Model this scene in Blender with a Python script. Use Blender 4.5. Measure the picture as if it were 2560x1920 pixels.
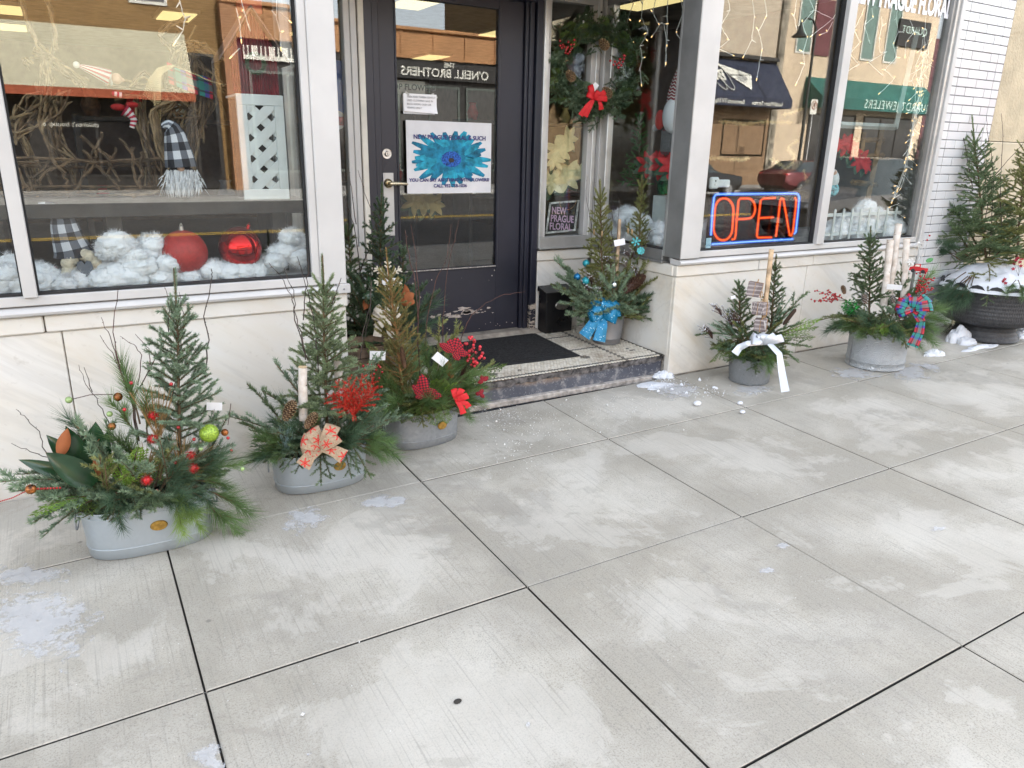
import bpy, math, random
import numpy as np
from mathutils import Vector, Matrix
random.seed(7)
RNG = np.random.default_rng(11)
PI = math.pi
for _o in list(bpy.data.objects): bpy.data.objects.remove(_o)
SC = bpy.context.scene
COL = SC.collection

# ------------------------------------------------------------------ camera, sky, sun, exposure
F_PX, IMG_W, IMG_H = 1862.16, 2560.0, 1920.0
YAW, PITCH, ROLL = math.radians(30.569), math.radians(17.712), math.radians(1.235)
CAM = Vector((0, 0, 1.6))
_f0 = Vector((math.sin(YAW), math.cos(YAW), 0)); _r0 = Vector((math.cos(YAW), -math.sin(YAW), 0)); _u0 = Vector((0, 0, 1))
C_FWD = _f0*math.cos(PITCH) - _u0*math.sin(PITCH)
_up = _u0*math.cos(PITCH) + _f0*math.sin(PITCH)
C_R = _r0*math.cos(ROLL) + _up*math.sin(ROLL)
C_U = -_r0*math.sin(ROLL) + _up*math.cos(ROLL)
cd = bpy.data.cameras.new('camera'); cam = bpy.data.objects.new('camera', cd); COL.objects.link(cam)
cam.matrix_world = Matrix(((C_R.x, C_U.x, -C_FWD.x, CAM.x), (C_R.y, C_U.y, -C_FWD.y, CAM.y), (C_R.z, C_U.z, -C_FWD.z, CAM.z), (0, 0, 0, 1)))
cd.sensor_width = 36.0; cd.lens = F_PX/IMG_W*36.0; cd.clip_start = 0.05; cd.clip_end = 3000
SC.camera = cam
SUN_EL, SUN_AZ = math.radians(32), math.radians(14)      # the sun stands behind the shop: the pavement lies in open shade
world = bpy.data.worlds.new('World'); SC.world = world; world.use_nodes = True
_nt = world.node_tree; _nt.nodes.clear()
_sky = _nt.nodes.new('ShaderNodeTexSky'); _sky.sky_type = 'NISHITA'; _sky.sun_disc = False
_sky.sun_elevation = SUN_EL; _sky.sun_rotation = SUN_AZ; _sky.air_density = 1.0; _sky.dust_density = 2.0; _sky.ozone_density = 1.0
_hs = _nt.nodes.new('ShaderNodeHueSaturation'); _hs.inputs['Saturation'].default_value = 0.32
_bg = _nt.nodes.new('ShaderNodeBackground'); _bg.inputs['Strength'].default_value = 0.15
_wo = _nt.nodes.new('ShaderNodeOutputWorld')
_nt.links.new(_sky.outputs[0], _hs.inputs['Color']); _nt.links.new(_hs.outputs[0], _bg.inputs[0]); _nt.links.new(_bg.outputs[0], _wo.inputs[0])
sl = bpy.data.lights.new('sun', 'SUN'); sl.energy = 2.6; sl.angle = math.radians(0.6); sl.color = (1.0, 0.95, 0.87)
sun = bpy.data.objects.new('sun', sl); COL.objects.link(sun)
_sd = Vector((math.sin(SUN_AZ)*math.cos(SUN_EL), math.cos(SUN_AZ)*math.cos(SUN_EL), math.sin(SUN_EL)))
sun.rotation_euler = _sd.to_track_quat('Z', 'Y').to_euler()
EXPO = 2.85
SC.view_settings.view_transform = 'Standard'; SC.view_settings.look = 'None'
SC.view_settings.exposure = EXPO; SC.view_settings.gamma = 1.0; SC.view_settings.use_curve_mapping = False
SC.render.engine = 'CYCLES'
cy = SC.cycles
cy.use_denoising = True; cy.max_bounces = 8; cy.diffuse_bounces = 3; cy.glossy_bounces = 4; cy.transmission_bounces = 6; cy.transparent_max_bounces = 16
cy.caustics_reflective = False; cy.caustics_refractive = False; cy.sample_clamp_indirect = 4.0
LUM = 2.0**(-EXPO)       # so that lamps keep the look they have in the picture at this exposure

# ------------------------------------------------------------------ measuring: a photo pixel on a plane of the place
def _ray(u, v): return C_R*((u-IMG_W/2)/F_PX) + C_U*(-(v-IMG_H/2)/F_PX) + C_FWD
def PY(u, v, Y): d = _ray(u, v); return CAM + d*((Y-CAM.y)/d.y)
def PX(u, v, X): d = _ray(u, v); return CAM + d*((X-CAM.x)/d.x)
def PZ(u, v, Z): d = _ray(u, v); return CAM + d*((Z-CAM.z)/d.z)
GS, GT = 0.01321, 0.02318                      # the pavement falls towards the street
def G(x, y): return GS*x + GT*y
FRONT = 3.634

# ------------------------------------------------------------------ mesh collector
class B:
    def __init__(s): s.V=[]; s.L=[]; s.S=[]; s.M=[]; s.P=[]; s.n=0
    def add(s, V, faces, m=0, pc=None):
        V = np.array(V, float).reshape(-1, 3)
        if isinstance(faces, np.ndarray):
            L = faces.reshape(-1); S = np.full(len(faces), faces.shape[1])
        else:
            L = np.array([i for f in faces for i in f], int); S = np.array([len(f) for f in faces], int)
        s.V.append(V); s.L.append(L+s.n); s.S.append(S); s.n += len(V)
        s.M.append(np.full(len(S), m, int) if np.isscalar(m) else np.asarray(m, int))
        s.P.append(np.zeros((len(V), 3)) if pc is None else np.asarray(pc, float).reshape(-1, 3))
        return s
    def box(s, a, b, m=0, ch=0.0, sides=None):
        (x0,y0,z0), (x1,y1,z1) = a, b
        x0,x1 = min(x0,x1),max(x0,x1); y0,y1 = min(y0,y1),max(y0,y1); z0,z1 = min(z0,z1),max(z0,z1)
        if ch <= 0:
            V = [(x,y,z) for z in (z0,z1) for y in (y0,y1) for x in (x0,x1)]
            return s.add(V, np.array([(0,2,3,1),(4,5,7,6),(0,1,5,4),(2,6,7,3),(0,4,6,2),(1,3,7,5)]), m)
        c = ch; V=[]; idx={}
        for i,(x,sx) in enumerate(((x0,1),(x1,-1))):
            for j,(y,sy) in enumerate(((y0,1),(y1,-1))):
                for k,(z,sz) in enumerate(((z0,1),(z1,-1))):
                    for ax in range(3):
                        p=[x+sx*c, y+sy*c, z+sz*c]; p[ax]=(x,y,z)[ax]
                        idx[(i,j,k,ax)]=len(V); V.append(p)
        Fc=[]
        for k in (0,1): q=[idx[(i,j,k,2)] for i,j in ((0,0),(1,0),(1,1),(0,1))]; Fc.append(q if k else q[::-1])
        for j in (0,1): q=[idx[(i,j,k,1)] for i,k in ((0,0),(1,0),(1,1),(0,1))]; Fc.append(q[::-1] if j else q)
        for i in (0,1): q=[idx[(i,j,k,0)] for j,k in ((0,0),(1,0),(1,1),(0,1))]; Fc.append(q if i else q[::-1])
        for i in (0,1):
            for j in (0,1): q=[idx[(i,j,0,0)],idx[(i,j,1,0)],idx[(i,j,1,1)],idx[(i,j,0,1)]]; Fc.append(q if (i==j) else q[::-1])
        for i in (0,1):
            for k in (0,1): q=[idx[(i,0,k,0)],idx[(i,0,k,2)],idx[(i,1,k,2)],idx[(i,1,k,0)]]; Fc.append(q if (i==k) else q[::-1])
        for j in (0,1):
            for k in (0,1): q=[idx[(0,j,k,1)],idx[(1,j,k,1)],idx[(1,j,k,2)],idx[(0,j,k,2)]]; Fc.append(q if (j==k) else q[::-1])
        for i in (0,1):
            for j in (0,1):
                for k in (0,1): q=[idx[(i,j,k,a)] for a in range(3)]; Fc.append(q[::-1] if (i+j+k)%2==0 else q)
        if sides is not None: mm=np.full(len(Fc),m,int); mm[2:6]=sides; mm[0]=sides; m=mm
        return s.add(V, Fc, m)
    def tube(s, path, r, seg=6, m=0, caps=True, pcs=1.0):
        P = np.asarray(path, float); n = len(P)
        R = np.full(n, r, float) if np.isscalar(r) else np.asarray(r, float)
        T = np.gradient(P, axis=0); T /= np.linalg.norm(T, axis=1)[:, None]+1e-12
        a = np.array([0,0,1.]) if abs(T[0][2]) < 0.9 else np.array([1.,0,0])
        u = np.cross(T[0], a); u /= np.linalg.norm(u); U=[u]
        for i in range(1, n):
            u = U[-1]-T[i]*np.dot(U[-1], T[i]); u /= np.linalg.norm(u)+1e-12; U.append(u)
        U = np.array(U); W = np.cross(T, U)
        an = np.arange(seg)*2*PI/seg
        V = P[:,None,:] + R[:,None,None]*(np.cos(an)[None,:,None]*U[:,None,:] + np.sin(an)[None,:,None]*W[:,None,:])
        ln = np.concatenate([[0], np.cumsum(np.linalg.norm(np.diff(P,axis=0),axis=1))])
        pc = np.zeros((n,seg,3)); pc[:,:,0]=np.arange(seg)[None,:]/seg; pc[:,:,1]=ln[:,None]*pcs
        i,j = np.meshgrid(np.arange(n-1), np.arange(seg), indexing='ij'); j2=(j+1)%seg
        Fq = np.stack([i*seg+j, i*seg+j2, (i+1)*seg+j2, (i+1)*seg+j], -1).reshape(-1,4)
        s.add(V.reshape(-1,3), Fq, m, pc.reshape(-1,3))
        if caps:
            s.add(V[0], [tuple(range(seg))[::-1]], m); s.add(V[-1], [tuple(range(seg))], m)
        return s
    def grid(s, V, m=0, pc=None, close=False):
        V = np.asarray(V, float); n,k = V.shape[:2]
        kk = k if close else k-1
        i,j = np.meshgrid(np.arange(n-1), np.arange(kk), indexing='ij'); j2=(j+1)%k
        Fq = np.stack([i*k+j, i*k+j2, (i+1)*k+j2, (i+1)*k+j], -1).reshape(-1,4)
        return s.add(V.reshape(-1,3), Fq, m, pc)
    def lathe(s, prof, c=(0,0,0), seg=24, m=0, sx=1.0, sy=1.0, flute=None, pcs=(1,1)):
        prof = np.asarray(prof, float); an = np.arange(seg)*2*PI/seg
        V = np.zeros((len(prof), seg, 3)); pc=np.zeros_like(V)
        for i,(r,z) in enumerate(prof):
            rr = r*(flute(an, z) if flute else 1.0)
            V[i,:,0]=c[0]+rr*np.cos(an)*sx; V[i,:,1]=c[1]+rr*np.sin(an)*sy; V[i,:,2]=c[2]+z
            pc[i,:,0]=an*pcs[0]; pc[i,:,1]=z*pcs[1]
        return s.grid(V, m, pc.reshape(-1,3), close=True)
    def sphere(s, c, r, m=0, seg=14, rings=9, sc=(1,1,1)):
        th = np.linspace(0.02, PI-0.02, rings)
        V = np.zeros((rings, seg, 3)); an=np.arange(seg)*2*PI/seg
        for i,t in enumerate(th):
            V[i,:,0]=c[0]+r*sc[0]*np.sin(t)*np.cos(an); V[i,:,1]=c[1]+r*sc[1]*np.sin(t)*np.sin(an); V[i,:,2]=c[2]-r*sc[2]*np.cos(t)
        s.grid(V, m, close=True)
        return s
    def prism(s, poly, y0, y1, m=0, plane='xz'):
        # polygon extruded; plane xz: poly gives (x, z), extruded along y
        n=len(poly)
        def mk(p,h): return (p[0],h,p[1]) if plane=='xz' else ((p[0],p[1],h) if plane=='xy' else (h,p[0],p[1]))
        V=[mk(p,y0) for p in poly]+[mk(p,y1) for p in poly]
        Fc=[tuple(range(n)), tuple(range(2*n-1,n-1,-1))]+[(i,i+n,(i+1)%n+n,(i+1)%n) for i in range(n)]
        return s.add(V, Fc, m)
    def shear(s):           # follow the pavement's fall
        for V in s.V: V[:,2] += GS*V[:,0]+GT*V[:,1]
        return s
    def xf(s, M):
        M=np.array(M); s.V=[V@M[:3,:3].T+M[:3,3] for V in s.V]; return s
    def mesh(s, name, mats, smooth=False):
        me = bpy.data.meshes.new(name)
        V=np.concatenate(s.V); L=np.concatenate(s.L); S=np.concatenate(s.S); M=np.concatenate(s.M); P=np.concatenate(s.P)
        me.vertices.add(len(V)); me.vertices.foreach_set('co', V.ravel())
        me.loops.add(len(L)); me.loops.foreach_set('vertex_index', L.astype(np.int32))
        me.polygons.add(len(S)); st=np.concatenate([[0],np.cumsum(S)[:-1]])
        me.polygons.foreach_set('loop_start', st.astype(np.int32)); me.polygons.foreach_set('loop_total', S.astype(np.int32))
        if not isinstance(mats,(list,tuple)): mats=[mats]
        for mm in mats: me.materials.append(mm)
        me.polygons.foreach_set('material_index', M.astype(np.int32))
        me.polygons.foreach_set('use_smooth', np.full(len(S), bool(smooth)))
        if np.any(P):
            at=me.attributes.new('pc','FLOAT_VECTOR','POINT'); at.data.foreach_set('vector', P.ravel())
        me.update(calc_edges=True); me.validate()
        return me
    def build(s, name, mats, parent=None, smooth=False, sharp=None):
        # coordinates given in the world; parents are only moved, never turned
        if parent is not None:
            o0 = np.array(origin(parent))
            for V in s.V: V -= o0
        me = s.mesh(name, mats, smooth)
        if smooth and sharp:
            try: me.set_sharp_from_angle(angle=math.radians(sharp))
            except Exception: pass
        o = bpy.data.objects.new(name, me); COL.objects.link(o)
        if parent is not None: o.parent = parent
        return o

def origin(o):
    p = Vector((0,0,0))
    while o is not None: p += o.location; o = o.parent
    return p
def tag(o, label=None, cat=None, group=None, kind=None):
    if label: o['label']=label
    if cat: o['category']=cat
    if group: o['group']=group
    if kind: o['kind']=kind
    return o
def thing(name, label, cat, loc=(0,0,0), group=None):
    o = bpy.data.objects.new(name, None); COL.objects.link(o); o.location=loc; o.empty_display_size=0.05
    return tag(o, label, cat, group)
def link_mesh(name, me, parent, M):
    o = bpy.data.objects.new(name, me); COL.objects.link(o); o.parent=parent
    if parent is not None: M = Matrix.Translation(-origin(parent)) @ M
    o.matrix_local = M
    return o
def text_mesh(txt, size=1.0, depth=0.002, bold=0.0, space=1.0, align='CENTER', shear=0.0, sx=1.0):
    cu = bpy.data.curves.new('lettering','FONT'); cu.body=txt; cu.size=size; cu.extrude=depth/2; cu.offset=bold; cu.space_character=space
    cu.align_x=align; cu.shear=shear; cu.resolution_u=3
    o = bpy.data.objects.new('lettering', cu); COL.objects.link(o)
    dg = bpy.context.evaluated_depsgraph_get(); dg.update()
    me = bpy.data.meshes.new_from_object(o.evaluated_get(dg)); bpy.data.objects.remove(o); bpy.data.curves.remove(cu)
    if sx!=1.0:
        for v in me.vertices: v.co.x*=sx
    return me
def text(name, txt, origin_pt, xdir, zdir, size, m, parent, **k):
    me = text_mesh(txt, size, **k); me.materials.clear(); me.materials.append(m)
    X=Vector(xdir).normalized(); Z=Vector(zdir).normalized(); N=X.cross(Z)
    M=Matrix(((X.x,Z.x,N.x,origin_pt[0]),(X.y,Z.y,N.y,origin_pt[1]),(X.z,Z.z,N.z,origin_pt[2]),(0,0,0,1)))
    return link_mesh(name, me, parent, M)

# ------------------------------------------------------------------ materials
class NT:
    def __init__(s, name):
        s.m = bpy.data.materials.new(name); s.m.use_nodes=True; s.t=s.m.node_tree; s.t.nodes.clear()
        s.out=s.t.nodes.new('ShaderNodeOutputMaterial')
    def n(s, typ, **kw):
        nd=s.t.nodes.new('ShaderNode'+typ)
        for k,v in kw.items(): setattr(nd,k,v)
        return nd
    def ln(s, a, b): s.t.links.new(a,b)
    def set(s, sock, v):
        if isinstance(v, bpy.types.NodeSocket): s.ln(v, sock)
        elif isinstance(v,(tuple,list)) and len(v)==3 and sock.type=='RGBA': sock.default_value=(*v,1)
        else: sock.default_value=v
    def math(s, op, a, b=0.0, c=None, clamp=False):
        nd=s.n('Math',operation=op,use_clamp=clamp); s.set(nd.inputs[0],a); s.set(nd.inputs[1],b)
        if c is not None: s.set(nd.inputs[2],c)
        return nd.outputs[0]
    def mix(s, f, a, b, mode='MIX'):
        nd=s.n('MixRGB',blend_type=mode); s.set(nd.inputs[0],f); s.set(nd.inputs[1],a); s.set(nd.inputs[2],b); return nd.outputs[0]
    def coord(s, kind='Object', scale=(1,1,1), rot=(0,0,0), attr=None, loc=(0,0,0)):
        if attr: nd=s.n('Attribute'); nd.attribute_name=attr; o=nd.outputs['Vector']
        elif kind=='World': o=s.n('NewGeometry').outputs['Position']
        else: o=s.n('TexCoord').outputs[kind]
        mp=s.n('Mapping'); s.ln(o,mp.inputs['Vector']); mp.inputs['Scale'].default_value=scale; mp.inputs['Rotation'].default_value=rot; mp.inputs['Location'].default_value=loc
        return mp.outputs[0]
    def rs(s, rot, scale):      # turn first, then stretch
        m1=s.coord('World',(1,1,1),rot); m2=s.n('Mapping'); s.ln(m1,m2.inputs[0]); m2.inputs['Scale'].default_value=scale; return m2.outputs[0]
    def noise(s, co, scale=5, detail=4, rough=0.55, out='Fac', dist=0.0):
        nd=s.n('TexNoise'); s.ln(co,nd.inputs['Vector']); nd.inputs['Scale'].default_value=scale; nd.inputs['Detail'].default_value=detail
        nd.inputs['Roughness'].default_value=rough; nd.inputs['Distortion'].default_value=dist; return nd.outputs[out]
    def ramp(s, f, stops):
        nd=s.n('ValToRGB'); s.set(nd.inputs[0],f); cr=nd.color_ramp
        while len(cr.elements)<len(stops): cr.elements.new(0.5)
        for e,(p,c) in zip(cr.elements,stops): e.position=p; e.color=(*c,1) if len(c)==3 else c
        return nd.outputs[0]
    def bump(s, h, strength=0.3, dist=0.002):
        nd=s.n('Bump'); s.set(nd.inputs['Height'],h); nd.inputs['Strength'].default_value=strength; nd.inputs['Distance'].default_value=dist; return nd.outputs[0]
    def bsdf(s, color, rough=0.6, metal=0.0, spec=0.5, normal=None, **k):
        nd=s.n('BsdfPrincipled'); s.set(nd.inputs['Base Color'],color); s.set(nd.inputs['Roughness'],rough); s.set(nd.inputs['Metallic'],metal)
        nd.inputs['Specular IOR Level'].default_value=spec
        if normal is not None: s.ln(normal, nd.inputs['Normal'])
        for kk,v in k.items(): s.set(nd.inputs[kk.replace('_',' ')],v)
        return nd
    def fin(s, nd):
        s.ln(nd.outputs[0] if hasattr(nd,'outputs') else nd, s.out.inputs['Surface']); return s.m
def rgb(r,g,b):   # from picture values 0..255
    f=lambda c:(c/12.92 if c<=0.04045 else ((c+0.055)/1.055)**2.4)
    return tuple(f(c/255) for c in (r,g,b))
def plain(name, color, rough=0.6, metal=0.0, spec=0.5, var=0.12, scale=9.0, bump=0.0, bscale=60, bdist=0.001, **k):
    t=NT(name); co=t.coord('Object'); f=t.noise(co,scale,5)
    c2=tuple(max(0,c*(1-2.2*var)) for c in color); c1=tuple(min(1,c*(1+1.2*var)) for c in color)
    c=t.ramp(f,[(0.3,c2),(0.7,c1)])
    nr=t.bump(t.noise(co,bscale,3),bump,bdist) if bump>0 else None
    rr=t.math('ADD',t.math('MULTIPLY',t.noise(co,scale*2.3,3),0.22),rough-0.11)
    return t.fin(t.bsdf(c,rr,metal,spec,nr,**k))
def emit(name, color, strength):
    t=NT(name); e=t.n('Emission'); t.set(e.inputs[0],color); e.inputs[1].default_value=strength; return t.fin(e)
def glass_mat(name, tint=(0.94,0.97,0.96), gain=1.6, base=0.0):
    t=NT(name); tr=t.n('BsdfTransparent'); t.set(tr.inputs[0],tint); gl=t.n('BsdfGlossy'); gl.inputs['Roughness'].default_value=0.0
    co=t.coord('World',(1,1,1)); nz=t.noise(co,0.9,1); t.ln(t.bump(nz,0.008,0.02),gl.inputs['Normal'])
    lw=t.n('LayerWeight'); lw.inputs[0].default_value=0.5
    f=t.math('ADD',t.math('MULTIPLY',t.math('ADD',t.math('MULTIPLY',t.math('POWER',lw.outputs['Facing'],5.0),0.96),0.04),gain),base,clamp=True)
    mx=t.n('MixShader'); t.ln(f,mx.inputs[0]); t.ln(tr.outputs[0],mx.inputs[1]); t.ln(gl.outputs[0],mx.inputs[2]); return t.fin(mx)
# ================================================================== materials of the place
def concrete():
    t=NT('broomed_concrete'); w=t.coord('World'); g=t.coord('Generated')
    big=t.noise(w,1.7,5,0.62); mid=t.noise(w,6.0,5,0.6); fine=t.noise(w,190,4,0.75)
    sx=t.n('SeparateXYZ'); t.ln(g,sx.inputs[0])
    ed=lambda o: t.math('MULTIPLY',t.math('MULTIPLY',o,t.math('SUBTRACT',1.0,o)),4.0)
    edge=t.math('MINIMUM',ed(sx.outputs[0]),ed(sx.outputs[1]))
    dry=t.math('ADD',t.math('ADD',t.math('MULTIPLY',edge,0.32),0.14),t.math('MULTIPLY',t.math('SUBTRACT',big,0.5),2.2))
    dry=t.math('ADD',dry,t.math('MULTIPLY',t.math('SUBTRACT',mid,0.5),0.7))
    base=t.ramp(dry,[(0.10,(0.37,0.36,0.335)),(0.36,(0.43,0.42,0.395)),(0.58,(0.485,0.478,0.455)),(0.9,(0.53,0.525,0.505))])
    warm=t.noise(w,2.9,3); base=t.mix(t.math('MULTIPLY',warm,0.55),base,(0.95,0.90,0.78),'MULTIPLY')
    spots=t.noise(w,24,4,0.7); base=t.mix(t.ramp(spots,[(0.60,(0,0,0)),(0.75,(0.4,0.4,0.4))]),base,(0.23,0.215,0.19))
    base=t.mix(t.ramp(fine,[(0.30,(0.75,0.75,0.75)),(0.5,(0,0,0))]),base,(0.155,0.15,0.142))
    base=t.mix(t.ramp(fine,[(0.62,(0,0,0)),(0.78,(0.55,0.55,0.55))]),base,(0.62,0.61,0.59))
    salt=t.math('ADD',t.noise(w,2.0,9,0.68,dist=0.5),t.math('MULTIPLY',t.math('SUBTRACT',edge,0.6),0.16)); base=t.mix(t.ramp(salt,[(0.505,(0,0,0)),(0.545,(0.36,0.36,0.36)),(0.75,(0.52,0.52,0.52))]),base,(0.57,0.56,0.535))
    fp=t.noise(t.rs((0,0,0.5),(9,20,9)),1.0,4,0.6); base=t.mix(t.math('MULTIPLY',t.ramp(fp,[(0.60,(0,0,0)),(0.67,(0.45,0.45,0.45))]),t.ramp(t.noise(w,0.9,2),[(0.45,(0,0,0)),(0.55,(1,1,1))])),base,(0.30,0.285,0.255))
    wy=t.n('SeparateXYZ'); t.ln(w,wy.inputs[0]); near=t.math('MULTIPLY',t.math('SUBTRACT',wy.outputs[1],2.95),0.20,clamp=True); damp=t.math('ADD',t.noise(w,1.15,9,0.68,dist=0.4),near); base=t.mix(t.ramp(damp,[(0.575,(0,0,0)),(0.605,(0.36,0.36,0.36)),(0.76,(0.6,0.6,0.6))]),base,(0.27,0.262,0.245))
    gum=t.n('TexVoronoi'); t.ln(w,gum.inputs['Vector']); gum.inputs['Scale'].default_value=3.2; base=t.mix(t.ramp(gum.outputs['Distance'],[(0.018,(0.7,0.7,0.7)),(0.035,(0,0,0))]),base,(0.17,0.165,0.155))
    br=t.noise(t.coord('World',(130,2.5,1)),1.0,2,0.5)
    base=t.mix(t.ramp(br,[(0.30,(0.34,0.34,0.34)),(0.44,(0,0,0))]),base,(0.22,0.215,0.20))
    base=t.mix(1.0,base,(0.99,0.965,0.915),'MULTIPLY')
    h=t.math('ADD',t.math('MULTIPLY',br,0.9),t.math('MULTIPLY',fine,0.6))
    rough=t.math('ADD',t.math('MULTIPLY',dry,0.35),0.48,clamp=True)
    return t.fin(t.bsdf(base,rough,0,0.4,t.bump(h,0.55,0.002)))
def marble(name,tone=1.0,ang=0.7):
    t=NT(name); w=t.coord('World',(1,1,1),(0,ang,0.2))
    d=t.noise(w,2.2,6,0.6); 
    d=t.noise(t.rs((0,ang,0),(3.0,2.0,0.9)),1.3,6,0.62,dist=0.4); c=t.ramp(d,[(0.28,(0.585,0.525,0.43)),(0.44,(0.635,0.605,0.545)),(0.62,(0.65,0.638,0.605))])
    rs=t.noise(t.rs((0,ang,0),(4.5,3.2,0.5)),1.0,6,0.62,dist=0.5); c=t.mix(t.ramp(rs,[(0.50,(0,0,0)),(0.55,(0.22,0.22,0.22)),(0.60,(0,0,0))]),c,(0.38,0.36,0.33)); c=t.mix(t.ramp(rs,[(0.60,(0,0,0)),(0.74,(0.35,0.35,0.35))]),c,(0.54,0.47,0.37))
    st=t.noise(t.rs((0,ang,0),(14,9,1.1)),1.2,5,0.65); c=t.mix(t.ramp(st,[(0.54,(0,0,0)),(0.80,(0.35,0.35,0.35))]),c,(0.50,0.46,0.40))
    gr=t.noise(w,30,4); c=t.mix(t.ramp(gr,[(0.62,(0,0,0)),(0.8,(0.35,0.35,0.35))]),c,(0.33,0.29,0.24))
    sz=t.n('SeparateXYZ'); t.ln(t.n('NewGeometry').outputs['Position'],sz.inputs[0])
    low=t.math('SUBTRACT',0.36,t.math('ADD',sz.outputs[2],t.math('MULTIPLY',t.noise(w,7,4),0.28)))     # splash dirt along the foot of the wall
    c=t.mix(t.ramp(t.math('MULTIPLY',low,4.0),[(0.0,(0,0,0)),(0.6,(0.5,0.5,0.5))]),c,(0.30,0.25,0.19))
    c=t.mix(1.0,c,(tone,tone,tone),'MULTIPLY')
    return t.fin(t.bsdf(c,0.34,0,0.5,t.bump(t.noise(w,45,4),0.15,0.001)))
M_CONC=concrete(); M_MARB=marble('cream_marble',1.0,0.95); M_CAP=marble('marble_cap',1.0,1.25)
M_BED=plain('joint_dirt',(0.035,0.032,0.028),0.9)
M_WHITE=plain('white_painted_aluminium',(0.50,0.49,0.475),0.38,0,0.5,0.065,2.2,bump=0.05)
M_ALU=plain('mill_aluminium',(0.55,0.545,0.53),0.42,0.75,0.5,0.10,5)
M_DALU=plain('dark_grey_aluminium',(0.27,0.268,0.26),0.5,0.55,0.5,0.10,4)  # darker grey than the mill aluminium
M_CREAM=plain('cream_painted_wood',(0.66,0.63,0.56),0.55,0,0.4,0.08,6,bump=0.1)
M_NAVY=None
def navy():
    t=NT('navy_black_paint'); w=t.coord('World'); n=t.noise(w,2.2,4)
    c=t.ramp(n,[(0.3,(0.0085,0.0095,0.018)),(0.7,(0.016,0.017,0.030))])
    sp=t.noise(w,55,5,0.75); c=t.mix(t.ramp(sp,[(0.72,(0,0,0)),(0.76,(1,1,1))]),c,(0.30,0.27,0.24))
    return t.fin(t.bsdf(c,0.42,0,0.5,t.bump(t.noise(w,70,3),0.12,0.001)))
M_NAVY=navy()
def peeling(axis_mask):
    t=NT('peeling_navy_paint'); w=t.coord('World'); sp=t.noise(t.coord('World',(1.0,1,3.0)),22,6,0.72)
    c=t.mix(t.ramp(sp,[(0.50,(0,0,0)),(0.53,(1,1,1))]),(0.016,0.017,0.027),(0.42,0.36,0.30)); 
    return t.fin(t.bsdf(c,0.6,0,0.4,t.bump(sp,0.4,0.002)))
M_PEEL=peeling(0)
def glazed():
    t=NT('white_glazed_brick'); oi=t.n('ObjectInfo'); w=t.coord('World')
    c=t.ramp(oi.outputs['Random'],[(0.0,(0.56,0.565,0.575)),(1.0,(0.66,0.66,0.665))])
    st=t.noise(w,14,5,0.7); c=t.mix(t.ramp(st,[(0.66,(0,0,0)),(0.8,(0.5,0.5,0.5))]),c,(0.42,0.40,0.37))
    return t.fin(t.bsdf(c,0.16,0,0.5,t.bump(t.noise(w,9,2),0.12,0.004)))
M_GLZ=glazed()
M_MORT=plain('grey_mortar',(0.185,0.185,0.18),0.9,var=0.2,scale=30)
M_CAULK=plain('old_caulk',(0.33,0.30,0.26),0.9,var=0.3,scale=25)
M_STUC=plain('tan_stucco',(0.52,0.44,0.31),0.9,0,0.2,0.10,4,bump=0.9,bscale=38,bdist=0.012)
M_STUC2=plain('smooth_tan_render',(0.52,0.45,0.33),0.85,0,0.2,0.08,5,bump=0.2,bscale=90)
M_GLASS=glass_mat('window_glass',(0.95,0.97,0.965),1.85,0.0)
M_DGLASS=glass_mat('door_glass',(0.92,0.94,0.935),1.6,0.0)
M_BLK=plain('black_rubber',(0.018,0.018,0.019),0.7,0,0.4,0.2,20)
M_IWALL=plain('shop_wall',(0.16,0.12,0.085),0.8); M_ICEIL=plain('shop_ceiling',(0.30,0.27,0.22),0.8); M_IFLOOR=plain('shop_floor',(0.09,0.07,0.055),0.45)
M_DWOOD=plain('dark_stained_wood',(0.038,0.034,0.031),0.5,0,0.4,0.25,7,bump=0.2)
M_ROCK=plain('upper_wall_brick',(0.42,0.40,0.37),0.85)
M_LAMP=emit('ceiling_lamp_panel',(1.0,0.80,0.36),1.15*LUM)
def asphalt():
    t=NT('asphalt'); w=t.coord('World'); c=t.ramp(t.noise(w,0.7,5),[(0.3,(0.045,0.045,0.045)),(0.7,(0.075,0.074,0.071))])
    c=t.mix(t.ramp(t.noise(w,90,2),[(0.5,(0,0,0)),(0.8,(0.6,0.6,0.6))]),c,(0.16,0.155,0.15)); return t.fin(t.bsdf(c,0.75))
M_ASPH=asphalt(); M_YEL=plain('yellow_road_paint',(0.55,0.36,0.05),0.7); M_WPAINT=plain('white_road_paint',(0.6,0.6,0.58),0.7)

# ================================================================== ground
CX=[-3.2,-2.08,-0.95,0.158,1.270,2.369,3.412,4.500,5.575,6.65,7.73,8.81,9.9]
RY=[-1.90,-0.90,0.067,1.037,2.009,2.970,3.634]
sw=B(); sw.box((-12,-1.9,-0.3),(20,3.634,-0.014)); sw.box((-12,-1.9,-0.014),(CX[0],3.634,-0.001)); sw.box((CX[-1],-1.9,-0.014),(20,3.634,-0.001)); sw.shear()
sidewalk=tag(sw.build('sidewalk',[M_BED]),'pale concrete sidewalk slabs in front of the flower shop','sidewalk',kind='structure')
for i in range(len(CX)-1):
    for j in range(len(RY)-1):
        gx=0.0026 if CX[i] not in (0.158,) else 0.0036; gy0=0.0028; gy1=0.0028
        b=B(); z=random.uniform(-0.0015,0.0015)-(0.0012 if j==2 else 0)
        b.box((CX[i]+gx,RY[j]+gy0,-0.10),(CX[i+1]-gx,RY[j+1]-(gy1 if j<5 else 0.010),z),0,0.003,sides=1)  # wider dark gap at the wall stands in for a contact shadow
        b.shear(); b.build('paving_slab',[M_CONC,M_BED],sidewalk)
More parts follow.
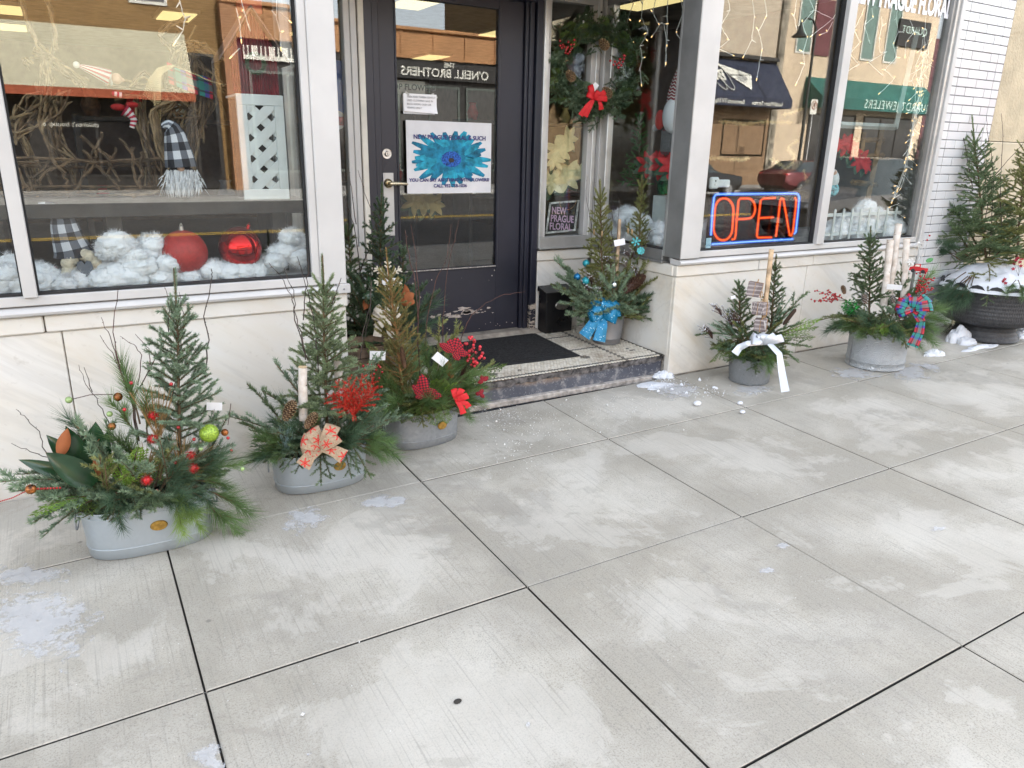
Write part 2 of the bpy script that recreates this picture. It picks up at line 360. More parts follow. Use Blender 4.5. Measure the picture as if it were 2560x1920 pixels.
gr=B(); gr.box((-400,-400,-1.2),(400,400,-0.42)); tag(gr.build('ground',[plain('town_ground',(0.12,0.115,0.1),0.9)]),kind='structure')
cu=B(); cu.box((-12,-2.08,-0.4),(20,-1.905,0.0),0,0.02).shear(); tag(cu.build('kerb',[plain('kerb_concrete',(0.36,0.355,0.34),0.85,var=0.15)]),kind='structure')
rd=B(); rd.box((-60,-17.2,-0.42),(90,-2.08,-0.19)); road=tag(rd.build('road',[M_ASPH]),'grey asphalt street with double yellow line','road',kind='structure')
mk=B()
for y in (-8.86,-8.60): mk.box((-60,y-0.055,-0.195),(90,y+0.055,-0.186))
mk.build('road_marking',[M_YEL],road)
fs=B(); fs.box((-60,-21.0,-0.42),(90,-17.2,-0.05),0,0.02); tag(fs.build('far_pavement',[plain('far_concrete',(0.36,0.35,0.33),0.85)]),kind='structure')

# ================================================================== the flower shop
shop=thing('flower_shop','cream marble and aluminium flower shop front with recessed navy door and white brick pier','shop',(1.16,3.634,0.1))
ZG,ZFR,ZSILL,ZCAP0,ZCAP1=0.972,0.928,0.885,0.810,0.882
def wall_panels(name,xs,y,axis='x',z0f=None,cap_joints=(),side=-1):
    """marble facing: mortar bed, slabs, and a cap course under the sill"""
    bed=B()
    if axis=='x': bed.box((xs[0]+0.02,y+0.012,-0.1),(xs[-1]-0.02,y+0.16,ZSILL))
    else: bed.box((y+0.012*side*-1,xs[0],0.0),(y-0.16*side,xs[-1],ZSILL))
    w=bed.build(name,[M_CAULK],shop)
    for a,c in zip(xs[:-1],xs[1:]):
        b=B()
        if axis=='x':
            b.box((a+0.0025,y,z0f(a)),(c-0.0025,y+0.05,ZCAP0-0.003),0,0.004)
        else: b.box((y,a+0.0025,z0f(a)),(y-0.05*side,c-0.0025,ZCAP0-0.003),0,0.004)
        b.build('marble_panel',[M_MARB],w)
    cs=[xs[0]-(0.010 if axis=='x' else 0)]+list(cap_joints)+[xs[-1]+(0.008 if axis=='x' else 0)]
    for a,c in zip(cs[:-1],cs[1:]):
        b=B()
        if axis=='x': b.box((a+0.003,y-0.014,ZCAP0),(c-0.003,y+0.05,ZCAP1),0,0.006)
        else: b.box((y+0.014*side,a+0.003,ZCAP0),(y-0.05*side,c-0.003,ZCAP1),0,0.006)
        b.build('marble_cap_stone',[M_CAP],w)
    return w
wall_panels('marble_wall',[-2.6,-1.35,-0.09,1.16],FRONT,'x',lambda x:G(x,FRONT)+0.004,(-1.5,-0.147))
wall_panels('marble_wall',[3.37,4.645,5.97],FRONT,'x',lambda x:G(x,FRONT)+0.006,(4.12,4.69))
wall_panels('marble_wall',[3.655,4.575],3.37,'y',lambda y:0.27,(),-1)
wall_panels('marble_wall',[3.655,4.575],1.16,'y',lambda y:0.27,(),1)
wall_panels('marble_wall',[2.895,3.35],4.58,'x',lambda x:0.29,())
wall_panels('marble_wall',[1.18,1.63],4.58,'x',lambda x:0.29,())
def sill_x(x0,x1,y,m=M_WHITE):
    b=B(); prof=[(y+0.06,ZCAP1+0.004),(y-0.028,ZCAP1+0.004),(y-0.040,ZCAP1+0.010),(y-0.043,ZCAP1+0.020),(y-0.038,ZCAP1+0.030),(y-0.026,ZCAP1+0.037),(y+0.06,ZCAP1+0.044)]
    n=len(prof); V=[(x,p[0],p[1]) for x in (x0,x1) for p in prof]
    b.add(V,[tuple(range(n)),tuple(range(2*n-1,n-1,-1))]+[(i,i+n,(i+1)%n+n,(i+1)%n) for i in range(n)])
    o=b.build('window_sill',[m],shop,True,40)
    e=B(); e.box((x1-0.06,y-0.046,ZCAP1+0.002),(x1+0.003,y+0.02,ZCAP1+0.046),0,0.002); e.sphere((x1-0.03,y-0.047,ZCAP1+0.024),0.005,1,8,5); e.build('end_plate',[m,M_DALU],o)
    return o
sill_x(-2.6,1.168,FRONT); sill_x(3.362,5.97,FRONT)
HEAD=2.80
def window(xs,y,m_front,mull,label=None,dark=False):
    """glazed front bay: bottom rail, head, uprights given as (x0, x1, proud), panes between"""
    fr=B(); x0,x1=xs
    fr.box((x0,y-0.016,ZFR),(x1,y+0.05,ZG-0.004),0,0.003)
    hd=B(); hd.box((x0,y-0.016,HEAD),(x1,y+0.05,HEAD+0.07),0,0.003); hd.build('window_head',[m_front],shop)
    fr.box((x0+0.002,y+0.002,ZG-0.004),(x1-0.002,y+0.045,ZG+0.006),1)
    f=fr.build('window_frame',[m_front,M_BLK],shop)
    for (a,c,pr) in mull:
        b=B(); b.box((a,y-pr,ZG-0.008),(c,y+0.045,HEAD),0,0.003); b.box((a-0.007,y+0.004,ZG),(c+0.007,y+0.04,HEAD),1); b.build('mullion',[m_front,M_BLK],f)
    return f
def pane(f,a,b_,y,z0=None,z1=None,mat=None,axis='x'):
    p=B(); z0=z0 or ZG; z1=z1 or HEAD
    if axis=='x': p.box((a,y,z0),(b_,y+0.006,z1))
    else: p.box((y,a,z0),(y+0.006,b_,z1))
    return p.build('glass_pane',[mat or M_GLASS],f)
GY=FRONT+0.028
f=window((-2.6,1.156),FRONT,M_WHITE,[(-0.203,-0.152,0.034),(-1.40,-1.35,0.034),(0.992,1.030,0.02)])
pane(f,-2.6,-1.40,GY); pane(f,-1.35,-0.20,GY); pane(f,-0.153,0.994,GY)
cs=B(); cs.box((1.030,FRONT-0.030,ZFR),(1.158,FRONT+0.10,HEAD+0.1),0,0.004); cs.build('corner_casing',[M_WHITE],shop)
f=window((3.53,5.97),FRONT,M_WHITE,[(4.672,4.752,0.03)])
pane(f,3.54,4.674,GY); PANE_R=pane(f,4.750,5.86,GY)
fr=B(); fr.box((5.862,FRONT-0.004,ZFR),(5.892,FRONT+0.05,HEAD),0,0.003); fr.box((5.892,FRONT-0.020,ZFR),(5.925,FRONT+0.05,HEAD),1,0.003); fr.box((5.925,FRONT-0.034,ZFR),(5.972,FRONT+0.05,HEAD),2,0.003); fr.build('window_jamb',[M_DALU,M_ALU,M_WHITE],shop)
cs=B(); cs.box((3.362,FRONT-0.036,ZFR),(3.530,FRONT+0.09,HEAD+0.1),0,0.004); cs.build('corner_casing',[M_WHITE],shop)
cs=B(); cs.box((3.362,FRONT+0.0,ZFR),(3.44,3.762,HEAD+0.1),0,0.004); cs.box((3.356,3.60,ZFR+0.002),(3.362,3.748,HEAD+0.1),0); cs.box((3.358,3.748,ZFR),(3.40,3.772,HEAD),1,0.003); cs.build('return_post',[M_DALU,M_ALU],shop)
# return window of the porch, right, and the matching one on the left
for X,sg in ((3.37,1),(1.16,-1)):
    fr=B(); fr.box((X-0.012*sg,3.77,ZFR-0.03),(X+0.05*sg,4.58,ZG-0.004),0,0.003); fr.box((X-0.03*sg,3.75,ZFR-0.045),(X+0.04*sg,4.57,ZFR-0.030),0,0.003)
    fr.box((X-0.006*sg,3.77,ZG-0.004),(X+0.04*sg,4.5,ZG+0.006),1); hd=B(); hd.box((X-0.012*sg,3.7,2.52),(X+0.05*sg,4.58,2.62),0); hd.build('window_head',[M_DALU],shop)
    f2=fr.build('window_frame',[M_DALU,M_BLK],shop)
    st=B(); st.box((X-0.010*sg,4.445,ZG),(X+0.04*sg,4.52,2.52),0,0.003); st.box((X-0.016*sg,4.52,ZG-0.03),(X+0.04*sg,4.565,2.56),1,0.003); st.build('mullion',[M_ALU,M_WHITE],f2)
    pane(f2,3.76,4.45,X+0.012*sg,ZG,2.52,None,'y')
# narrow windows beside the door
for (a,c,l,r) in ((2.884,3.312,2.942,3.274),(1.172,1.553,1.215,1.515)):
    fr=B(); fr.box((a,4.548,0.905),(c+0.02,4.62,0.982),0,0.004); fr.box((a-0.002,4.535,0.897),(c+0.03,4.60,0.908),0,0.002); hd=B(); hd.box((a,4.56,2.52),(c,4.62,2.62),0); hd.build('window_head',[M_ALU],shop)
    f3=fr.build('window_frame',[M_ALU],shop)
    st=B(); st.box((a,4.552,0.982),(l-0.022,4.62,2.52),0,0.003); st.box((l-0.022,4.562,0.982),(l,4.62,2.52),1,0.003); st.box((r,4.558,0.982),(c,4.62,2.52),1,0.003); st.build('mullion',[M_ALU,M_WHITE],f3)
    pane(f3,l-0.005,r+0.005,4.60,0.98,2.52)
po=B(); po.box((3.312,4.553,0.90),(3.345,4.60,2.62),0,0.003); po.box((3.318,4.546,2.12),(3.336,4.553,2.62),1)
for z in (2.30,2.345,2.39,2.435,2.48): po.tube([(3.327,4.538,z),(3.327,4.548,z)],0.006,10,2)
po.box((3.345,4.56,0.90),(3.368,4.62,2.62),3); po.build('corner_post',[M_ALU,M_WHITE,M_BLK,M_DALU],shop)
wj=B(); wj.box((1.553,4.55,0.28),(1.590,4.64,2.62),0,0.003); wj.box((1.590,4.585,0.28),(1.602,4.64,2.62),1); wj.box((1.602,4.56,0.28),(1.640,4.66,2.62),2,0.004); wj.build('door_side_trim',[M_WHITE,M_DWOOD,M_CREAM],shop)
# door frame and door
DY=4.64
df=B(); df.box((1.640,4.585,0.28),(1.700,4.70,2.56),0,0.004); df.box((1.700,4.605,0.28),(1.745,4.70,2.56),0,0.003)
df.box((2.775,4.615,0.30),(2.800,4.70,2.56),0,0.003); df.box((2.800,4.600,0.30),(2.835,4.70,2.56),0,0.004); df.box((2.838,4.572,0.295),(2.888,4.70,2.56),0,0.004); df.box((1.64,4.58,2.50),(2.89,4.70,2.62),0)
dframe=df.build('door_frame',[M_NAVY],shop)
pl=B(); pl.box((2.8375,4.5705,0.296),(2.8885,4.60,0.50),0); pl.build('peeling_foot',[M_PEEL],dframe)
dr=B()
dr.box((1.747,DY,0.318),(1.868,DY+0.045,2.50),0,0.003); dr.box((2.583,DY,0.318),(2.773,DY+0.045,2.50),0,0.003); dr.box((1.868,DY+0.0005,0.318),(2.583,DY+0.045,0.79),0,0.0); dr.box((1.868,DY+0.0005,2.44),(2.583,DY+0.045,2.50),0)
for a,bx in (((1.866,DY-0.006,0.775),(2.585,DY+0.01,0.793)),((1.855,DY-0.006,0.775),(1.870,DY+0.01,2.45)),((2.581,DY-0.006,0.775),(2.597,DY+0.01,2.45))): dr.box(a,bx,0,0.004)
door=dr.build('door',[M_NAVY],shop)
p=B(); p.box((1.862,DY+0.012,0.785),(2.59,DY+0.018,2.445)); p.build('glass_pane',[M_DGLASS],door)
def wear_strip():
    b=B(); rg=np.random.default_rng(3)
    for k in range(46):
        cx=2.30+rg.normal(0,0.13); cz=0.470+rg.normal(0,0.012)+0.03*(cx-2.3); n=7; r=abs(rg.normal(0,0.5))*0.016+0.003
        if abs(cx-2.3)<0.09: r*=1.5
        an=np.arange(n)*2*PI/n; rr=r*rg.uniform(0.4,1.3,n)
        b.prism([(cx+1.9*q*math.cos(a),cz+0.55*q*math.sin(a)) for q,a in zip(rr,an)],DY+0.0005,DY-0.0008-0.0004*(k%2))
    for k in range(24):
        cx=rg.uniform(1.9,2.76); cz=rg.choice([rg.uniform(0.33,0.38),rg.uniform(0.55,0.76)]); r=rg.uniform(0.0015,0.005)
        b.prism([(cx+r*math.cos(a),cz+r*math.sin(a)) for a in np.arange(5)*1.2566],DY+0.0005,DY-0.0011)
    return b
wear_strip().build('chipped_paint',[plain('bare_primer',(0.46,0.40,0.36),0.8,var=0.2,scale=40)],door)['kind']='stuff'
gl=B(); gl.box((1.87,DY-0.0072,0.783),(2.58,DY-0.0060,0.7905),0); gl.build('putty_line',[plain('old_putty',(0.36,0.34,0.31),0.8,var=0.3,scale=60)],door)
M_BRASS=plain('antique_brass',(0.36,0.29,0.17),0.3,0.9,0.5,0.12,20); M_STEEL=plain('brushed_steel',(0.6,0.59,0.57),0.32,0.9)
h=B(); h.box((1.758,DY-0.004,1.028),(1.828,DY+0.002,1.422),0,0.001)
for z in (1.045,1.405,1.22): h.sphere((1.815,DY-0.004,z),0.003,1,8,5)
hp=h.build('push_plate',[M_WHITE,M_STEEL],door)
h=B(); h.lathe([(0.0,0.022),(0.012,0.022),(0.024,0.016),(0.029,0.006),(0.029,0.0),(0.0,0.0)],seg=20); h.xf(Matrix.Translation((1.790,DY-0.004,1.358))@Matrix.Rotation(PI/2,4,'X'))
h.tube([(1.790,DY-0.02,1.358),(1.790,DY-0.055,1.358)],[0.011,0.010],10)
h.tube([(1.784,DY-0.055,1.358),(1.815,DY-0.058,1.359),(1.86,DY-0.058,1.358),(1.905,DY-0.052,1.355)],[0.011,0.0125,0.011,0.006],10,1)
h.build('lever_handle',[M_BRASS,plain('satin_brass',(0.50,0.44,0.31),0.28,0.8)],door,True,50)
h=B(); h.lathe([(0.0,0.010),(0.012,0.010),(0.0165,0.004),(0.0165,-0.004),(0.030,-0.0035),(0.031,0.0)],seg=20); h.xf(Matrix.Translation((1.789,DY-0.004,1.538))@Matrix.Rotation(PI/2,4,'X'))
h.box((1.7875,DY-0.0148,1.530),(1.7905,DY-0.0138,1.545),1); h.build('lock_cylinder',[M_STEEL,M_BLK],door)
# porch step: painted riser, mosaic floor
def SZ(y): return 0.271+0.026*(y-3.69)
st=B(); st.add([(1.16,3.712,0.0),(3.37,3.712,0.0),(3.37,3.704,SZ(3.70)-0.012),(1.16,3.704,SZ(3.70)-0.012),(1.16,4.66,0),(3.37,4.66,0),(3.37,4.66,SZ(4.66)-0.012),(1.16,4.66,SZ(4.66)-0.012)],[(0,1,2,3),(3,2,6,7)])
def riser_mat():
    t=NT('worn_blue_grey_riser'); w=t.coord('World'); n=t.noise(w,13,7,0.72); n2=t.noise(w,3.2,4)
    c=t.ramp(n2,[(0.3,(0.05,0.055,0.075)),(0.7,(0.10,0.108,0.13))])
    c=t.mix(t.ramp(n,[(0.52,(0,0,0)),(0.62,(0.75,0.75,0.75))]),c,(0.27,0.265,0.27))
    sx=t.n('SeparateXYZ'); t.ln(w,sx.inputs[0])
    up=t.math('MULTIPLY',t.math('SUBTRACT',t.math('ADD',sx.outputs[2],t.math('MULTIPLY',t.noise(w,6,5),0.16)),0.275),26)
    ru=t.math('MULTIPLY',up,t.ramp(sx.outputs[0],[(0.0,(1,1,1)),(1.0,(1,1,1))]))
    lx=t.math('MULTIPLY',t.math('SUBTRACT',1.0,t.math('MULTIPLY',t.math('SUBTRACT',sx.outputs[0],2.55),3.0),clamp=True),0.7)
    c=t.mix(t.math('MULTIPLY',t.math('MULTIPLY',up,lx,clamp=True),0.55,clamp=True),c,(0.42,0.29,0.18))
    fl=t.noise(w,70,4,0.7); c=t.mix(t.ramp(fl,[(0.60,(0,0,0)),(0.66,(0.6,0.6,0.6))]),c,(0.36,0.36,0.37))
    return t.fin(t.bsdf(c,0.65,0,0.4,t.bump(n,0.4,0.003)))
step=st.build('porch_step',[riser_mat()],shop)
def edge_lip():
    b=B(); rg=np.random.default_rng(5); xs=np.linspace(1.16,3.37,60); 
    top=[]; 
    for x in xs: top.append((x,3.690+rg.uniform(-0.003,0.004),SZ(3.69)-rg.uniform(0.004,0.014)))
    V=np.array([[ (t[0],t[1]+0.016,t[2]-0.001),(t[0],t[1],t[2]),(t[0],t[1]+0.004,t[2]-0.030-rg.uniform(0,0.012)),(t[0],t[1]+0.018,t[2]-0.034)] for t in top]); b.grid(V); return b
edge_lip().build('step_edge',[plain('cracked_tile_bed',(0.12,0.112,0.11),0.8,var=0.45,scale=30,bump=0.5)],step)
lp=B(); lp.box((1.17,3.672,0.10),(3.34,3.715,0.137),0,0.006); lp.build('mortar_fillet',[plain('pale_mortar',(0.38,0.35,0.32),0.85,var=0.25,scale=24,bump=0.5)],step)
bed=B(); bed.add([(1.16,3.692,SZ(3.692)-0.0035),(3.37,3.692,SZ(3.692)-0.0035),(3.37,4.66,SZ(4.66)-0.0035),(1.16,4.66,SZ(4.66)-0.0035)],[(0,1,2,3)]); bed.build('grout_bed',[plain('dark_grout',(0.13,0.12,0.105),0.85,var=0.3,scale=20)],step)
def mosaic():
    b=B(); r=0.0132; dx=r*math.sqrt(3)*1.06; dy=r*1.5*1.06; rg=np.random.default_rng(9); Vs=[];Fs=[];Ms=[];n=0
    hexa=[(math.sin(k*PI/3),math.cos(k*PI/3)) for k in range(6)]
    lines_x=[3.072,1.46]; fl=[(3.235,3.885),(2.845,3.87),(2.55,3.80),(3.22,4.30),(2.1,3.8),(1.7,3.85),(2.3,3.81),(3.0,3.80)]
    for j in range(int(0.90/dy)):
        y=3.700+j*dy
        for i in range(int(2.2/dx)):
            x=1.172+i*dx+(j%2)*dx/2
            if x>3.365: continue
            dark=any(abs(x-l)<dx*0.5 for l in lines_x) or ((abs(y-4.035)<dy*0.5 or abs(y-4.345)<dy*0.5) and (2.83<x<3.07 or 1.46<x<1.7)) or abs(y-3.722)<dy*0.5
            for (fx,fy) in fl:
                d=math.hypot(x-fx,y-fy)
                if (d<r*0.6) or (r*1.2<d<r*2.3 and fx!=2.55 and fx!=3.0 and fx!=2.3): dark=True
            if rg.random()<0.006: continue
            z=SZ(y)+rg.normal(0,0.0004); m=2 if dark else (1 if rg.random()<0.25 else 0)
            Vs+= [(x+r*0.94*a,y+r*0.94*c,z-0.004) for a,c in hexa]+[(x+r*0.86*a,y+r*0.86*c,z) for a,c in hexa]
            Fs+= [tuple(n+6+k for k in range(5,-1,-1))]+[(n+k,n+6+k,n+6+(k+1)%6,n+(k+1)%6) for k in range(6)]; Ms+=[m]*7; n+=12
    b.add(Vs,Fs,np.array(Ms)); return b
def tile_mat(name,c0):
    t=NT(name); w=t.coord('World'); n=t.noise(w,3.5,6,0.7); n2=t.noise(w,60,2)
    c=t.mix(t.ramp(n,[(0.50,(0,0,0)),(0.72,(0.7,0.7,0.7))]),c0,(0.27,0.20,0.13)); c=t.mix(t.ramp(n2,[(0.3,(0.3,0.3,0.3)),(0.55,(0,0,0))]),c,(0.20,0.16,0.12))
    return t.fin(t.bsdf(c,0.4))
mo=mosaic().build('mosaic_tiles',[tile_mat('ivory_tile',(0.68,0.64,0.55)),tile_mat('stained_tile',(0.58,0.53,0.43)),tile_mat('slate_tile',(0.10,0.105,0.10))],step); mo['kind']='stuff'
th=B(); th.add([(1.63,4.50,SZ(4.50)+0.002),(2.90,4.50,SZ(4.5)+0.002),(2.90,4.56,0.314),(1.63,4.56,0.314),(1.63,4.70,0.318),(2.90,4.70,0.318)],[(0,1,2,3),(3,2,5,4)]); th.build('threshold',[plain('worn_stone_threshold',(0.34,0.30,0.25),0.7,var=0.25,scale=12,bump=0.4)],step)
# soffit, upper facade, room behind
up=B(); up.box((-2.6,FRONT-0.05,HEAD+0.07),(1.16,FRONT+0.2,7.6)); up.box((1.16,FRONT-0.05,2.66),(3.37,FRONT+0.2,7.6)); up.box((3.37,FRONT-0.05,HEAD+0.07),(5.97,FRONT+0.2,7.6)); up.box((-12,FRONT,-0.3),(-2.6,FRONT+0.3,7.6)); up.box((-12,FRONT+0.3,7.4),(6.65,14.5,7.6))
up.build('upper_facade',[M_ROCK],shop)  # unseen upper storey and roof, made tall so their shadow covers the pavement
sf=B(); sf.box((1.0,FRONT-0.02,2.62),(3.5,4.75,2.66)); sf.build('porch_soffit',[M_DWOOD],shop)
rm=B(); rm.box((-2.8,14.0,0.0),(6.5,14.2,3.2)); rm.box((-2.8,3.8,0),(-2.6,14,3.2)); rm.box((6.3,3.8,0),(6.5,14,3.2)); rm.box((5.98,3.72,0.1),(6.3,3.86,3.2)); rm.build('shop_wall',[M_IWALL],shop)
rm=B(); rm.box((-2.6,3.80,0.1),(1.14,14,0.30)); rm.box((1.14,4.70,0.1),(3.40,14,0.30)); rm.box((3.40,3.80,0.1),(6.3,14,0.30)); rm.build('shop_floor',[M_IFLOOR],shop)
rm=B(); rm.box((-2.6,3.84,2.92),(6.3,14,3.0)); rm.build('shop_ceiling',[M_ICEIL],shop)
for (x,y) in ((1.33,9.7),(-0.3,10.4),(-0.3,12.0),(-1.6,9.0),(3.15,7.3),(4.8,8.5),(3.2,11),(5.2,11.5),(4.9,6.0),(1.0,6.6)):
    lp=B(); lp.box((x-0.20,y-0.36,2.885),(x+0.20,y+0.36,2.919),0); lp.box((x-0.17,y-0.33,2.876),(x+0.17,y+0.33,2.884),1); lp.build('ceiling_light',[M_WHITE,M_LAMP],shop)
pf=B(); pf.box((-2.6,3.70,0.60),(1.14,4.55,0.955)); pf.box((3.42,3.70,0.60),(6.0,4.6,0.955)); pf.box((2.9,4.63,0.60),(3.42,5.2,0.955)); pf.box((3.42,4.60,0.60),(4.5,5.2,0.954)); pf.build('display_platform',[plain('display_board',(0.35,0.34,0.33),0.8)],shop)
# white glazed brick pier
pr=B(); pr.box((5.975,FRONT-0.0172,0.0),(6.655,FRONT+0.25,3.2)); pr.box((5.975,FRONT-0.0172,3.2),(6.655,FRONT+0.25,7.6))
pier=pr.build('brick_pier',[M_MORT],shop)
_cache={}
def brick_mesh(w,h,d,mat,ch=0.003,key=''):
    k=(round(w,4),round(h,4),round(d,4),mat.name,key)
    if k not in _cache: b=B(); b.box((0,0,0),(w,d,h),0,ch); _cache[k]=b.mesh('brick',[mat])
    return _cache[k]
z=G(6.3,FRONT)-0.02; row=0
while z<2.86:
    js=[5.978,6.058,6.318,6.552,6.652] if row%2==0 else [5.978,6.058,6.188,6.448,6.552,6.652]
    for a,c in zip(js[:-1],js[1:]):
        link_mesh('brick',brick_mesh(c-a-0.006,0.0594,0.03,M_GLZ,0.0025),pier,Matrix.Translation((a+0.003,FRONT-0.020+random.uniform(-0.0012,0.0012),z+0.003)))
    z+=0.0654; row+=1
# neighbour
nb=thing('stucco_building','tan stucco building right of the white brick pier','building',(8.0,3.634,0.1))
b=B(); b.box((6.660,FRONT-0.002,1.722),(16,FRONT+0.3,7.2)); b.build('rough_wall',[M_STUC],nb)
b=B(); b.box((6.660,FRONT-0.022,0.0),(16,FRONT+0.3,1.716),0,0.01); b.build('smooth_base',[M_STUC2],nb)
# ================================================================== the far side of the street (what the panes mirror)
FY=-21.0
def brickmat(name,c1,c2,mort,sc=1.0):
    t=NT(name); w=t.coord('World',(1,1,1),(PI/2,0,0)); bt=t.n('TexBrick'); t.ln(w,bt.inputs['Vector'])
    t.set(bt.inputs['Color1'],c1); t.set(bt.inputs['Color2'],c2); t.set(bt.inputs['Mortar'],mort)
    bt.inputs['Scale'].default_value=sc; bt.inputs['Brick Width'].default_value=0.22; bt.inputs['Row Height'].default_value=0.075; bt.inputs['Mortar Size'].default_value=0.008
    c=t.mix(t.math('MULTIPLY',t.noise(t.coord('World'),0.9,4),0.5),bt.outputs[0],(0.6,0.55,0.5),'MULTIPLY'); pt=t.noise(t.rs((0,0,0),(1,1,5)),1.6,6,0.7); c=t.mix(t.ramp(pt,[(0.45,(0,0,0)),(0.7,(0.6,0.6,0.6))]),c,tuple(x*0.55 for x in c2))
    return t.fin(t.bsdf(c,0.85))
M_BRK1=brickmat('tan_brown_brick',(0.36,0.21,0.075),(0.28,0.16,0.055),(0.17,0.12,0.07))
M_BRK2=brickmat('orange_brick',(0.46,0.23,0.11),(0.38,0.18,0.09),(0.35,0.22,0.13))
M_BRK3=brickmat('pale_painted_brick',(0.62,0.54,0.42),(0.56,0.44,0.32),(0.50,0.43,0.34))
M_ORANGE=plain('orange_brown_fascia',(0.45,0.22,0.09),0.7,var=0.1,scale=1.5); M_DARKG=plain('dark_shop_glass',(0.02,0.02,0.022),0.08,0,0.6,0.2,1.0)
M_SIGNB=plain('black_sign_board',(0.015,0.013,0.012),0.6); M_BEIGE=plain('beige_awning',(0.47,0.43,0.31),0.85,var=0.06,scale=0.8); M_REDV=plain('rust_valance',(0.33,0.075,0.03),0.8)
M_NAVYA=plain('navy_awning',(0.018,0.026,0.055),0.8); M_GREENA=plain('green_awning',(0.012,0.115,0.095),0.8,var=0.12,scale=0.6); M_CREAMB=plain('cream_facade',(0.60,0.47,0.33),0.85,var=0.07,scale=0.7)
M_LET=plain('cream_lettering',(0.72,0.70,0.62),0.6); M_LETG=plain('pale_green_lettering',(0.55,0.68,0.60),0.6); M_TEALW=plain('green_grey_shutter',(0.14,0.22,0.19),0.6); M_MAROON=plain('maroon_panel',(0.13,0.03,0.035),0.6)
M_STONE=plain('rough_stone',(0.30,0.26,0.20),0.9,var=0.4,scale=2.5)
def facade(name,label,x0,x1,h,mat,depth=9):
    t=thing(name,label,'building',((x0+x1)/2,FY,-0.05)); b=B(); b.box((x0,FY-depth,-0.3),(x1,FY,h)); b.build('wall',[mat],t); return t
def far_window(t,x0,x1,z0,z1,mg=M_DARKG,mf=M_CREAM,mull=0):
    f=B(); y=FY; w=0.09
    for a,c in (((x0,y-0.02,z0),(x1,y+0.06,z0+w)),((x0,y-0.02,z1-w),(x1,y+0.06,z1)),((x0,y-0.02,z0+w),(x0+w,y+0.06,z1-w)),((x1-w,y-0.02,z0+w),(x1,y+0.06,z1-w))): f.box(a,c)
    for k in range(mull): xm=x0+(x1-x0)*(k+1)/(mull+1); f.box((xm-0.04,y-0.02,z0+w),(xm+0.04,y+0.05,z1-w))
    o=f.build('window',[mf],t); g=B(); g.box((x0+w,y+0.005,z0+w),(x1-w,y+0.02,z1-w)); g.build('pane',[mg],o); return o
def awning(t,x0,x1,zt,zb,out,mat,val=None,vm=None,ends=True):
    b=B(); y0=FY+0.01; y1=FY+out
    b.add([(x0,y0,zt),(x1,y0,zt),(x1,y1,zb),(x0,y1,zb),(x0,y0,zb),(x1,y0,zb)],[(0,1,2,3),(0,3,4),(1,5,2),(4,3,2,5),(0,4,5,1)])
    o=b.build('awning',[mat],t)
    if val: v=B(); v.box((x0,y1-0.02,zb-val),(x1,y1+0.01,zb-0.002)); v.box((x0,y0,zb-val),(x0+0.02,y1-0.022,zb-0.002)); v.box((x1-0.02,y0,zb-val),(x1,y1-0.022,zb-0.002)); v.build('valance',[vm or mat],o)
    return o
WX=(-1,0,0)
M_FRG=plain('grey_green_frame',(0.10,0.12,0.105),0.6)
bA=facade('brick_shop','tan brown brick shop with a wide beige awning across the street',-14,5.17,8.8,M_BRK1)
awning(bA,-4.5,4.06,4.84,3.0,1.1,M_BEIGE,0.25,M_REDV)
far_window(bA,2.55,3.65,5.62,7.4); far_window(bA,-0.6,0.5,5.62,7.4); far_window(bA,-4.4,-3.3,5.62,7.4)
b=B(); b.box((-5.2,FY+0.002,-0.1),(4.95,FY+0.018,2.95)); b.build('dark_shop_front',[M_SIGNB],bA)
far_window(bA,-4.4,-0.6,0.35,2.75,mf=M_SIGNB,mull=2); far_window(bA,-0.2,3.9,0.35,2.75,mf=M_SIGNB,mull=2)
far_window(bA,4.1,4.9,0.0,4.3,mf=M_SIGNB)
text('sign_text',"children's boutique",(1.25,FY+0.05,1.9),WX,(0,0,1),0.20,M_LET,bA,depth=0.01,align='LEFT')
bO=facade('furniture_store','low store with orange brown fascia boards and a black name board',5.19,18.6,5.80,M_SIGNB)
b=B(); b.box((5.17,FY+0.005,-0.1),(5.62,FY+0.42,5.86)); b.build('brick_pillar',[M_BRK2],bO)
b=B(); b.box((5.17,FY-0.3,5.86),(18.62,FY+0.50,5.99),0,0.02); b.build('roof_cap',[M_ORANGE],bO)
b=B(); b.box((5.63,FY+0.005,4.86),(18.6,FY+0.34,5.85)); fas=b.build('fascia',[M_ORANGE],bO)
for x in np.arange(6.6,18.6,1.42): b=B(); b.box((x-0.05,FY+0.345,4.87),(x+0.05,FY+0.385,5.84)); b.build('batten',[M_ORANGE],fas)
b=B(); b.box((9.6,FY+0.01,4.12),(18.6,FY+0.22,4.855)); nbd=b.build('name_board',[M_SIGNB],bO)
text('sign_text',"THE",(14.68,FY+0.235,4.63),WX,(0,0,1),0.27,M_LET,bO,depth=0.02,bold=0.008,align='LEFT')
text('sign_text',"O'NEILL BROTHERS",(16.28,FY+0.235,4.24),WX,(0,0,1),0.46,M_LET,bO,depth=0.02,bold=0.010,align='LEFT')
kb=B(); kb.box((5.85,FY+0.01,4.22),(9.5,FY+0.16,4.66)); kbo=kb.build('keyboard_sign',[M_LET],bO)
for k,x in enumerate(np.arange(5.9,9.45,0.145)):
    if k%7 not in (2,6): b=B(); b.box((x,FY+0.162,4.38),(x+0.075,FY+0.20,4.655)); b.build('black_key',[M_SIGNB],kbo)
for a,c in ((6.0,8.6),(9.0,11.6),(12.2,15.0),(15.3,18.2)): far_window(bO,a,c,0.5,3.9,mf=M_FRG,mull=1)
bG=facade('plain_brick_block','plain dark brick block between the low store and pale building',18.6,19.4,9.2,M_BRK1)
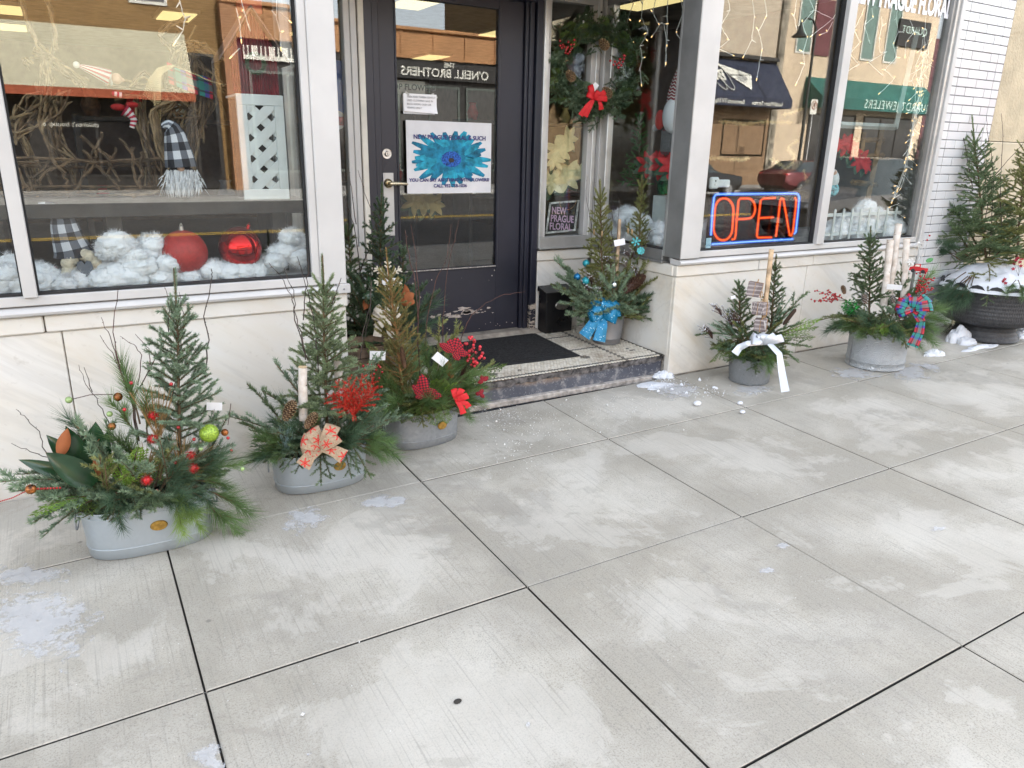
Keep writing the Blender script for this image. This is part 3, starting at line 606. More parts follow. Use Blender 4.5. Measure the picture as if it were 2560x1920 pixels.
bN=facade('pale_brick_building','pale painted brick building with a navy awning and arrow emblem',19.4,31.64,11,M_BRK3)
b=B(); b.box((31.64,FY-3,-0.3),(32.1,FY+0.12,11)); b.build('stone_pilaster',[M_STONE],bN)
b=B(); b.box((19.4,FY+0.005,-0.1),(31.6,FY+0.06,3.7)); b.build('brick_base',[brickmat('brown_brick_base',(0.34,0.2,0.1),(0.27,0.16,0.085),(0.2,0.15,0.1))],bN)
awn=awning(bN,20.0,31.7,5.82,4.05,1.3,M_NAVYA,0.42)
b=B(); b.box((19.4,FY+0.005,5.86),(31.63,FY+0.3,6.02)); b.build('wood_ledge',[M_DWOOD],bN)
_sl=Vector((0,1.3,-1.77)).normalized()
def on_awn(x,f): return (x,FY+0.02+1.3*f+0.03,5.82-1.77*f+0.03)
text('sign_text',"Local Phone Service",(32.0-1.0,FY+1.325,3.72),WX,(0,0,1),0.26,M_LET,bN,depth=0.01,bold=0.006,align='LEFT')
text('sign_text',"Bevcomm TV High Speed",(28.4,FY+1.325,3.72),WX,(0,0,1),0.27,M_LET,bN,depth=0.01,bold=0.004,align='LEFT')
text('sign_text',"BEVCOMM",(27.6,on_awn(27,0.62)[1],on_awn(27,0.62)[2]),WX,(0,-1.3,1.77),0.85,M_LET,bN,depth=0.01,bold=0.02,align='LEFT')
def tri(pts): 
    b=B(); V=[on_awn(x,f_) for x,f_ in pts]; b.add(V,[tuple(range(len(V)))]); return b
em=tri([(29.4,0.42),(27.2,0.16),(27.9,0.46)]); em.add([on_awn(*q) for q in ((29.4,0.44),(27.9,0.49),(29.0,0.83))],[(0,1,2)]); em.build('arrow_emblem',[M_LET],bN)
b=B()
for k,x in enumerate((26.9,27.4)):
    an=np.linspace(0,2*PI,28); b.tube([on_awn(x+0.42*math.cos(a)*0.8-0.35*math.sin(a),0.45-0.42*math.sin(a)) for a in an],0.022,4,0,False)
b.build('ring_emblem',[M_LET],bN)
far_window(bN,28.4,31.4,1.35,3.1,mull=1,mg=M_TEALW); far_window(bN,24.6,27.6,0.5,3.1,mull=1); far_window(bN,20.5,23.6,0.5,3.1,mull=1)
for x in (21,25.0): far_window(bN,x,x+1.2,7.2,9.4)
bJ=facade('jewellery_shop','cream building with a long green awning and tall shutters',32.1,44.6,11.5,M_CREAMB)
awj=awning(bJ,34.0,44.3,5.35,4.35,1.2,M_GREENA,0.55)
text('sign_text',"QUARDT JEWELERS",(43.35,FY+1.225,3.92),WX,(0,0,1),0.62,M_LETG,bJ,depth=0.01,align='LEFT',space=1.12)
b=B(); b.box((40.9,FY+0.01,7.35),(43.7,FY+0.15,8.7)); b.build('name_board',[M_SIGNB],bJ)
text('sign_text',"QUARDT",(43.4,FY+0.16,8.0),WX,(0,0,1),0.55,M_LETG,bJ,depth=0.01,align='LEFT')
for x in (32.9,35.6,38.0,40.0): far_window(bJ,x,x+1.15,6.4,9.6,mg=M_TEALW); 
b=B(); b.box((34.15,FY+0.01,6.4),(35.45,FY+0.08,9.0)); b.build('maroon_panel',[M_MAROON],bJ)
far_window(bJ,34.6,38.5,0.4,3.6,mull=2,mf=M_SIGNB); far_window(bJ,39.2,43.8,0.4,3.6,mull=2,mf=M_SIGNB)
bK=facade('corner_block','grey corner block beyond the cream jewellery building',44.65,62,8.0,M_MAROON); far_window(bK,46,50,0.5,3.5); far_window(bK,52,58,0.5,3.5)
# street lamp and sign on the far kerb
LP=(30.3,-17.7)
sl_=thing('street_lamp','dark iron street lamp with a bell shade on the far kerb','street lamp',(LP[0],LP[1],-0.05)); M_IRON=plain('dark_iron',(0.035,0.038,0.035),0.5,0.3)
b=B(); b.tube([(LP[0],LP[1],-0.05),(LP[0],LP[1],0.5),(LP[0],LP[1],0.55),(LP[0],LP[1],7.0)],[0.14,0.14,0.075,0.055],10); b.build('post',[M_IRON],sl_,True,40)
b=B(); b.tube([(LP[0],LP[1],6.9),(LP[0]-0.25,LP[1],7.25),(LP[0]-0.7,LP[1],7.3),(LP[0]-1.0,LP[1],7.05)],0.04,8); b.build('arm',[M_IRON],sl_,True)
b=B(); b.lathe([(0.02,0.55),(0.09,0.42),(0.13,0.2),(0.36,0.02),(0.36,0.0),(0.3,0.0)],(LP[0]-1.0,LP[1],6.5),14); b.build('bell_shade',[M_IRON],sl_,True,50)
ps=thing('parking_sign','small round banned parking sign on a thin post at far kerb','sign',(30.7,-17.6,-0.05))
b=B(); b.tube([(30.7,-17.6,-0.05),(30.7,-17.6,3.9)],0.03,6); b.build('post',[M_ALU],ps)
b=B(); b.box((30.48,-17.59,3.3),(30.92,-17.565,3.95)); b.build('plate',[M_LET],ps)
b=B(); an=np.linspace(0,2*PI,24); b.tube([(30.7+0.17*math.cos(a),-17.555,3.7+0.17*math.sin(a)) for a in an],0.018,5); b.tube([(30.58,-17.555,3.58),(30.82,-17.555,3.82)],0.018,5); b.build('ban_ring',[M_REDV],ps)
text('letter','P',(30.78,-17.56,3.61),WX,(0,0,1),0.26,M_SIGNB,ps,depth=0.004,bold=0.01,align='LEFT')
# parked cars
def car(name,label,x0,y,length,height,color,face=1,suv=False):
    t=thing(name,label,'car',(x0+length/2,y,-0.19),'cars parked along the street'); z0=-0.19
    paint=plain(name+'_paint',color,0.25,0.3,0.6,0.05,2); gl=plain('car_glass',(0.03,0.045,0.05),0.05,0,0.7); tyre=M_BLK; rim=plain('alloy_rim',(0.45,0.45,0.46),0.3,0.8)
    L=length; W=0.93 if suv else 0.88; H=height
    st=[(0.0,0.52,0.70,0.70,.80),(0.02,0.30,0.80,0.82,.92),(0.12,0.24,0.86,0.90,1),(0.27,0.22,0.92,0.97,1),(0.33,0.22,0.94,1.10,1),(0.45,0.22,0.95,H-0.02,1),(0.60,0.22,0.96,H,1),(0.76,0.22,0.97,H-0.05,1)]
    st+= [(0.93,0.24,1.0,H-0.2,.98),(0.99,0.30,0.98,1.02,.93),(1.0,0.45,0.90,0.90,.88)] if suv else [(0.86,0.24,0.98,1.08,1),(0.96,0.28,0.98,1.02,.95),(1.0,0.42,0.88,0.88,.86)]
    rings=[]
    for (f,zb,zs,zr,w) in st:
        ww=W*w; wc=ww*0.74 if zr>zs+0.12 else ww*0.9
        pts=[(-ww*0.8,zb),(-ww,zb+0.18),(-ww,zs-0.1),(-ww*0.96,zs),(-wc,zr-0.03),(-wc*0.8,zr),(wc*0.8,zr),(wc,zr-0.03),(ww*0.96,zs),(ww,zs-0.1),(ww,zb+0.18),(ww*0.8,zb)]
        xx=x0+L*f if face>0 else x0+L*(1-f)
        rings.append([(xx,y+p,z0+q) for p,q in pts])
    V=np.array(rings); b=B(); n,k=V.shape[:2]; Fq=[];Ms=[]
    for i in range(n-1):
        for j in range(k):
            Fq.append((i*k+j,(i+1)*k+j,(i+1)*k+(j+1)%k,i*k+(j+1)%k)); cab=(V[i,4,2]-V[i,3,2]>0.05) or (V[i+1,4,2]-V[i+1,3,2]>0.05)
            slope=abs(V[i,6,2]-V[i+1,6,2])>0.15
            Ms.append(1 if cab and (j in (3,7) or (slope and j in (4,5,6))) else 0)
    Fq+= [tuple(range(k)),tuple(range(n*k-1,(n-1)*k-1,-1))]; Ms+=[0,0]
    b.add(V.reshape(-1,3),Fq,np.array(Ms)); b.build('body',[paint,gl],t,True,35)
    r=0.36 if suv else 0.32
    for fx in (0.19,0.80):
        for sy in (-1,1):
            xx=x0+L*(fx if face>0 else 1-fx); yy=y+sy*(W-0.10)
            w=B(); w.tube([(xx,yy-0.11,z0+r),(xx,yy+0.11,z0+r)],r,20); wo=w.build('wheel',[tyre],t,True,50)
            w=B(); w.tube([(xx,yy-0.118,z0+r),(xx,yy+0.118,z0+r)],r*0.62,10); w.build('rim',[rim],wo)
    xf=x0 if face>0 else x0+L; xb=x0+L if face>0 else x0; dirx=-1 if face>0 else 1
    for sy in (-1,1):
        h=B(); h.sphere((xf-dirx*0.12,y+sy*W*0.74,z0+0.72),0.16,0,10,7,(0.8,0.9,0.5)); h.build('headlight',[M_STEEL],t,True)
        h=B(); h.sphere((xb+dirx*0.10,y+sy*W*0.76,z0+0.86),0.15,0,10,7,(0.7,0.9,0.6)); h.build('tail_light',[plain('red_lens',(0.5,0.01,0.01),0.2)],t,True)
    h=B(); h.box((xf+dirx*0.01,y-0.45,z0+0.50),(xf-dirx*0.1,y+0.45,z0+0.68),0,0.02); h.build('grille',[M_IRON],t)
    h=B(); h.box((xf+dirx*0.03,y-0.16,z0+0.36),(xf+dirx*0.005,y+0.16,z0+0.46)); h.build('number_plate',[M_LET],t)
    return t
car('red_sedan','dark red sedan parked across the street under the awnings',26.3,-15.7,4.7,1.46,(0.12,0.006,0.012),-1)
car('black_hatchback','black car parked in front of the pale brick building',19.2,-15.7,4.6,1.5,(0.012,0.012,0.015),-1)
car('grey_suv','grey sport utility car parked on the near side of the street',13.0,-3.75,4.7,1.72,(0.16,0.15,0.14),1,True)
# ================================================================== greenery
def leafmat(name,dark,light,rough=0.5,trans=0.15,tip=None):
    t=NT(name); at=t.n('Attribute'); at.attribute_name='pc'; sx=t.n('SeparateXYZ'); t.ln(at.outputs['Vector'],sx.inputs[0])
    oi=t.n('ObjectInfo'); f=t.math('ADD',t.math('MULTIPLY',sx.outputs[0],0.75),t.math('MULTIPLY',oi.outputs['Random'],0.3))
    c=t.ramp(f,[(0.05,dark),(0.9,light)])
    if tip: c=t.mix(t.math('MULTIPLY',sx.outputs[1],0.8),c,tip)
    b=t.bsdf(c,rough,0,0.35); b.inputs['Subsurface Weight'].default_value=0.0
    tl=t.n('BsdfTranslucent'); t.set(tl.inputs[0],c); mx=t.n('MixShader'); mx.inputs[0].default_value=trans; t.ln(b.outputs[0],mx.inputs[1]); t.ln(tl.outputs[0],mx.inputs[2])
    return t.fin(mx)
L_SPR=leafmat('spruce_needles',(0.0614,0.0988,0.0489),(0.2016,0.2787,0.1393)); L_BLUE=leafmat('blue_spruce_needles',(0.0876,0.1355,0.0903),(0.2804,0.3743,0.245))
L_PALE=leafmat('pale_spruce_needles',(0.1227,0.1673,0.0903),(0.3505,0.4301,0.2385)); L_GOLD=leafmat('golden_conifer_needles',(0.095,0.092,0.03),(0.31,0.285,0.11)); L_OLIVE=leafmat('olive_spruce_needles',(0.0876,0.1051,0.0322),(0.2892,0.3027,0.1097))
L_DARK=leafmat('dark_fir_needles',(0.0385,0.0701,0.0386),(0.1315,0.1992,0.1097)); L_FIR=leafmat('noble_fir_needles',(0.0965,0.1514,0.0928),(0.3066,0.4063,0.258)); L_PINE=leafmat('pine_needles',(0.05,0.095,0.03),(0.17,0.27,0.095)); L_PINEB=leafmat('bright_pine_needles',(0.10,0.17,0.03),(0.29,0.40,0.11))
L_PINED=leafmat('dark_pine_needles',(0.025,0.055,0.03),(0.10,0.17,0.095)); L_CEDAR=leafmat('cedar_sprays',(0.055,0.10,0.022),(0.19,0.28,0.075)); L_CEDB=leafmat('bright_cedar_sprays',(0.10,0.20,0.02),(0.28,0.44,0.08)); L_FROST=leafmat('frosted_green_sprays',(0.10,0.23,0.13),(0.42,0.60,0.46))
M_BARK=plain('spruce_bark',(0.135,0.085,0.045),0.85,var=0.3,scale=30); M_BARKO=plain('orange_stem',(0.36,0.18,0.07),0.8,var=0.2,scale=30); M_TWIG=plain('red_brown_twig',(0.075,0.032,0.024),0.6,var=0.3,scale=25); M_TWIGD=plain('dark_twig',(0.06,0.043,0.035),0.7,var=0.3,scale=25)
def nrm(v): v=np.asarray(v,float); return v/(np.linalg.norm(v)+1e-12)
def perp(D):
    a=np.array([0,0,1.]) if abs(D[2])<0.9 else np.array([1.,0,0]); U=nrm(np.cross(D,a)); return U,np.cross(D,U)
class Leaf:
    def __init__(s,seed): s.T=[]; s.C=[]; s.rg=np.random.default_rng(seed); s.stem=B()
    def needles(s,P,D,L,dens,nl,nw,ang,up=None,bias=0.0,curve=None,tone=None):
        rg=s.rg; n=max(3,int(L*dens)); t=np.sort(rg.random(n)); D=nrm(D); U,W=perp(D)
        pos=P+D*(L*t)[:,None]
        if curve is not None: pos=pos+curve[None,:]*(t**2)[:,None]
        az=rg.uniform(0,2*PI,n); rad=np.cos(az)[:,None]*U+np.sin(az)[:,None]*W
        if up is not None and bias: rad=rad+bias*up[None,:]; rad/=np.linalg.norm(rad,axis=1)[:,None]+1e-9
        a=np.radians(ang)*rg.uniform(0.75,1.2,n); a=np.where(t>0.93,a*0.55,a)
        d=np.cos(a)[:,None]*D+np.sin(a)[:,None]*rad
        tip=pos+d*(nl*rg.uniform(0.7,1.1,n))[:,None]
        sd=np.cross(d,rg.normal(size=(n,3))); sd/=np.linalg.norm(sd,axis=1)[:,None]+1e-9
        s.T.append(np.stack([pos-sd*nw/2,pos+sd*nw/2,tip],1))
        base=(rg.random() if tone is None else tone); s.C.append(np.clip(base*0.6+rg.random(n)*0.4+0.12*(t-0.5),0,1))
    def quads(s,Q,tone):   # flat leaflets (n,4,3)
        s.T.append(Q[:,[0,1,2]]); s.C.append(tone); s.T.append(Q[:,[0,2,3]]); s.C.append(tone)
    def into(s,b,m=0):
        T=np.concatenate(s.T); C=np.concatenate(s.C); n=len(T); pc=np.zeros((n*3,3)); pc[:,0]=np.repeat(C,3); pc[:,1]=np.tile([0,0,1],n)
        b.add(T.reshape(-1,3),np.arange(n*3).reshape(-1,3),m,pc); return b
def spruce_branch(lf,P,D,L,up,dens=1500,nl=0.0125,nw=0.0030,side=0.6,ang=52,droop=0.0,stem=True,sub=0.030,bias=0.25):
    """one conifer branch: a leading shoot and paired side shoots in a plane"""
    rg=lf.rg; D=nrm(D); S=nrm(np.cross(D,up)); N=np.cross(S,D); cv=-N*droop*L
    lf.needles(P,D,L,dens,nl,nw,ang,N,bias,cv)
    k=int(L/sub); sg=1
    for i in range(1,k+1):
        t=(i-0.3*rg.random())/(k+0.6); 
        if t<0.14: continue
        sl=side*L*(1-t)**0.8*rg.uniform(0.75,1.15)+0.012
        if sl<0.016: continue
        sg=-sg; a=math.radians(rg.uniform(38,58)); d=nrm(D*math.cos(a)+S*sg*math.sin(a)+N*rg.uniform(-0.18,0.28)); p=P+D*L*t+cv*t*t
        lf.needles(p,d,sl,dens,nl,nw,ang,N,bias,-N*droop*sl*0.5)
        if sl>0.10:
            for q in (0.35,0.6,0.8):
                for g in (-1,1):
                    d2=nrm(d*0.75+g*np.cross(d,N)*0.65); lf.needles(p+d*sl*q,d2,sl*(1-q)*0.6+0.012,dens,nl,nw,ang,N,bias)
    if stem:
        ts=np.linspace(0,1,5); lf.stem.tube([P+D*L*t+cv*t*t for t in ts],[0.0028*(1-0.7*t)+0.0006 for t in ts],4,0,False)
def spruce_tree(parent,base,tip,rad,seed,mat,n=44,top=0.14,el=(12,58),name='spruce_top',stem=None,dens=2300,nl=0.0140,nw=0.0031,power=0.85,low=0.04,side=0.55,trunk=0.008):
    lf=Leaf(seed); rg=lf.rg; base=np.array(base,float); tip=np.array(tip,float); A=tip-base; H=np.linalg.norm(A); D=A/H; U,W=perp(D)
    az=rg.uniform(0,2*PI)
    n=int(n*1.12)
    for i in range(n):
        f=i/(n-1); t=low+(1-top-low)*f**0.92; az+=2.399+rg.uniform(-0.5,0.5)
        L=rad*((1-t)/(1-low))**power*(rg.uniform(0.75,1.25) if i%4 else rg.uniform(0.4,0.75))+0.016
        e=math.radians(el[0]+(el[1]-el[0])*t+rg.uniform(-9,9)); h=U*math.cos(az)+W*math.sin(az); d=h*math.cos(e)+D*math.sin(e)
        spruce_branch(lf,base+A*t,d,L,nrm(D+0.5*rg.normal(size=3)),dens,nl,nw,side*rg.uniform(0.8,1.25),droop=-0.25*rg.random()+0.08,sub=0.036)
    for k in range(4):
        a=k*1.57+rg.random(); h=U*math.cos(a)+W*math.sin(a); lf.needles(base+A*(1-top*0.95),nrm(h*0.62+D),rad*0.30+0.02,dens,nl,nw,45)
    lf.needles(base+A*(1-top),D,H*top*0.99,dens*1.5,nl*1.05,nw,42)
    t=parent_part(name,parent,base)
    ts=np.linspace(0,1,9); wob=rg.normal(0,0.0025,(9,3)); b=B(); b.tube([base+A*q+wob[k] for k,q in enumerate(ts)],[trunk*0.75*(1-0.75*q)+0.001 for q in ts],7)
    b.V+=lf.stem.V; 
    off=b.n
    for Lq,Sq,Mq,Pq in zip(lf.stem.L,lf.stem.S,lf.stem.M,lf.stem.P): b.L.append(Lq+off); b.S.append(Sq); b.M.append(Mq); b.P.append(Pq)
    b.n+=lf.stem.n
    trunk_o=b.build('trunk',[stem or M_BARK],t); c=B(); lf.into(c); c.build('crown',[mat],t)
    return t
def parent_part(name,parent,base):
    e=bpy.data.objects.new(name,None); COL.objects.link(e); e.empty_display_size=0.02; e.parent=parent; e.location=Vector(base)-origin(parent); return e
# shared branch meshes, grown along +Z, drooping towards -Y, nominal length given
PROTO={}
def proto(kind,var,L,mat,fn):
    lf=Leaf(sum(map(ord,kind))+var*17); fn(lf,L,lf.rg); b=B(); lf.into(b,0)
    off=b.n
    b.V+=lf.stem.V
    for Lq,Sq,Mq,Pq in zip(lf.stem.L,lf.stem.S,lf.stem.M,lf.stem.P): b.L.append(Lq+off); b.S.append(Sq); b.M.append(Mq+1); b.P.append(Pq)
    PROTO.setdefault(kind,[]).append((b.mesh(kind,[mat,M_BARK]),L))
Z0=np.zeros(3); ZD=np.array([0,0,1.]); YU=np.array([0,1.,0])
def _spr(dens,nl,nw,side,droop,ang,bias,sub=0.03): return lambda lf,L,rg: spruce_branch(lf,Z0,ZD,L,YU,dens,nl,nw,side,ang,droop,True,sub,bias)
for v in range(3):
    proto('spruce_branch',v,0.17,L_SPR,_spr(1500,0.0135,0.0030,0.55,0.12+0.1*v,52,0.3))
    proto('blue_spruce_branch',v,0.17,L_BLUE,_spr(1500,0.0135,0.0031,0.55,0.10+0.1*v,52,0.3))
    proto('olive_branch',v,0.15,L_OLIVE,_spr(1500,0.0125,0.0030,0.55,0.1+0.1*v,50,0.3))
    proto('noble_fir_branch',v,0.17,L_FIR,_spr(2000,0.0185,0.0034,0.62,0.10+0.08*v,58,0.75,0.042))
    proto('dark_fir_branch',v,0.16,L_DARK,_spr(1900,0.0175,0.0033,0.62,0.10+0.08*v,56,0.6,0.04))
def pinefn(n_tuft,nl,cnt,nw=0.0017):
    def f(lf,L,rg):
        ts=np.linspace(0,1,6); cv=lambda t:np.array([0,-0.16*L*t*t,L*t]); lf.stem.tube([cv(t) for t in ts],[0.003*(1-0.5*t) for t in ts],5,0,False)
        for k in range(n_tuft):
            t=0.35+0.65*(k+1)/n_tuft; d=nrm(np.array([rg.normal(0,0.5),rg.normal(0,0.35),1.0])) if k<n_tuft-1 else nrm(np.array([0,-0.25,1.0]))
            p=cv(t) if k==n_tuft-1 else cv(t*0.8)
            if k<n_tuft-1: lf.stem.tube([p,p+d*0.03],0.002,4,0,False); p=p+d*0.012
            lf.needles(p-d*0.02,d,0.05,cnt/0.05,nl,nw,38,None,0,None)
    return f
for v in range(3):
    proto('pine_branch',v,0.15,L_PINE,pinefn(4,0.072,90)); proto('bright_pine_branch',v,0.15,L_PINEB,pinefn(5,0.07,95)); proto('dark_pine_branch',v,0.16,L_PINED,pinefn(4,0.072,90))
def cedarfn(lf,L,rg):
    cv=lambda t:np.array([0,-0.22*L*t*t,L*t]); ts=np.linspace(0,1,6); lf.stem.tube([cv(t) for t in ts],[0.0018*(1-0.6*t) for t in ts],4,0,False)
    Q=[];C=[]; k=22
    def leaflet(p,d,n,l,w): s=np.cross(d,n); return [p,p+d*l*0.5+s*w/2,p+d*l,p+d*l*0.5-s*w/2]
    for i in range(k):
        t=0.08+0.9*i/k; sg=1 if i%2 else -1; a=math.radians(46+rg.uniform(-8,8)); l=L*0.42*(math.sin(PI*min(1,0.25+t*0.8)))*rg.uniform(0.75,1.1)
        d=nrm(np.array([sg*math.sin(a),rg.normal(0,0.10)-0.12,math.cos(a)])); n=nrm(np.cross(d,np.array([sg*math.cos(a),0,-math.sin(a)]))); p=cv(t); tone=rg.random(); m=max(4,int(l/0.0065))
        for j in range(m):
            q=(j+0.5)/m; pp=p+d*l*q+np.array([0,-0.15*l*q*q,0]); s=np.cross(d,n)*(1 if j%2 else -1)
            d2=nrm(d*0.72+s*0.7); Q.append(leaflet(pp,d2,n,(0.016*(1-0.55*q)+0.004),0.0042)); C.append(np.clip(tone*0.5+0.5*rg.random(),0,1))
            Q.append(leaflet(pp,d,n,0.011,0.0035)); C.append(tone)
    lf.quads(np.array(Q),np.array(C))
for v in range(3): proto('cedar_branch',v,0.16,L_CEDAR,cedarfn); proto('bright_cedar_branch',v,0.15,L_CEDB,cedarfn); proto('frosted_spray',v,0.13,L_FROST,cedarfn)
def put(kind,parent,base,tip,var=None,wide=1.0,roll=0.0,name=None):
    me,L=random.choice(PROTO[kind]) if var is None else PROTO[kind][var%len(PROTO[kind])]
    base=Vector(base); tip=Vector(tip); d=tip-base; l=d.length; zd=d/l; up=Vector((0,0,1)); x=zd.cross(up)
    if x.length<0.05: x=zd.cross(Vector((0.3,-1,0)))
    x.normalize(); y=-(x.cross(zd)) ; y=zd.cross(x); y.normalize(); 
    if y.z<0: y=-y; x=-x
    if roll: q=Matrix.Rotation(roll,3,zd); x=q@x; y=q@y
    x=y.cross(zd); s=l/L; w=s**0.6*wide
    M=Matrix(((x.x*w,y.x*w,zd.x*s,base.x),(x.y*w,y.y*w,zd.y*s,base.y),(x.z*w,y.z*w,zd.z*s,base.z),(0,0,0,1)))
    return link_mesh(name or kind.replace('bright_','').replace('dark_',''),me,parent,M)
def skirt(parent,c,rx,ry,zr,kinds,n,reach=(0.10,0.20),el=(-25,35),seed=1,az=(0,2*PI),bed=0.45):
    """a ring of cut branches pushed into the soil and spilling over the rim"""
    rg=random.Random(seed)
    for i in range(n):
        a=az[0]+(az[1]-az[0])*(i+rg.uniform(-0.4,0.4))/n; e=math.radians(rg.uniform(*el)); L=rg.uniform(*reach)
        b=Vector((c[0]+rx*bed*math.cos(a),c[1]+ry*bed*math.sin(a),zr-0.005+rg.uniform(0,0.03)))
        lip=Vector((rx*(1-bed)*math.cos(a)*1.0,ry*(1-bed)*math.sin(a)*1.0,0.0))
        d=Vector((math.cos(a)*math.cos(e),math.sin(a)*math.cos(e),math.sin(e)))
        put(rg.choice(kinds),parent,b,b+lip+d*L,rg.randrange(3),rg.uniform(0.9,1.15),rg.uniform(-0.6,0.6))
def twig(parent,pts,r=0.0032,mat=None,seed=0,name='twig',buds=True):
    rg=np.random.default_rng(seed+5); P=np.array([tuple(p) for p in pts],float); out=[]
    for a,c in zip(P[:-1],P[1:]):
        for t in np.linspace(0,1,5)[:-1]: out.append(a+(c-a)*t+rg.normal(0,0.0022,3))
    out.append(P[-1]); out=np.array(out); n=len(out); b=B(); b.tube(out,[r*(1-0.62*i/n) for i in range(n)],5)
    if buds:
        for i in range(3,n-1,2): b.sphere(out[i]+rg.normal(0,0.002,3),r*0.75,0,5,4,(1,1,1.5))
    return b.build(name,[mat or M_TWIG],parent)
M_MAGT=plain('magnolia_leaf_top',(0.018,0.055,0.022),0.22,0,0.6,0.15,12); M_MAGB=plain('magnolia_leaf_underside',(0.27,0.085,0.028),0.75,0,0.3,0.12,14)
def magnolia(parent,base,tip,width,facing,cup=0.25,curl=0.1):
    base=np.array(base,float); tip=np.array(tip,float); A=tip-base; L=np.linalg.norm(A); D=A/L; N=nrm(np.array(facing)-D*np.dot(facing,D)); S=np.cross(D,N)
    n,k=9,7; T=np.zeros((n,k,3))
    for i in range(n):
        t=i/(n-1); w=width*math.sin(PI*min(1,0.06+t*0.94)**0.85)**0.8 if t<1 else 0.001
        for j in range(k): q=(j/(k-1)-0.5)*2; T[i,j]=base+D*L*t+S*q*w/2+N*(cup*w*0.5*q*q-0.012*abs(q)**0.5*0-curl*L*t*t)
    b=B(); b.grid(T,0); b.grid((T-N*0.0012)[:,::-1],1)
    return b.build('magnolia_leaf',[M_MAGT,M_MAGB],parent,True)
M_CONE=plain('pine_cone_scale',(0.115,0.06,0.032),0.6,0,0.4,0.25,40); M_CONET=plain('pine_cone_tip',(0.40,0.27,0.14),0.7,var=0.2,scale=40); M_CONEW=plain('white_dipped_cone',(0.70,0.69,0.66),0.7); M_CONED=plain('dark_cone',(0.065,0.026,0.018),0.5)
def cone(parent,base,tip,r,mats=None,n=70,open_=0.9,name='pine_cone'):
    base=np.array(base,float); tip=np.array(tip,float); A=tip-base; L=np.linalg.norm(A); D=A/L; U,W=perp(D); b=B()
    b.tube([base+A*t for t in (0.02,0.3,0.7,0.98)],[r*0.45,r*0.6,r*0.42,r*0.1],8)
    for i in range(n):
        t=(i+0.5)/n; a=i*2.39996; h=U*math.cos(a)+W*math.sin(a); rr=r*math.sin(PI*(0.12+0.80*t))**0.7; s=np.cross(D,h); w=rr*0.52; th=0.10*r
        p=base+A*t*0.94; d=nrm(h*open_+D*(0.25+0.55*t)); q=p+d*rr*1.05
        nn=np.cross(s,d)
        V=[p-s*w*0.3,p+s*w*0.3,q+s*w*0.5-d*rr*0.12,q+D*rr*0.10,q-s*w*0.5-d*rr*0.12,q-nn*th+s*w*0.42-d*rr*0.08,q-nn*th-s*w*0.42-d*rr*0.08]
        b.add(V,[(0,1,2,3,4),(0,6,5,1)],0); b.add([V[2]+nn*0.0006,V[3]+nn*0.0006,V[4]+nn*0.0006,V[6],V[5]],[(0,1,2,3,4)],1)
    return b.build(name,mats or [M_CONE,M_CONET],parent)
def birchmat():
    t=NT('birch_bark'); at=t.n('Attribute'); at.attribute_name='pc'; mp=t.n('Mapping'); t.ln(at.outputs['Vector'],mp.inputs[0]); mp.inputs['Scale'].default_value=(3,95,1)
    n=t.noise(mp.outputs[0],1.0,3,0.6); w=t.coord('Object'); c=t.ramp(t.noise(w,22,4),[(0.3,(0.50,0.42,0.35)),(0.7,(0.72,0.68,0.63))])
    c=t.mix(t.ramp(n,[(0.63,(0,0,0)),(0.70,(0.9,0.9,0.9))]),c,(0.10,0.07,0.05)); return t.fin(t.bsdf(c,0.7,0,0.3,t.bump(n,0.3,0.002)))
M_BIRCH=birchmat(); M_CUT=plain('cut_wood',(0.58,0.42,0.25),0.8,var=0.15,scale=40)
def birch(parent,base,tip,r,name='birch_log',mats=None):
    base=np.array(base,float); tip=np.array(tip,float); ts=np.linspace(0,1,7); b=B(); rg=np.random.default_rng(int(abs(base[0])*1000))
    P=[base+(tip-base)*t+rg.normal(0,r*0.06,3)*(0<t<1) for t in ts]; b.tube(P,[r*rg.uniform(0.94,1.05) for t in ts],14,0,False)
    D=nrm(tip-base); U,W=perp(D); an=np.arange(14)*2*PI/14
    b.add([tip+D*0.001*0+U*math.cos(a)*r*0.99+W*math.sin(a)*r*0.99+D*rg.uniform(-0.001,0.003) for a in an],[tuple(range(14))],1)
    for k in range(2):
        q=P[2+2*k]; a=rg.uniform(3.6,5.6); b.sphere(q+(U*math.cos(a)+W*math.sin(a))*r*0.85,r*0.28,2,7,5,(1,1,0.7))
    return b.build(name,mats or [M_BIRCH,M_CUT,M_TWIGD],parent,True,50)
M_CARD=plain('white_card',(0.80,0.80,0.82),0.6,var=0.02); M_PICK=plain('clear_plastic_pick',(0.30,0.26,0.24),0.3)
def tagcard(parent,c,w,h,rot=0.0,stake=None,lean=0.15,yaw=-0.35,lines=0,label=None):
    """price card on a stake; blank face towards the street"""
    M=Matrix.Translation(Vector(c))@Matrix.Rotation(yaw,4,'Z')@Matrix.Rotation(rot,4,'Y')@Matrix.Rotation(lean,4,'X')
    b=B(); b.box((-w/2,-0.0006,-h/2),(w/2,0.0006,h/2)); b.xf(M); o=b.build('price_card',[M_CARD],parent)
    if stake is not None: s=B(); p=Vector(c)+Vector((0,0.002,-h*0.3)); s.tube([tuple(p),tuple((p+Vector(stake))/2),tuple(stake)],0.0015,5); s.build('card_stake',[M_PICK],o)
    return o
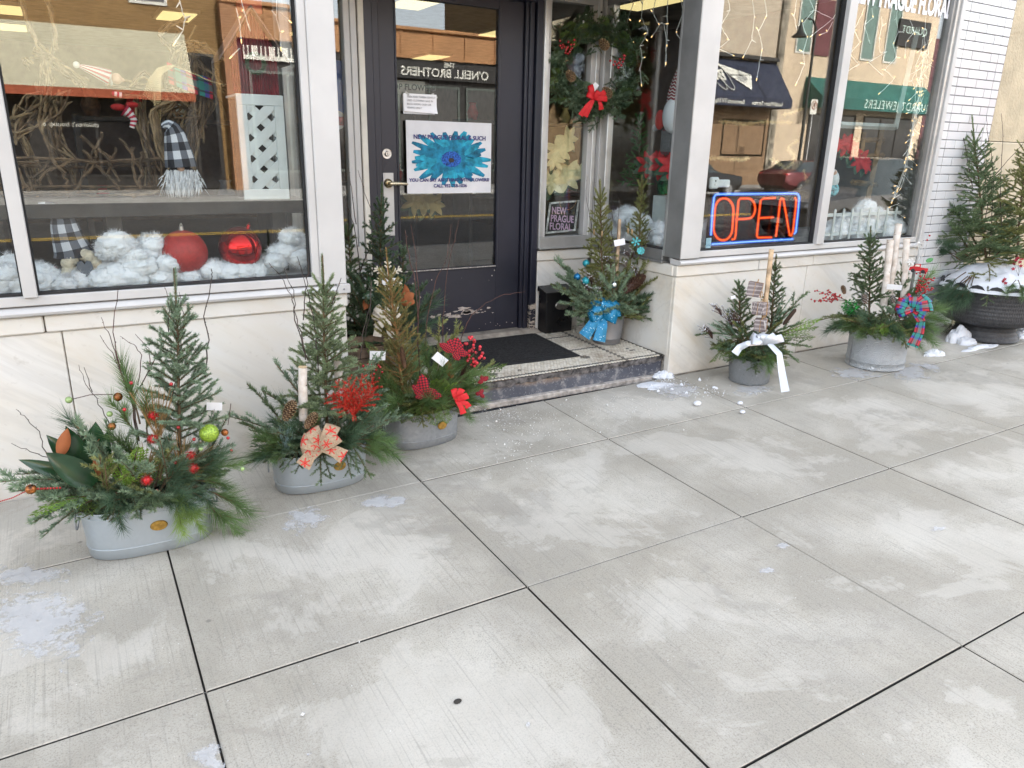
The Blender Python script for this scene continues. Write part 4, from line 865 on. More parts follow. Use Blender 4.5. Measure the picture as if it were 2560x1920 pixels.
def berries(parent,pts,r,mat,name='berry_cluster',stem=None,stem_r=0.0012,root=None):
    b=B()
    for p in pts: b.sphere(p,r*random.uniform(0.85,1.1),0,9,7)
    if root is not None:
        for p in pts: 
            m=(np.array(p)+np.array(root))/2+np.random.default_rng(3).normal(0,0.004,3); b.tube([root,m,p],stem_r,4,1,False)
    o=b.build(name,[mat,stem or M_TWIG],parent,True); o['kind']='stuff'; return o
def ribbonmat(name,fn,rough=0.6,sheen=0.0,metal=0.0,alpha=None):
    t=NT(name); at=t.n('Attribute'); at.attribute_name='pc'; sx=t.n('SeparateXYZ'); t.ln(at.outputs['Vector'],sx.inputs[0]); c=fn(t,sx.outputs[0],sx.outputs[1],at.outputs['Vector'])
    bs=t.bsdf(c,rough,metal,0.4,t.bump(t.noise(t.coord('Object'),220,2),0.1,0.0008))
    if alpha is None: return t.fin(bs)
    tr=t.n('BsdfTransparent'); mx=t.n('MixShader'); t.set(mx.inputs[0],alpha); t.ln(tr.outputs[0],mx.inputs[1]); t.ln(bs.outputs[0],mx.inputs[2]); return t.fin(mx)
def frame_of(n):
    n=nrm(n); up=np.array([0,0,1.]); x=nrm(np.cross(up,n)); z=np.cross(n,x); return x,z,n     # right, up, towards viewer
def strip(b,pts,wdir,width,m=0,u0=0.0,thick=0.0008,taper=None):
    P=np.array(pts,float); n=len(P); W=np.asarray(wdir,float); W=np.tile(W,(n,1)) if W.ndim==1 else W
    W=W/(np.linalg.norm(W,axis=1)[:,None]+1e-9); ln=np.concatenate([[0],np.cumsum(np.linalg.norm(np.diff(P,axis=0),axis=1))]); tp=np.ones(n) if taper is None else np.array(taper)
    k=5; V=np.zeros((n,k,3)); pc=np.zeros((n,k,3)); T=np.gradient(P,axis=0); N=np.cross(T,W); N/=np.linalg.norm(N,axis=1)[:,None]+1e-9
    for j in range(k):
        q=j/(k-1)-0.5; V[:,j]=P+W*(q*width*tp)[:,None]+N*(0.05*width*(1-(2*q)**2)); pc[:,j,0]=j/(k-1); pc[:,j,1]=u0+ln/width
    b.grid(V,m,pc.reshape(-1,3)); b.grid((V-(N*thick)[:,None,:])[:,::-1],m,pc[:,::-1].reshape(-1,3))
def bow(parent,c,n,loops,tails,width,mat,knot=0.5,name='bow',seed=0,k=1.25):
    """loops: (angle, length, lift); tails: list of point lists in (right, up, out) units"""
    x,z,o=frame_of(n); c=np.array(c,float); b=B(); rg=np.random.default_rng(seed); width*=k
    for (ang,L,lift) in loops:
        L=L*k; lift=lift*k
        a=math.radians(ang); d=x*math.cos(a)+z*math.sin(a); s=np.cross(o,d); ts=np.linspace(0,1,15)
        h=L*0.34; pts=[]; wd=[]
        for t in ts:
            ph=2*PI*t; u=(1-math.cos(ph))/2; v=math.sin(ph); pts.append(c+d*L*u+o*(lift+h*v*(0.35+0.65*u))); wd.append(nrm(s+0.22*o*math.sin(ph)+d*0.12*math.cos(ph)))
        tp=[0.45+0.55*math.sin(PI*min(1,max(0,(1-math.cos(2*PI*t))/2))*0.5)**0.6 for t in ts]
        strip(b,pts,np.array(wd),width,0,rg.uniform(0,3),taper=tp)
    for tl in tails:
        pts=[c+x*p[0]*k+z*p[1]*k+o*p[2] for p in tl]; P=np.array(pts); Q=[]
        for i in range(len(P)-1):
            for t in np.linspace(0,1,5)[:-1]: Q.append(P[i]+(P[i+1]-P[i])*t)
        Q.append(P[-1]); Q=np.array(Q); T=np.gradient(Q,axis=0); ww=np.cross(np.tile(o,(len(Q),1)),T)
        strip(b,Q,ww,width,0,rg.uniform(0,3),taper=np.linspace(0.55,1.0,len(Q)))
    ob=b.build(name,[mat],parent,True)
    k=B(); k.sphere(c+o*0.012,width*knot*0.5,0,10,7,(0.8,0.8,1.1)); k.build('knot',[mat],ob,True)
    return ob
def oval(a,b,n,e=2.5):
    an=np.arange(n)*2*PI/n; return np.sign(np.cos(an))*np.abs(np.cos(an))**(2/e)*a, np.sign(np.sin(an))*np.abs(np.sin(an))**(2/e)*b
def tub_mesh(c,a,b,h,flare,prof,mat,e=2.5,n=56,rot=0.0,name='tub',parent=None,thick=0.004,beads_at=(0.22,0.885)):
    """pressed-metal tub: prof lists (height fraction, outward bulge in metres)"""
    bb=B(); V=[];pc=[]
    def ring(f,off):
        k=1+flare*f; ox,oy=oval(a*k+off,b*k+off,n,e); X=ox*math.cos(rot)-oy*math.sin(rot); Y=ox*math.sin(rot)+oy*math.cos(rot); return np.stack([c[0]+X,c[1]+Y,np.full(n,c[2]+h*f)],1)
    fr=[(0.0,-0.012)]+prof
    for f,o in fr: V.append(ring(f,o)); p=np.zeros((n,3)); p[:,0]=np.arange(n)/n; p[:,1]=f; pc.append(p)
    V.append(ring(1.0,-thick)); pc.append(pc[-1]); V.append(ring(0.80,-thick)); pc.append(pc[-1])
    bb.grid(np.array(V),0,np.array(pc).reshape(-1,3),close=True); bb.add(ring(0,-0.012),[tuple(range(n))[::-1]],0)
    o=bb.build(name,[mat],parent,True,60)
    rr=B(); R=ring(1.0,0.001); rr.tube(np.vstack([R,R[:2]]),0.0042,7,0,False); rr.build('rolled_rim',[mat],o,True)
    for fb in beads_at: rr=B(); R=ring(fb,0.0008); rr.tube(np.vstack([R,R[:2]]),0.0026,6,0,False); rr.build('bead_ring',[mat],o,True)
    s=B(); s.add(ring(0.86,-thick),[tuple(range(n))],0); s.build('soil',[M_SOIL],o)
    return o
M_SOIL=plain('potting_soil',(0.022,0.016,0.011),0.95,var=0.4,scale=60,bump=0.8,bscale=80,bdist=0.006)
def galv(name,base=(0.46,0.51,0.545),rough=0.36,spangle=26,dark=0.6):
    t=NT(name); w=t.coord('World'); v=t.n('TexVoronoi'); t.ln(w,v.inputs['Vector']); v.inputs['Scale'].default_value=spangle*3; n=t.noise(w,5,4)
    f=t.math('ADD',t.math('MULTIPLY',v.outputs['Color'],0.12 if dark>0.5 else 0.4),t.math('MULTIPLY',n,0.65)); c=t.ramp(f,[(0.15,tuple(x*(0.5+dark*0.5) for x in base)),(0.75,base)])
    return t.fin(t.bsdf(c,t.math('ADD',t.math('MULTIPLY',n,0.25),rough-0.12),0.55,0.5))
M_GALV=galv('smooth_galvanised_steel'); M_GALV2=galv('weathered_galvanised_steel',(0.33,0.35,0.37),0.46,22,0.45); M_GALV3=galv('dark_zinc',(0.29,0.29,0.30),0.48,20,0.55)
M_GOLD=plain('stamped_brass',(0.42,0.25,0.055),0.42,0.7,0.5,0.2,60,bump=0.9,bscale=110,bdist=0.004)
def medallion(parent,c,rx,rz,y,yaw=0.0):
    b=B(); an=np.linspace(0,2*PI,33)[:-1]; n=len(an)
    V=[(c[0]+rx*math.cos(a),y,c[2]+rz*math.sin(a)) for a in an]+[(c[0]+rx*0.9*math.cos(a),y-0.005,c[2]+rz*0.88*math.sin(a)) for a in an]
    b.add(V,[(i,(i+1)%n,(i+1)%n+n,i+n)[::-1] for i in range(n)]+[tuple(range(n,2*n))[::-1]])
    for k in range(14): q=np.random.default_rng(k); b.sphere((c[0]+q.uniform(-0.6,0.6)*rx,y-0.005,c[2]+q.uniform(-0.5,0.5)*rz),rz*0.17,0,7,5,(1.4,0.4,1))
    if yaw: b.xf(Matrix.Translation(Vector((c[0],y,c[2])))@Matrix.Rotation(yaw,4,'Z')@Matrix.Translation(-Vector((c[0],y,c[2]))))
    return b.build('brass_medallion',[M_GOLD],parent)
def handle(parent,c,sgn):
    b=B(); x=c[0]; b.tube([(x,c[1]-0.022,c[2]),(x+sgn*0.010,c[1]-0.020,c[2]),(x+sgn*0.012,c[1]+0.020,c[2]),(x,c[1]+0.022,c[2])],0.004,6)
    an=np.linspace(0.0,2*PI,20); b.tube([(x+sgn*(0.010+0.012*abs(math.sin(a/2))),c[1]+0.030*math.cos(a),c[2]-0.030+0.030*math.sin(a)) for a in an],0.0032,6,0,False)
    b.sphere((x+sgn*0.006,c[1],c[2]+0.012),0.010,0,8,6); return b.build('drop_handle',[M_GALV2],parent,True)
# ================================================================== planters
def PC(u,v,c,d=0.0):
    """photo pixel on the upright plane through c that faces the camera, d metres nearer"""
    n=Vector((c[0],c[1],0)).normalized(); q=Vector((c[0],c[1],0))-n*d; r=_ray(u,v); return CAM+r*((q-CAM).dot(n)/r.dot(n))
def toward(c): return np.array([-c[0],-c[1],0.35*math.hypot(c[0],c[1])])/math.hypot(c[0],c[1])
TUBP=[(0.0,-0.003),(0.012,0.0),(0.25,0.0),(0.5,0.0),(0.75,0.0),(1.0,0.001)]
M_REDG=plain('red_glitter',(0.42,0.012,0.012),0.45,0.1,0.5,0.3,90); M_REDB=plain('red_berry',(0.38,0.012,0.016),0.25,0,0.6,0.2,60); M_LIME=plain('lime_glitter_ball',(0.28,0.42,0.04),0.4,0.25,0.6,0.25,160,bump=0.5,bscale=260); M_COPPER=plain('striped_copper_ball',(0.36,0.12,0.03),0.25,0.6,0.6,0.6,38); M_SPRAYB=plain('brown_straw',(0.26,0.15,0.05),0.7,var=0.25,scale=60); M_PALEG=plain('pale_green_bead',(0.30,0.42,0.17),0.25,0.2)
def ball(parent,c,r,mat,name='bauble',cap=None,seg=20):
    b=B(); b.sphere(c,r,0,seg,13); o=b.build(name,[mat],parent,True)
    if cap: k=B(); k.tube([(c[0],c[1],c[2]+r*0.96),(c[0],c[1],c[2]+r*1.18)],r*0.16,8); k.build('cap',[cap],o)
    return o
def pompom(parent,c,r,mat,n=170,name='red_pompom',seed=1):
    rg=np.random.default_rng(seed); d=rg.normal(size=(n,3)); d/=np.linalg.norm(d,axis=1)[:,None]; b=B(); b.sphere(c,r*0.6,0,8,6); T=[]
    for q in d: s=nrm(np.cross(q,rg.normal(size=3)))*r*0.06; p=np.array(c); T.append([p+q*r*0.4-s,p+q*r*0.4+s,p+q*r*rg.uniform(0.85,1.1)])
    b.add(np.array(T).reshape(-1,3),np.arange(n*3).reshape(-1,3)); return b.build(name,[mat],parent)
def straw(parent,root,tips,mat,name='straw_spray',r=0.0011):
    b=B()
    for t in tips: root_=np.array(root)+np.random.default_rng(int(abs(t[0])*9e4)%9999).normal(0,0.006,3); b.tube([root_,(root_+np.array(t))/2+np.array([0,0,0.004]),t],[r,r,r*0.6],3,0,False)
    o=b.build(name,[mat],parent); o['kind']='stuff'; return o
def beads(parent,pts,r,mat,name='bead_string'):
    P=np.array([tuple(p) for p in pts]); b=B(); d=np.concatenate([[0],np.cumsum(np.linalg.norm(np.diff(P,axis=0),axis=1))]); n=max(2,int(d[-1]/(r*1.9)))
    for t in np.linspace(0,d[-1],n): b.sphere([np.interp(t,d,P[:,k]) for k in range(3)],r,0,7,5)
    o=b.build(name,[mat],parent,True); o['kind']='stuff'; return o
def fill(parent,c,kinds,spec,seed=1,wide=1.0):
    """cut branches placed one by one: (base u, v, depth, tip u, v, depth, kind index)"""
    for i,(bu,bv,bd,tu,tv,td,k) in enumerate(spec): put(kinds[k],parent,PC(bu,bv,c,bd),PC(tu,tv,c,td),i+seed,wide)

# ---- 1: long tub nearest the left window, red pompoms and a lime bauble
c1=(0.118,3.005); z1=G(*c1)
p1=thing('tub_planter','galvanised oval tub with magnolia leaves, red pompoms and a lime green bauble','planter',(c1[0],c1[1],z1),'planted tubs along the shop front')
t1=tub_mesh((c1[0],c1[1],z1),0.222,0.128,0.195,0.055,TUBP,M_GALV,2.7,60,-0.03,'oval_tub',p1)
medallion(t1,(0.140,0,z1+0.118),0.031,0.021,2.871,-0.02); handle(t1,(-0.112,3.01,z1+0.165),-1); handle(t1,(0.348,3.01,z1+0.165),1)
ZR=z1+0.19
spruce_tree(p1,PC(452,1140,c1,-0.03),PC(437,672,c1,-0.02),0.19,21,L_BLUE,56,0.24,(18,60),'spruce_top',trunk=0.009)
K=['noble_fir_branch','spruce_branch','dark_pine_branch','cedar_branch','blue_spruce_branch','pine_branch','bright_pine_branch','bright_cedar_branch','dark_fir_branch','olive_branch']
skirt(p1,(c1[0],c1[1]),0.22,0.125,ZR,['spruce_branch','dark_pine_branch','dark_fir_branch','blue_spruce_branch'],26,(0.05,0.11),(20,65),3); skirt(p1,(c1[0],c1[1]),0.2,0.11,ZR,['spruce_branch','noble_fir_branch','dark_pine_branch','olive_branch','cedar_branch'],30,(0.08,0.16),(40,85),103,bed=0.45)
skirt(p1,(c1[0],c1[1]),0.22,0.125,ZR,['spruce_branch','noble_fir_branch','olive_branch'],12,(0.02,0.05),(5,30),4)
fill(p1,c1,K,[(240,1210,0.05,8,1165,0.06,0),(230,1215,0.06,35,1215,0.09,0),(230,1225,0.07,70,1290,0.14,0),(220,1200,0.0,60,1150,0.0,4),(240,1235,0.10,75,1262,0.17,7),(235,1240,0.1,105,1245,0.18,7),(250,1240,0.10,90,1310,0.16,4),
 (300,1200,0.05,200,1050,0.05,0),(300,1190,0.05,235,1075,0.08,0),(300,1180,0.03,275,1060,0.03,0),(330,1220,0.08,330,1105,0.12,7),(320,1220,0.08,290,1130,0.11,7),(300,1230,0.1,270,1290,0.19,1),(330,1230,0.1,345,1290,0.2,0),(340,1200,0.1,310,1140,0.15,0),
 (260,1220,0.08,245,1120,0.13,9),(270,1235,0.1,260,1150,0.18,9),(290,1230,0.1,300,1300,0.2,2),(430,1230,0.08,475,1260,0.19,6),(440,1235,0.08,500,1300,0.20,6),(430,1235,0.08,455,1310,0.2,6),(470,1220,0.05,600,1310,0.12,5),(480,1210,0.04,610,1255,0.08,5),(470,1200,0.04,560,1200,0.08,5),(460,1190,0.0,570,1150,0.02,5),(440,1180,0.0,575,1100,0.02,4),
 (350,1060,0.0,322,930,-0.02,5),(345,1100,0.0,305,1010,0.0,5),(370,1110,0.0,360,1000,0.03,5),(360,1190,0.02,310,1090,0.05,5),(400,1200,0.06,410,1105,0.10,9),(420,1200,0.08,400,1090,0.14,4),(390,1230,0.1,385,1270,0.19,0),(440,1190,0.05,520,1110,0.08,4),(470,1200,0.05,540,1130,0.09,2),(450,1220,0.08,520,1240,0.16,2),(350,1230,0.1,350,1285,0.19,8),(410,1230,0.1,425,1255,0.18,2),(220,1210,0.03,160,1150,0.03,4),(280,1180,-0.03,210,1060,-0.05,2),(500,1190,-0.02,560,1030,-0.04,4),(480,1180,-0.04,520,1020,-0.05,4)],2)
for bu,bv,tu,tv,d,w in ((225,1200,120,1090,0.0,0.075),(235,1200,165,1072,0.05,0.08),(240,1195,238,1062,0.06,0.10),(235,1212,122,1135,0.12,0.095),(215,1205,52,1148,0.06,0.06),(245,1205,262,1085,0.07,0.08)): magnolia(p1,PC(bu,bv,c1,d*0.6),PC(tu,tv,c1,d),w,nrm(toward(c1)+np.array([random.uniform(-.3,.3),0,0.2])),0.3,0.12)
for bu,bv,tu,tv,w in ((150,1140,168,1072,0.045),(250,1180,250,1085,0.05),(232,1190,268,1128,0.06)): magnolia(p1,PC(bu,bv,c1,0.06),PC(tu,tv,c1,0.05),w,-toward(c1),0.35,-0.1)
for i,pl in enumerate(([(345,1110),(325,985),(300,925),(284,830),(295,724)],[(318,980),(290,900),(250,838)],[(300,915),(275,840),(253,793)],[(350,1100),(330,1000),(360,950),(405,865),(430,830)],[(345,960),(355,890),(335,862),(300,840)],[(375,930),(373,870),(338,835)],[(513,945),(522,850),(512,790),(530,690),(529,672)],[(275,1063),(248,1010),(215,960),(197,912)],[(228,980),(210,918)],[(115,1130),(98,1080),(60,1040),(40,1023)],[(140,1150),(75,1130),(28,1108)],[(430,1000),(462,800),(448,730)],[(420,830),(425,760),(408,710)])): twig(p1,[PC(u,v,c1,-0.02) for u,v in pl],0.0030 if i in (0,3,6) else 0.0019,M_TWIG if i<6 else M_TWIGD,i)
for i,(u,v,d) in enumerate(((383,1038,0.07),(382,1097,0.11),(476,1138,0.12),(367,1201,0.16),(484,1170,0.13))): pompom(p1,PC(u,v,c1,d),0.0235,M_REDG,seed=i)
for i,(u,v,tips) in enumerate(((395,1100,[(330,985),(350,975),(372,960),(395,960),(420,975),(440,1000),(405,970),(430,985)]),(360,1190,[(335,1130),(360,1110),(385,1120),(410,1130),(430,1150),(395,1110)]),(450,1175,[(425,1090),(440,1080),(455,1095),(470,1100),(520,1100),(540,1110)]))):
    straw(p1,PC(u,v,c1,0.06),[tuple(PC(a+random.uniform(-12,12),b_+random.uniform(-8,8),c1,0.07+random.uniform(0,0.04))) for a,b_ in tips*4],M_SPRAYB)
ball(p1,PC(523,1083,c1,0.08),0.036,M_LIME); ball(p1,PC(562,1081,c1,0.05),0.0145,M_COPPER); ball(p1,PC(172,1000,c1,-0.02),0.0125,M_PALEG); ball(p1,PC(295,992,c1,0.0),0.0165,M_COPPER); ball(p1,PC(274,1035,c1,0.0),0.011,M_PALEG); ball(p1,PC(77,1223,c1,0.16),0.0175,M_COPPER); ball(p1,PC(502,1122,c1,0.11),0.009,M_PALEG); ball(p1,PC(280,1066,c1,0.03),0.014,M_COPPER); ball(p1,PC(606,1172,c1,0.1),0.009,M_PALEG)
beads(p1,[PC(185,997,c1,-0.02),PC(225,987,c1,-0.02),PC(280,986,c1,0)],0.0022,M_TWIG); beads(p1,[PC(65,1228,c1,0.16),PC(30,1245,c1,0.17),PC(-30,1262,c1,0.18)],0.0026,M_REDB); beads(p1,[PC(95,1222,c1,0.15),PC(150,1220,c1,0.12)],0.0045,M_REDB); beads(p1,[PC(570,1062,c1,0.05),PC(574,1035,c1,0.05),PC(577,1010,c1,0.05)],0.002,M_TWIG)
for u,v in ((328,957),(428,960),(311,1024),(446,1068),(438,1157),(392,1227),(570,1095),(578,1127),(485,1098)): ball(p1,PC(u,v,c1,0.09),0.0068,M_REDB,'red_berry',seg=10)
tagcard(p1,PC(536,1016,c1,-0.01),0.058,0.034,0.12,PC(520,1090,c1,0.0),0.1,-0.2)

# ---- 2: oval tub with burlap bow
c2=(0.86,3.205); z2=G(*c2)
p2=thing('tub_planter','galvanised oval tub with a burlap bow printed with red snowflakes','planter',(c2[0],c2[1],z2),'planted tubs along the shop front')
t2=tub_mesh((c2[0],c2[1],z2),0.205,0.128,0.180,0.06,TUBP,M_GALV,2.6,60,-0.02,'oval_tub',p2)
medallion(t2,(0.915,0,z2+0.112),0.029,0.022,3.072,0.03); handle(t2,(0.645,3.21,z2+0.15),-1); handle(t2,(1.075,3.21,z2+0.15),1)
ZR=z2+0.175
spruce_tree(p2,PC(818,1060,c2,0.0),PC(805,637,c2,0.02),0.235,31,L_PALE,58,0.22,(10,55),'spruce_top',trunk=0.009,power=0.9)
skirt(p2,c2,0.2,0.125,ZR,['blue_spruce_branch','dark_pine_branch','spruce_branch'],24,(0.06,0.13),(15,60),7); skirt(p2,c2,0.2,0.125,ZR,['blue_spruce_branch','spruce_branch'],12,(0.03,0.07),(0,25),8); skirt(p2,c2,0.18,0.11,ZR,['blue_spruce_branch','dark_pine_branch','spruce_branch'],30,(0.09,0.19),(35,85),108,bed=0.4)
fill(p2,c2,K,[(740,1110,0.05,598,1010,0.05,4),(740,1120,0.06,610,1045,0.09,1),(740,1125,0.08,605,1140,0.15,1),(735,1110,0.0,660,945,-0.02,1),(745,1120,0.05,640,1090,0.10,1),(720,1130,0.08,655,1120,0.14,5),(725,1130,0.09,690,1140,0.17,5),(740,1120,0.1,665,1085,0.15,5),
 (890,1080,0.05,955,1000,0.08,4),(890,1090,0.06,975,1020,0.10,4),(900,1095,0.08,965,1050,0.13,4),(890,1085,0.08,920,1010,0.13,4),(880,1100,0.1,960,1090,0.16,5),(880,1105,0.1,975,1120,0.15,5),(885,1110,0.1,950,1130,0.18,5),(850,1110,0.1,910,1165,0.18,4),(870,1100,0.1,935,1190,0.18,1),(800,1120,0.12,802,1205,0.24,1),(800,1125,0.12,832,1180,0.23,1),(860,1120,0.12,880,1190,0.22,1),(770,1115,0.12,760,1080,0.18,4),(760,1110,0.1,700,1060,0.16,4),(760,1125,0.12,715,1130,0.2,4),(770,1130,0.12,735,1170,0.22,1),(760,1120,0.12,700,1160,0.2,4),(840,1080,0.08,850,1010,0.12,4),(860,1085,0.06,830,1010,0.12,4),(800,1090,0.08,790,1030,0.12,5),(820,1085,0.0,900,960,-0.02,4),(830,1070,0,930,870,-0.02,4),(820,1060,0,940,950,-0.04,4),(800,1060,0.03,700,900,0.02,4),(790,1080,0.03,680,960,0.02,1),(880,1080,0.0,1010,1010,-0.02,4)],5)
for i,pl in enumerate(([(770,900),(735,800),(735,760),(728,740),(700,690),(672,657)],[(765,900),(752,830),(740,790),(733,730),(710,670)],[(800,1000),(795,880),(785,800),(768,730),(752,670),(742,640)],[(760,800),(762,740),(772,680),(770,640)],[(830,760),(845,720),(853,695)],[(903,880),(905,840),(925,770),(930,700)])): twig(p2,[PC(u,v,c2,0.03) for u,v in pl],0.0028,M_TWIGD,i+20)
birch(p2,PC(758,1050,c2,0.13),PC(757,918,c2,0.13),0.0195); birch(p2,PC(848,1030,c2,-0.05),PC(845,900,c2,-0.05),0.019)
cone(p2,PC(712,1050,c2,0.18),PC(735,1003,c2,0.19),0.030); cone(p2,PC(765,1070,c2,0.20),PC(790,1033,c2,0.21),0.026)
M_GLIT=leafmat('red_glitter_fern',(0.30,0.012,0.008),(0.62,0.05,0.025),0.4,0.05)
lf=Leaf(77)
for tu,tv,d in ((820,985,0.06),(840,955,0.04),(870,945,0.05),(905,940,0.05),(935,945,0.05),(945,965,0.06),(885,985,0.1),(850,1010,0.1),(905,1000,0.1),(880,1035,0.12),(925,975,0.08),(860,975,0.08)):
    a=np.array(PC(888,1035,c2,0.17)); e=np.array(PC(tu,tv,c2,d+0.13)); spruce_branch(lf,a,e-a,np.linalg.norm(e-a),toward(c2),900,0.011,0.0030,0.55,48,0,True,0.018,0)
b=B(); lf.into(b); b.build('red_glitter_fern',[M_GLIT],p2)
b=B(); rg=np.random.default_rng(4)
for k in range(60): a=np.array(PC(712+rg.uniform(-8,8),1130,c2,0.08)); e=np.array(PC(712+rg.uniform(-24,26),1062+rg.uniform(0,45),c2,0.13+rg.uniform(0,0.04))); b.tube([a,e],[0.0012,0.0007],3,0,False)
o=b.build('frosted_grass',[plain('pale_blue_grass',(0.42,0.56,0.62),0.5)],p2); o['kind']='stuff'
def snowflake_ribbon(t,u,v,vec):
    x=t.math('SUBTRACT',t.math('FRACT',u),0.5); y=t.math('SUBTRACT',t.math('FRACT',t.math('MULTIPLY',v,1.05)),0.5)
    r=t.math('SQRT',t.math('ADD',t.math('MULTIPLY',x,x),t.math('MULTIPLY',y,y))); a=t.math('ARCTAN2',y,x)
    arm=t.math('ABSOLUTE',t.math('SINE',t.math('MULTIPLY',a,3.0))); d=t.math('MULTIPLY',arm,r); m1=t.math('LESS_THAN',d,0.075)
    br=t.math('ABSOLUTE',t.math('SINE',t.math('MULTIPLY',r,32.0))); m2=t.math('MULTIPLY',t.math('LESS_THAN',d,0.16),t.math('GREATER_THAN',br,0.72)); m=t.math('MULTIPLY',t.math('MAXIMUM',m1,m2),t.math('LESS_THAN',r,0.40))
    wv=t.noise(t.coord('Object',(1,1,1)),160,2); base=t.ramp(wv,[(0.35,(0.27,0.185,0.115)),(0.65,(0.38,0.28,0.19))]); return t.mix(m,base,(0.50,0.012,0.012))
M_BURLAP=ribbonmat('burlap_snowflake_ribbon',snowflake_ribbon,0.85)
bow(p2,PC(805,1118,c2,0.24),toward(c2),[(155,0.085,0.01),(115,0.085,0.012),(60,0.10,0.02),(35,0.075,0.03),(185,0.08,0.0)],[[(0,0,0.02),(0.05,-0.02,0.03),(0.085,-0.045,0.03)],[(0,0,0.01),(-0.05,-0.03,0.02),(-0.08,-0.07,0.02)]],0.062,M_BURLAP,0.35,k=1.05)

# ---- 3: oval tub with golden conifer and checked flowers
c3=(1.475,3.43); z3=G(*c3)
p3=thing('tub_planter','galvanised oval tub with golden conifer, checked fabric flowers and two price cards','planter',(c3[0],c3[1],z3),'planted tubs along the shop front')
t3=tub_mesh((c3[0],c3[1],z3),0.192,0.125,0.185,0.05,TUBP,M_GALV2,2.5,60,0.10,'oval_tub',p3)
medallion(t3,(1.535,0,z3+0.110),0.028,0.023,3.303,0.16); handle(t3,(1.275,3.41,z3+0.155),-1)
ZR=z3+0.18
spruce_tree(p3,PC(1012,1010,c3,0.02),PC(965,621,c3,0.03),0.165,41,L_GOLD,64,0.20,(25,60),'golden_conifer',M_BARKO,2100,0.0115,0.0030,0.7,0.05,0.6,0.008)
skirt(p3,c3,0.19,0.12,ZR,['cedar_branch','olive_branch','pine_branch','cedar_branch','bright_cedar_branch'],26,(0.08,0.15),(15,60),11); skirt(p3,c3,0.19,0.12,ZR,['cedar_branch','olive_branch','cedar_branch'],16,(0.03,0.07),(0,25),12); skirt(p3,c3,0.17,0.10,ZR,['cedar_branch','olive_branch','pine_branch','spruce_branch'],54,(0.12,0.25),(25,80),112,bed=0.45)
fill(p3,c3,K,[(1010,990,0.05,930,900,0.04,9),(1000,1000,0.05,905,960,0.06,3),(1000,1010,0.06,920,1020,0.12,4),(1010,1010,0.08,960,1040,0.16,1),(1090,960,0.05,1130,805,0.02,9),(1095,960,0.03,1095,800,0.0,9),(1080,960,0.05,1070,880,0.03,5),(1110,960,0.08,1150,900,0.10,5),(1120,965,0.08,1190,925,0.1,5),(1130,970,0.05,1230,900,0.03,9),(1120,990,0.08,1215,950,0.1,3),(1120,1000,0.08,1190,990,0.14,5),(1120,1005,0.1,1170,1030,0.18,5),(1090,1000,0.1,1090,940,0.13,7),(1100,1000,0.1,1130,945,0.15,7),(1080,1020,0.12,1090,1055,0.22,3),(1050,1015,0.12,1060,1060,0.22,9),(1100,1010,0.12,1120,1050,0.22,3),(1030,1010,0.12,1000,1050,0.2,3),(1020,1000,0.1,960,970,0.12,3),(1010,980,0.05,960,930,0.05,3),(1030,990,0.08,1000,930,0.08,9),(1060,990,0.1,1050,1030,0.2,3),(1110,980,0.0,1255,890,-0.04,3),(1100,950,0,1150,870,-0.03,9),(1010,960,0,930,840,-0.03,3),(1010,950,0,905,890,-0.04,9),(1060,980,0.05,1075,900,0.08,3),(1040,1000,0.1,1060,960,0.17,9)],9)
for i,pl in enumerate(([(1050,940),(1045,860),(1048,740),(1040,650),(1027,560)],[(1045,800),(1038,700),(1022,640),(1013,575)],[(1063,880),(1068,800),(1090,700),(1120,640),(1128,560)],[(1105,880),(1107,800),(1115,700),(1130,620),(1148,545)],[(1145,890),(1158,830),(1178,790),(1215,758),(1262,736),(1312,729)],[(900,900),(915,830),(928,770),(925,690)])): twig(p3,[PC(u,v,c3,0.0 if i!=5 else -0.05) for u,v in pl],0.0036 if i<2 else 0.0026,M_TWIG if i!=5 else M_TWIGD,i+40)
cone(p3,PC(1012,920,c3,0.12),PC(1003,866,c3,0.12),0.019,[M_CONE,M_CONE],110,0.55,'spruce_cone')
def checkmat(name,c00,c11,cm,sc,jit=0.0):
    def fn(t,u,v,vec):
        a=t.math('LESS_THAN',t.math('FRACT',t.math('MULTIPLY',u,sc[0])),0.5); b=t.math('LESS_THAN',t.math('FRACT',t.math('MULTIPLY',v,sc[1])),0.5); s=t.math('MULTIPLY',t.math('ADD',a,b),0.5)
        c=t.ramp(s,[(0.0,c00),(0.5,cm),(1.0,c11)]); return t.mix(t.math('MULTIPLY',t.noise(t.coord('Object'),180,2),0.3),c,(0.5,0.5,0.5),'MULTIPLY')
    return ribbonmat(name,fn,0.9)
M_CHKR=checkmat('red_black_check',(0.46,0.012,0.022),(0.01,0.008,0.012),(0.17,0.01,0.016),(4.0,4.5))
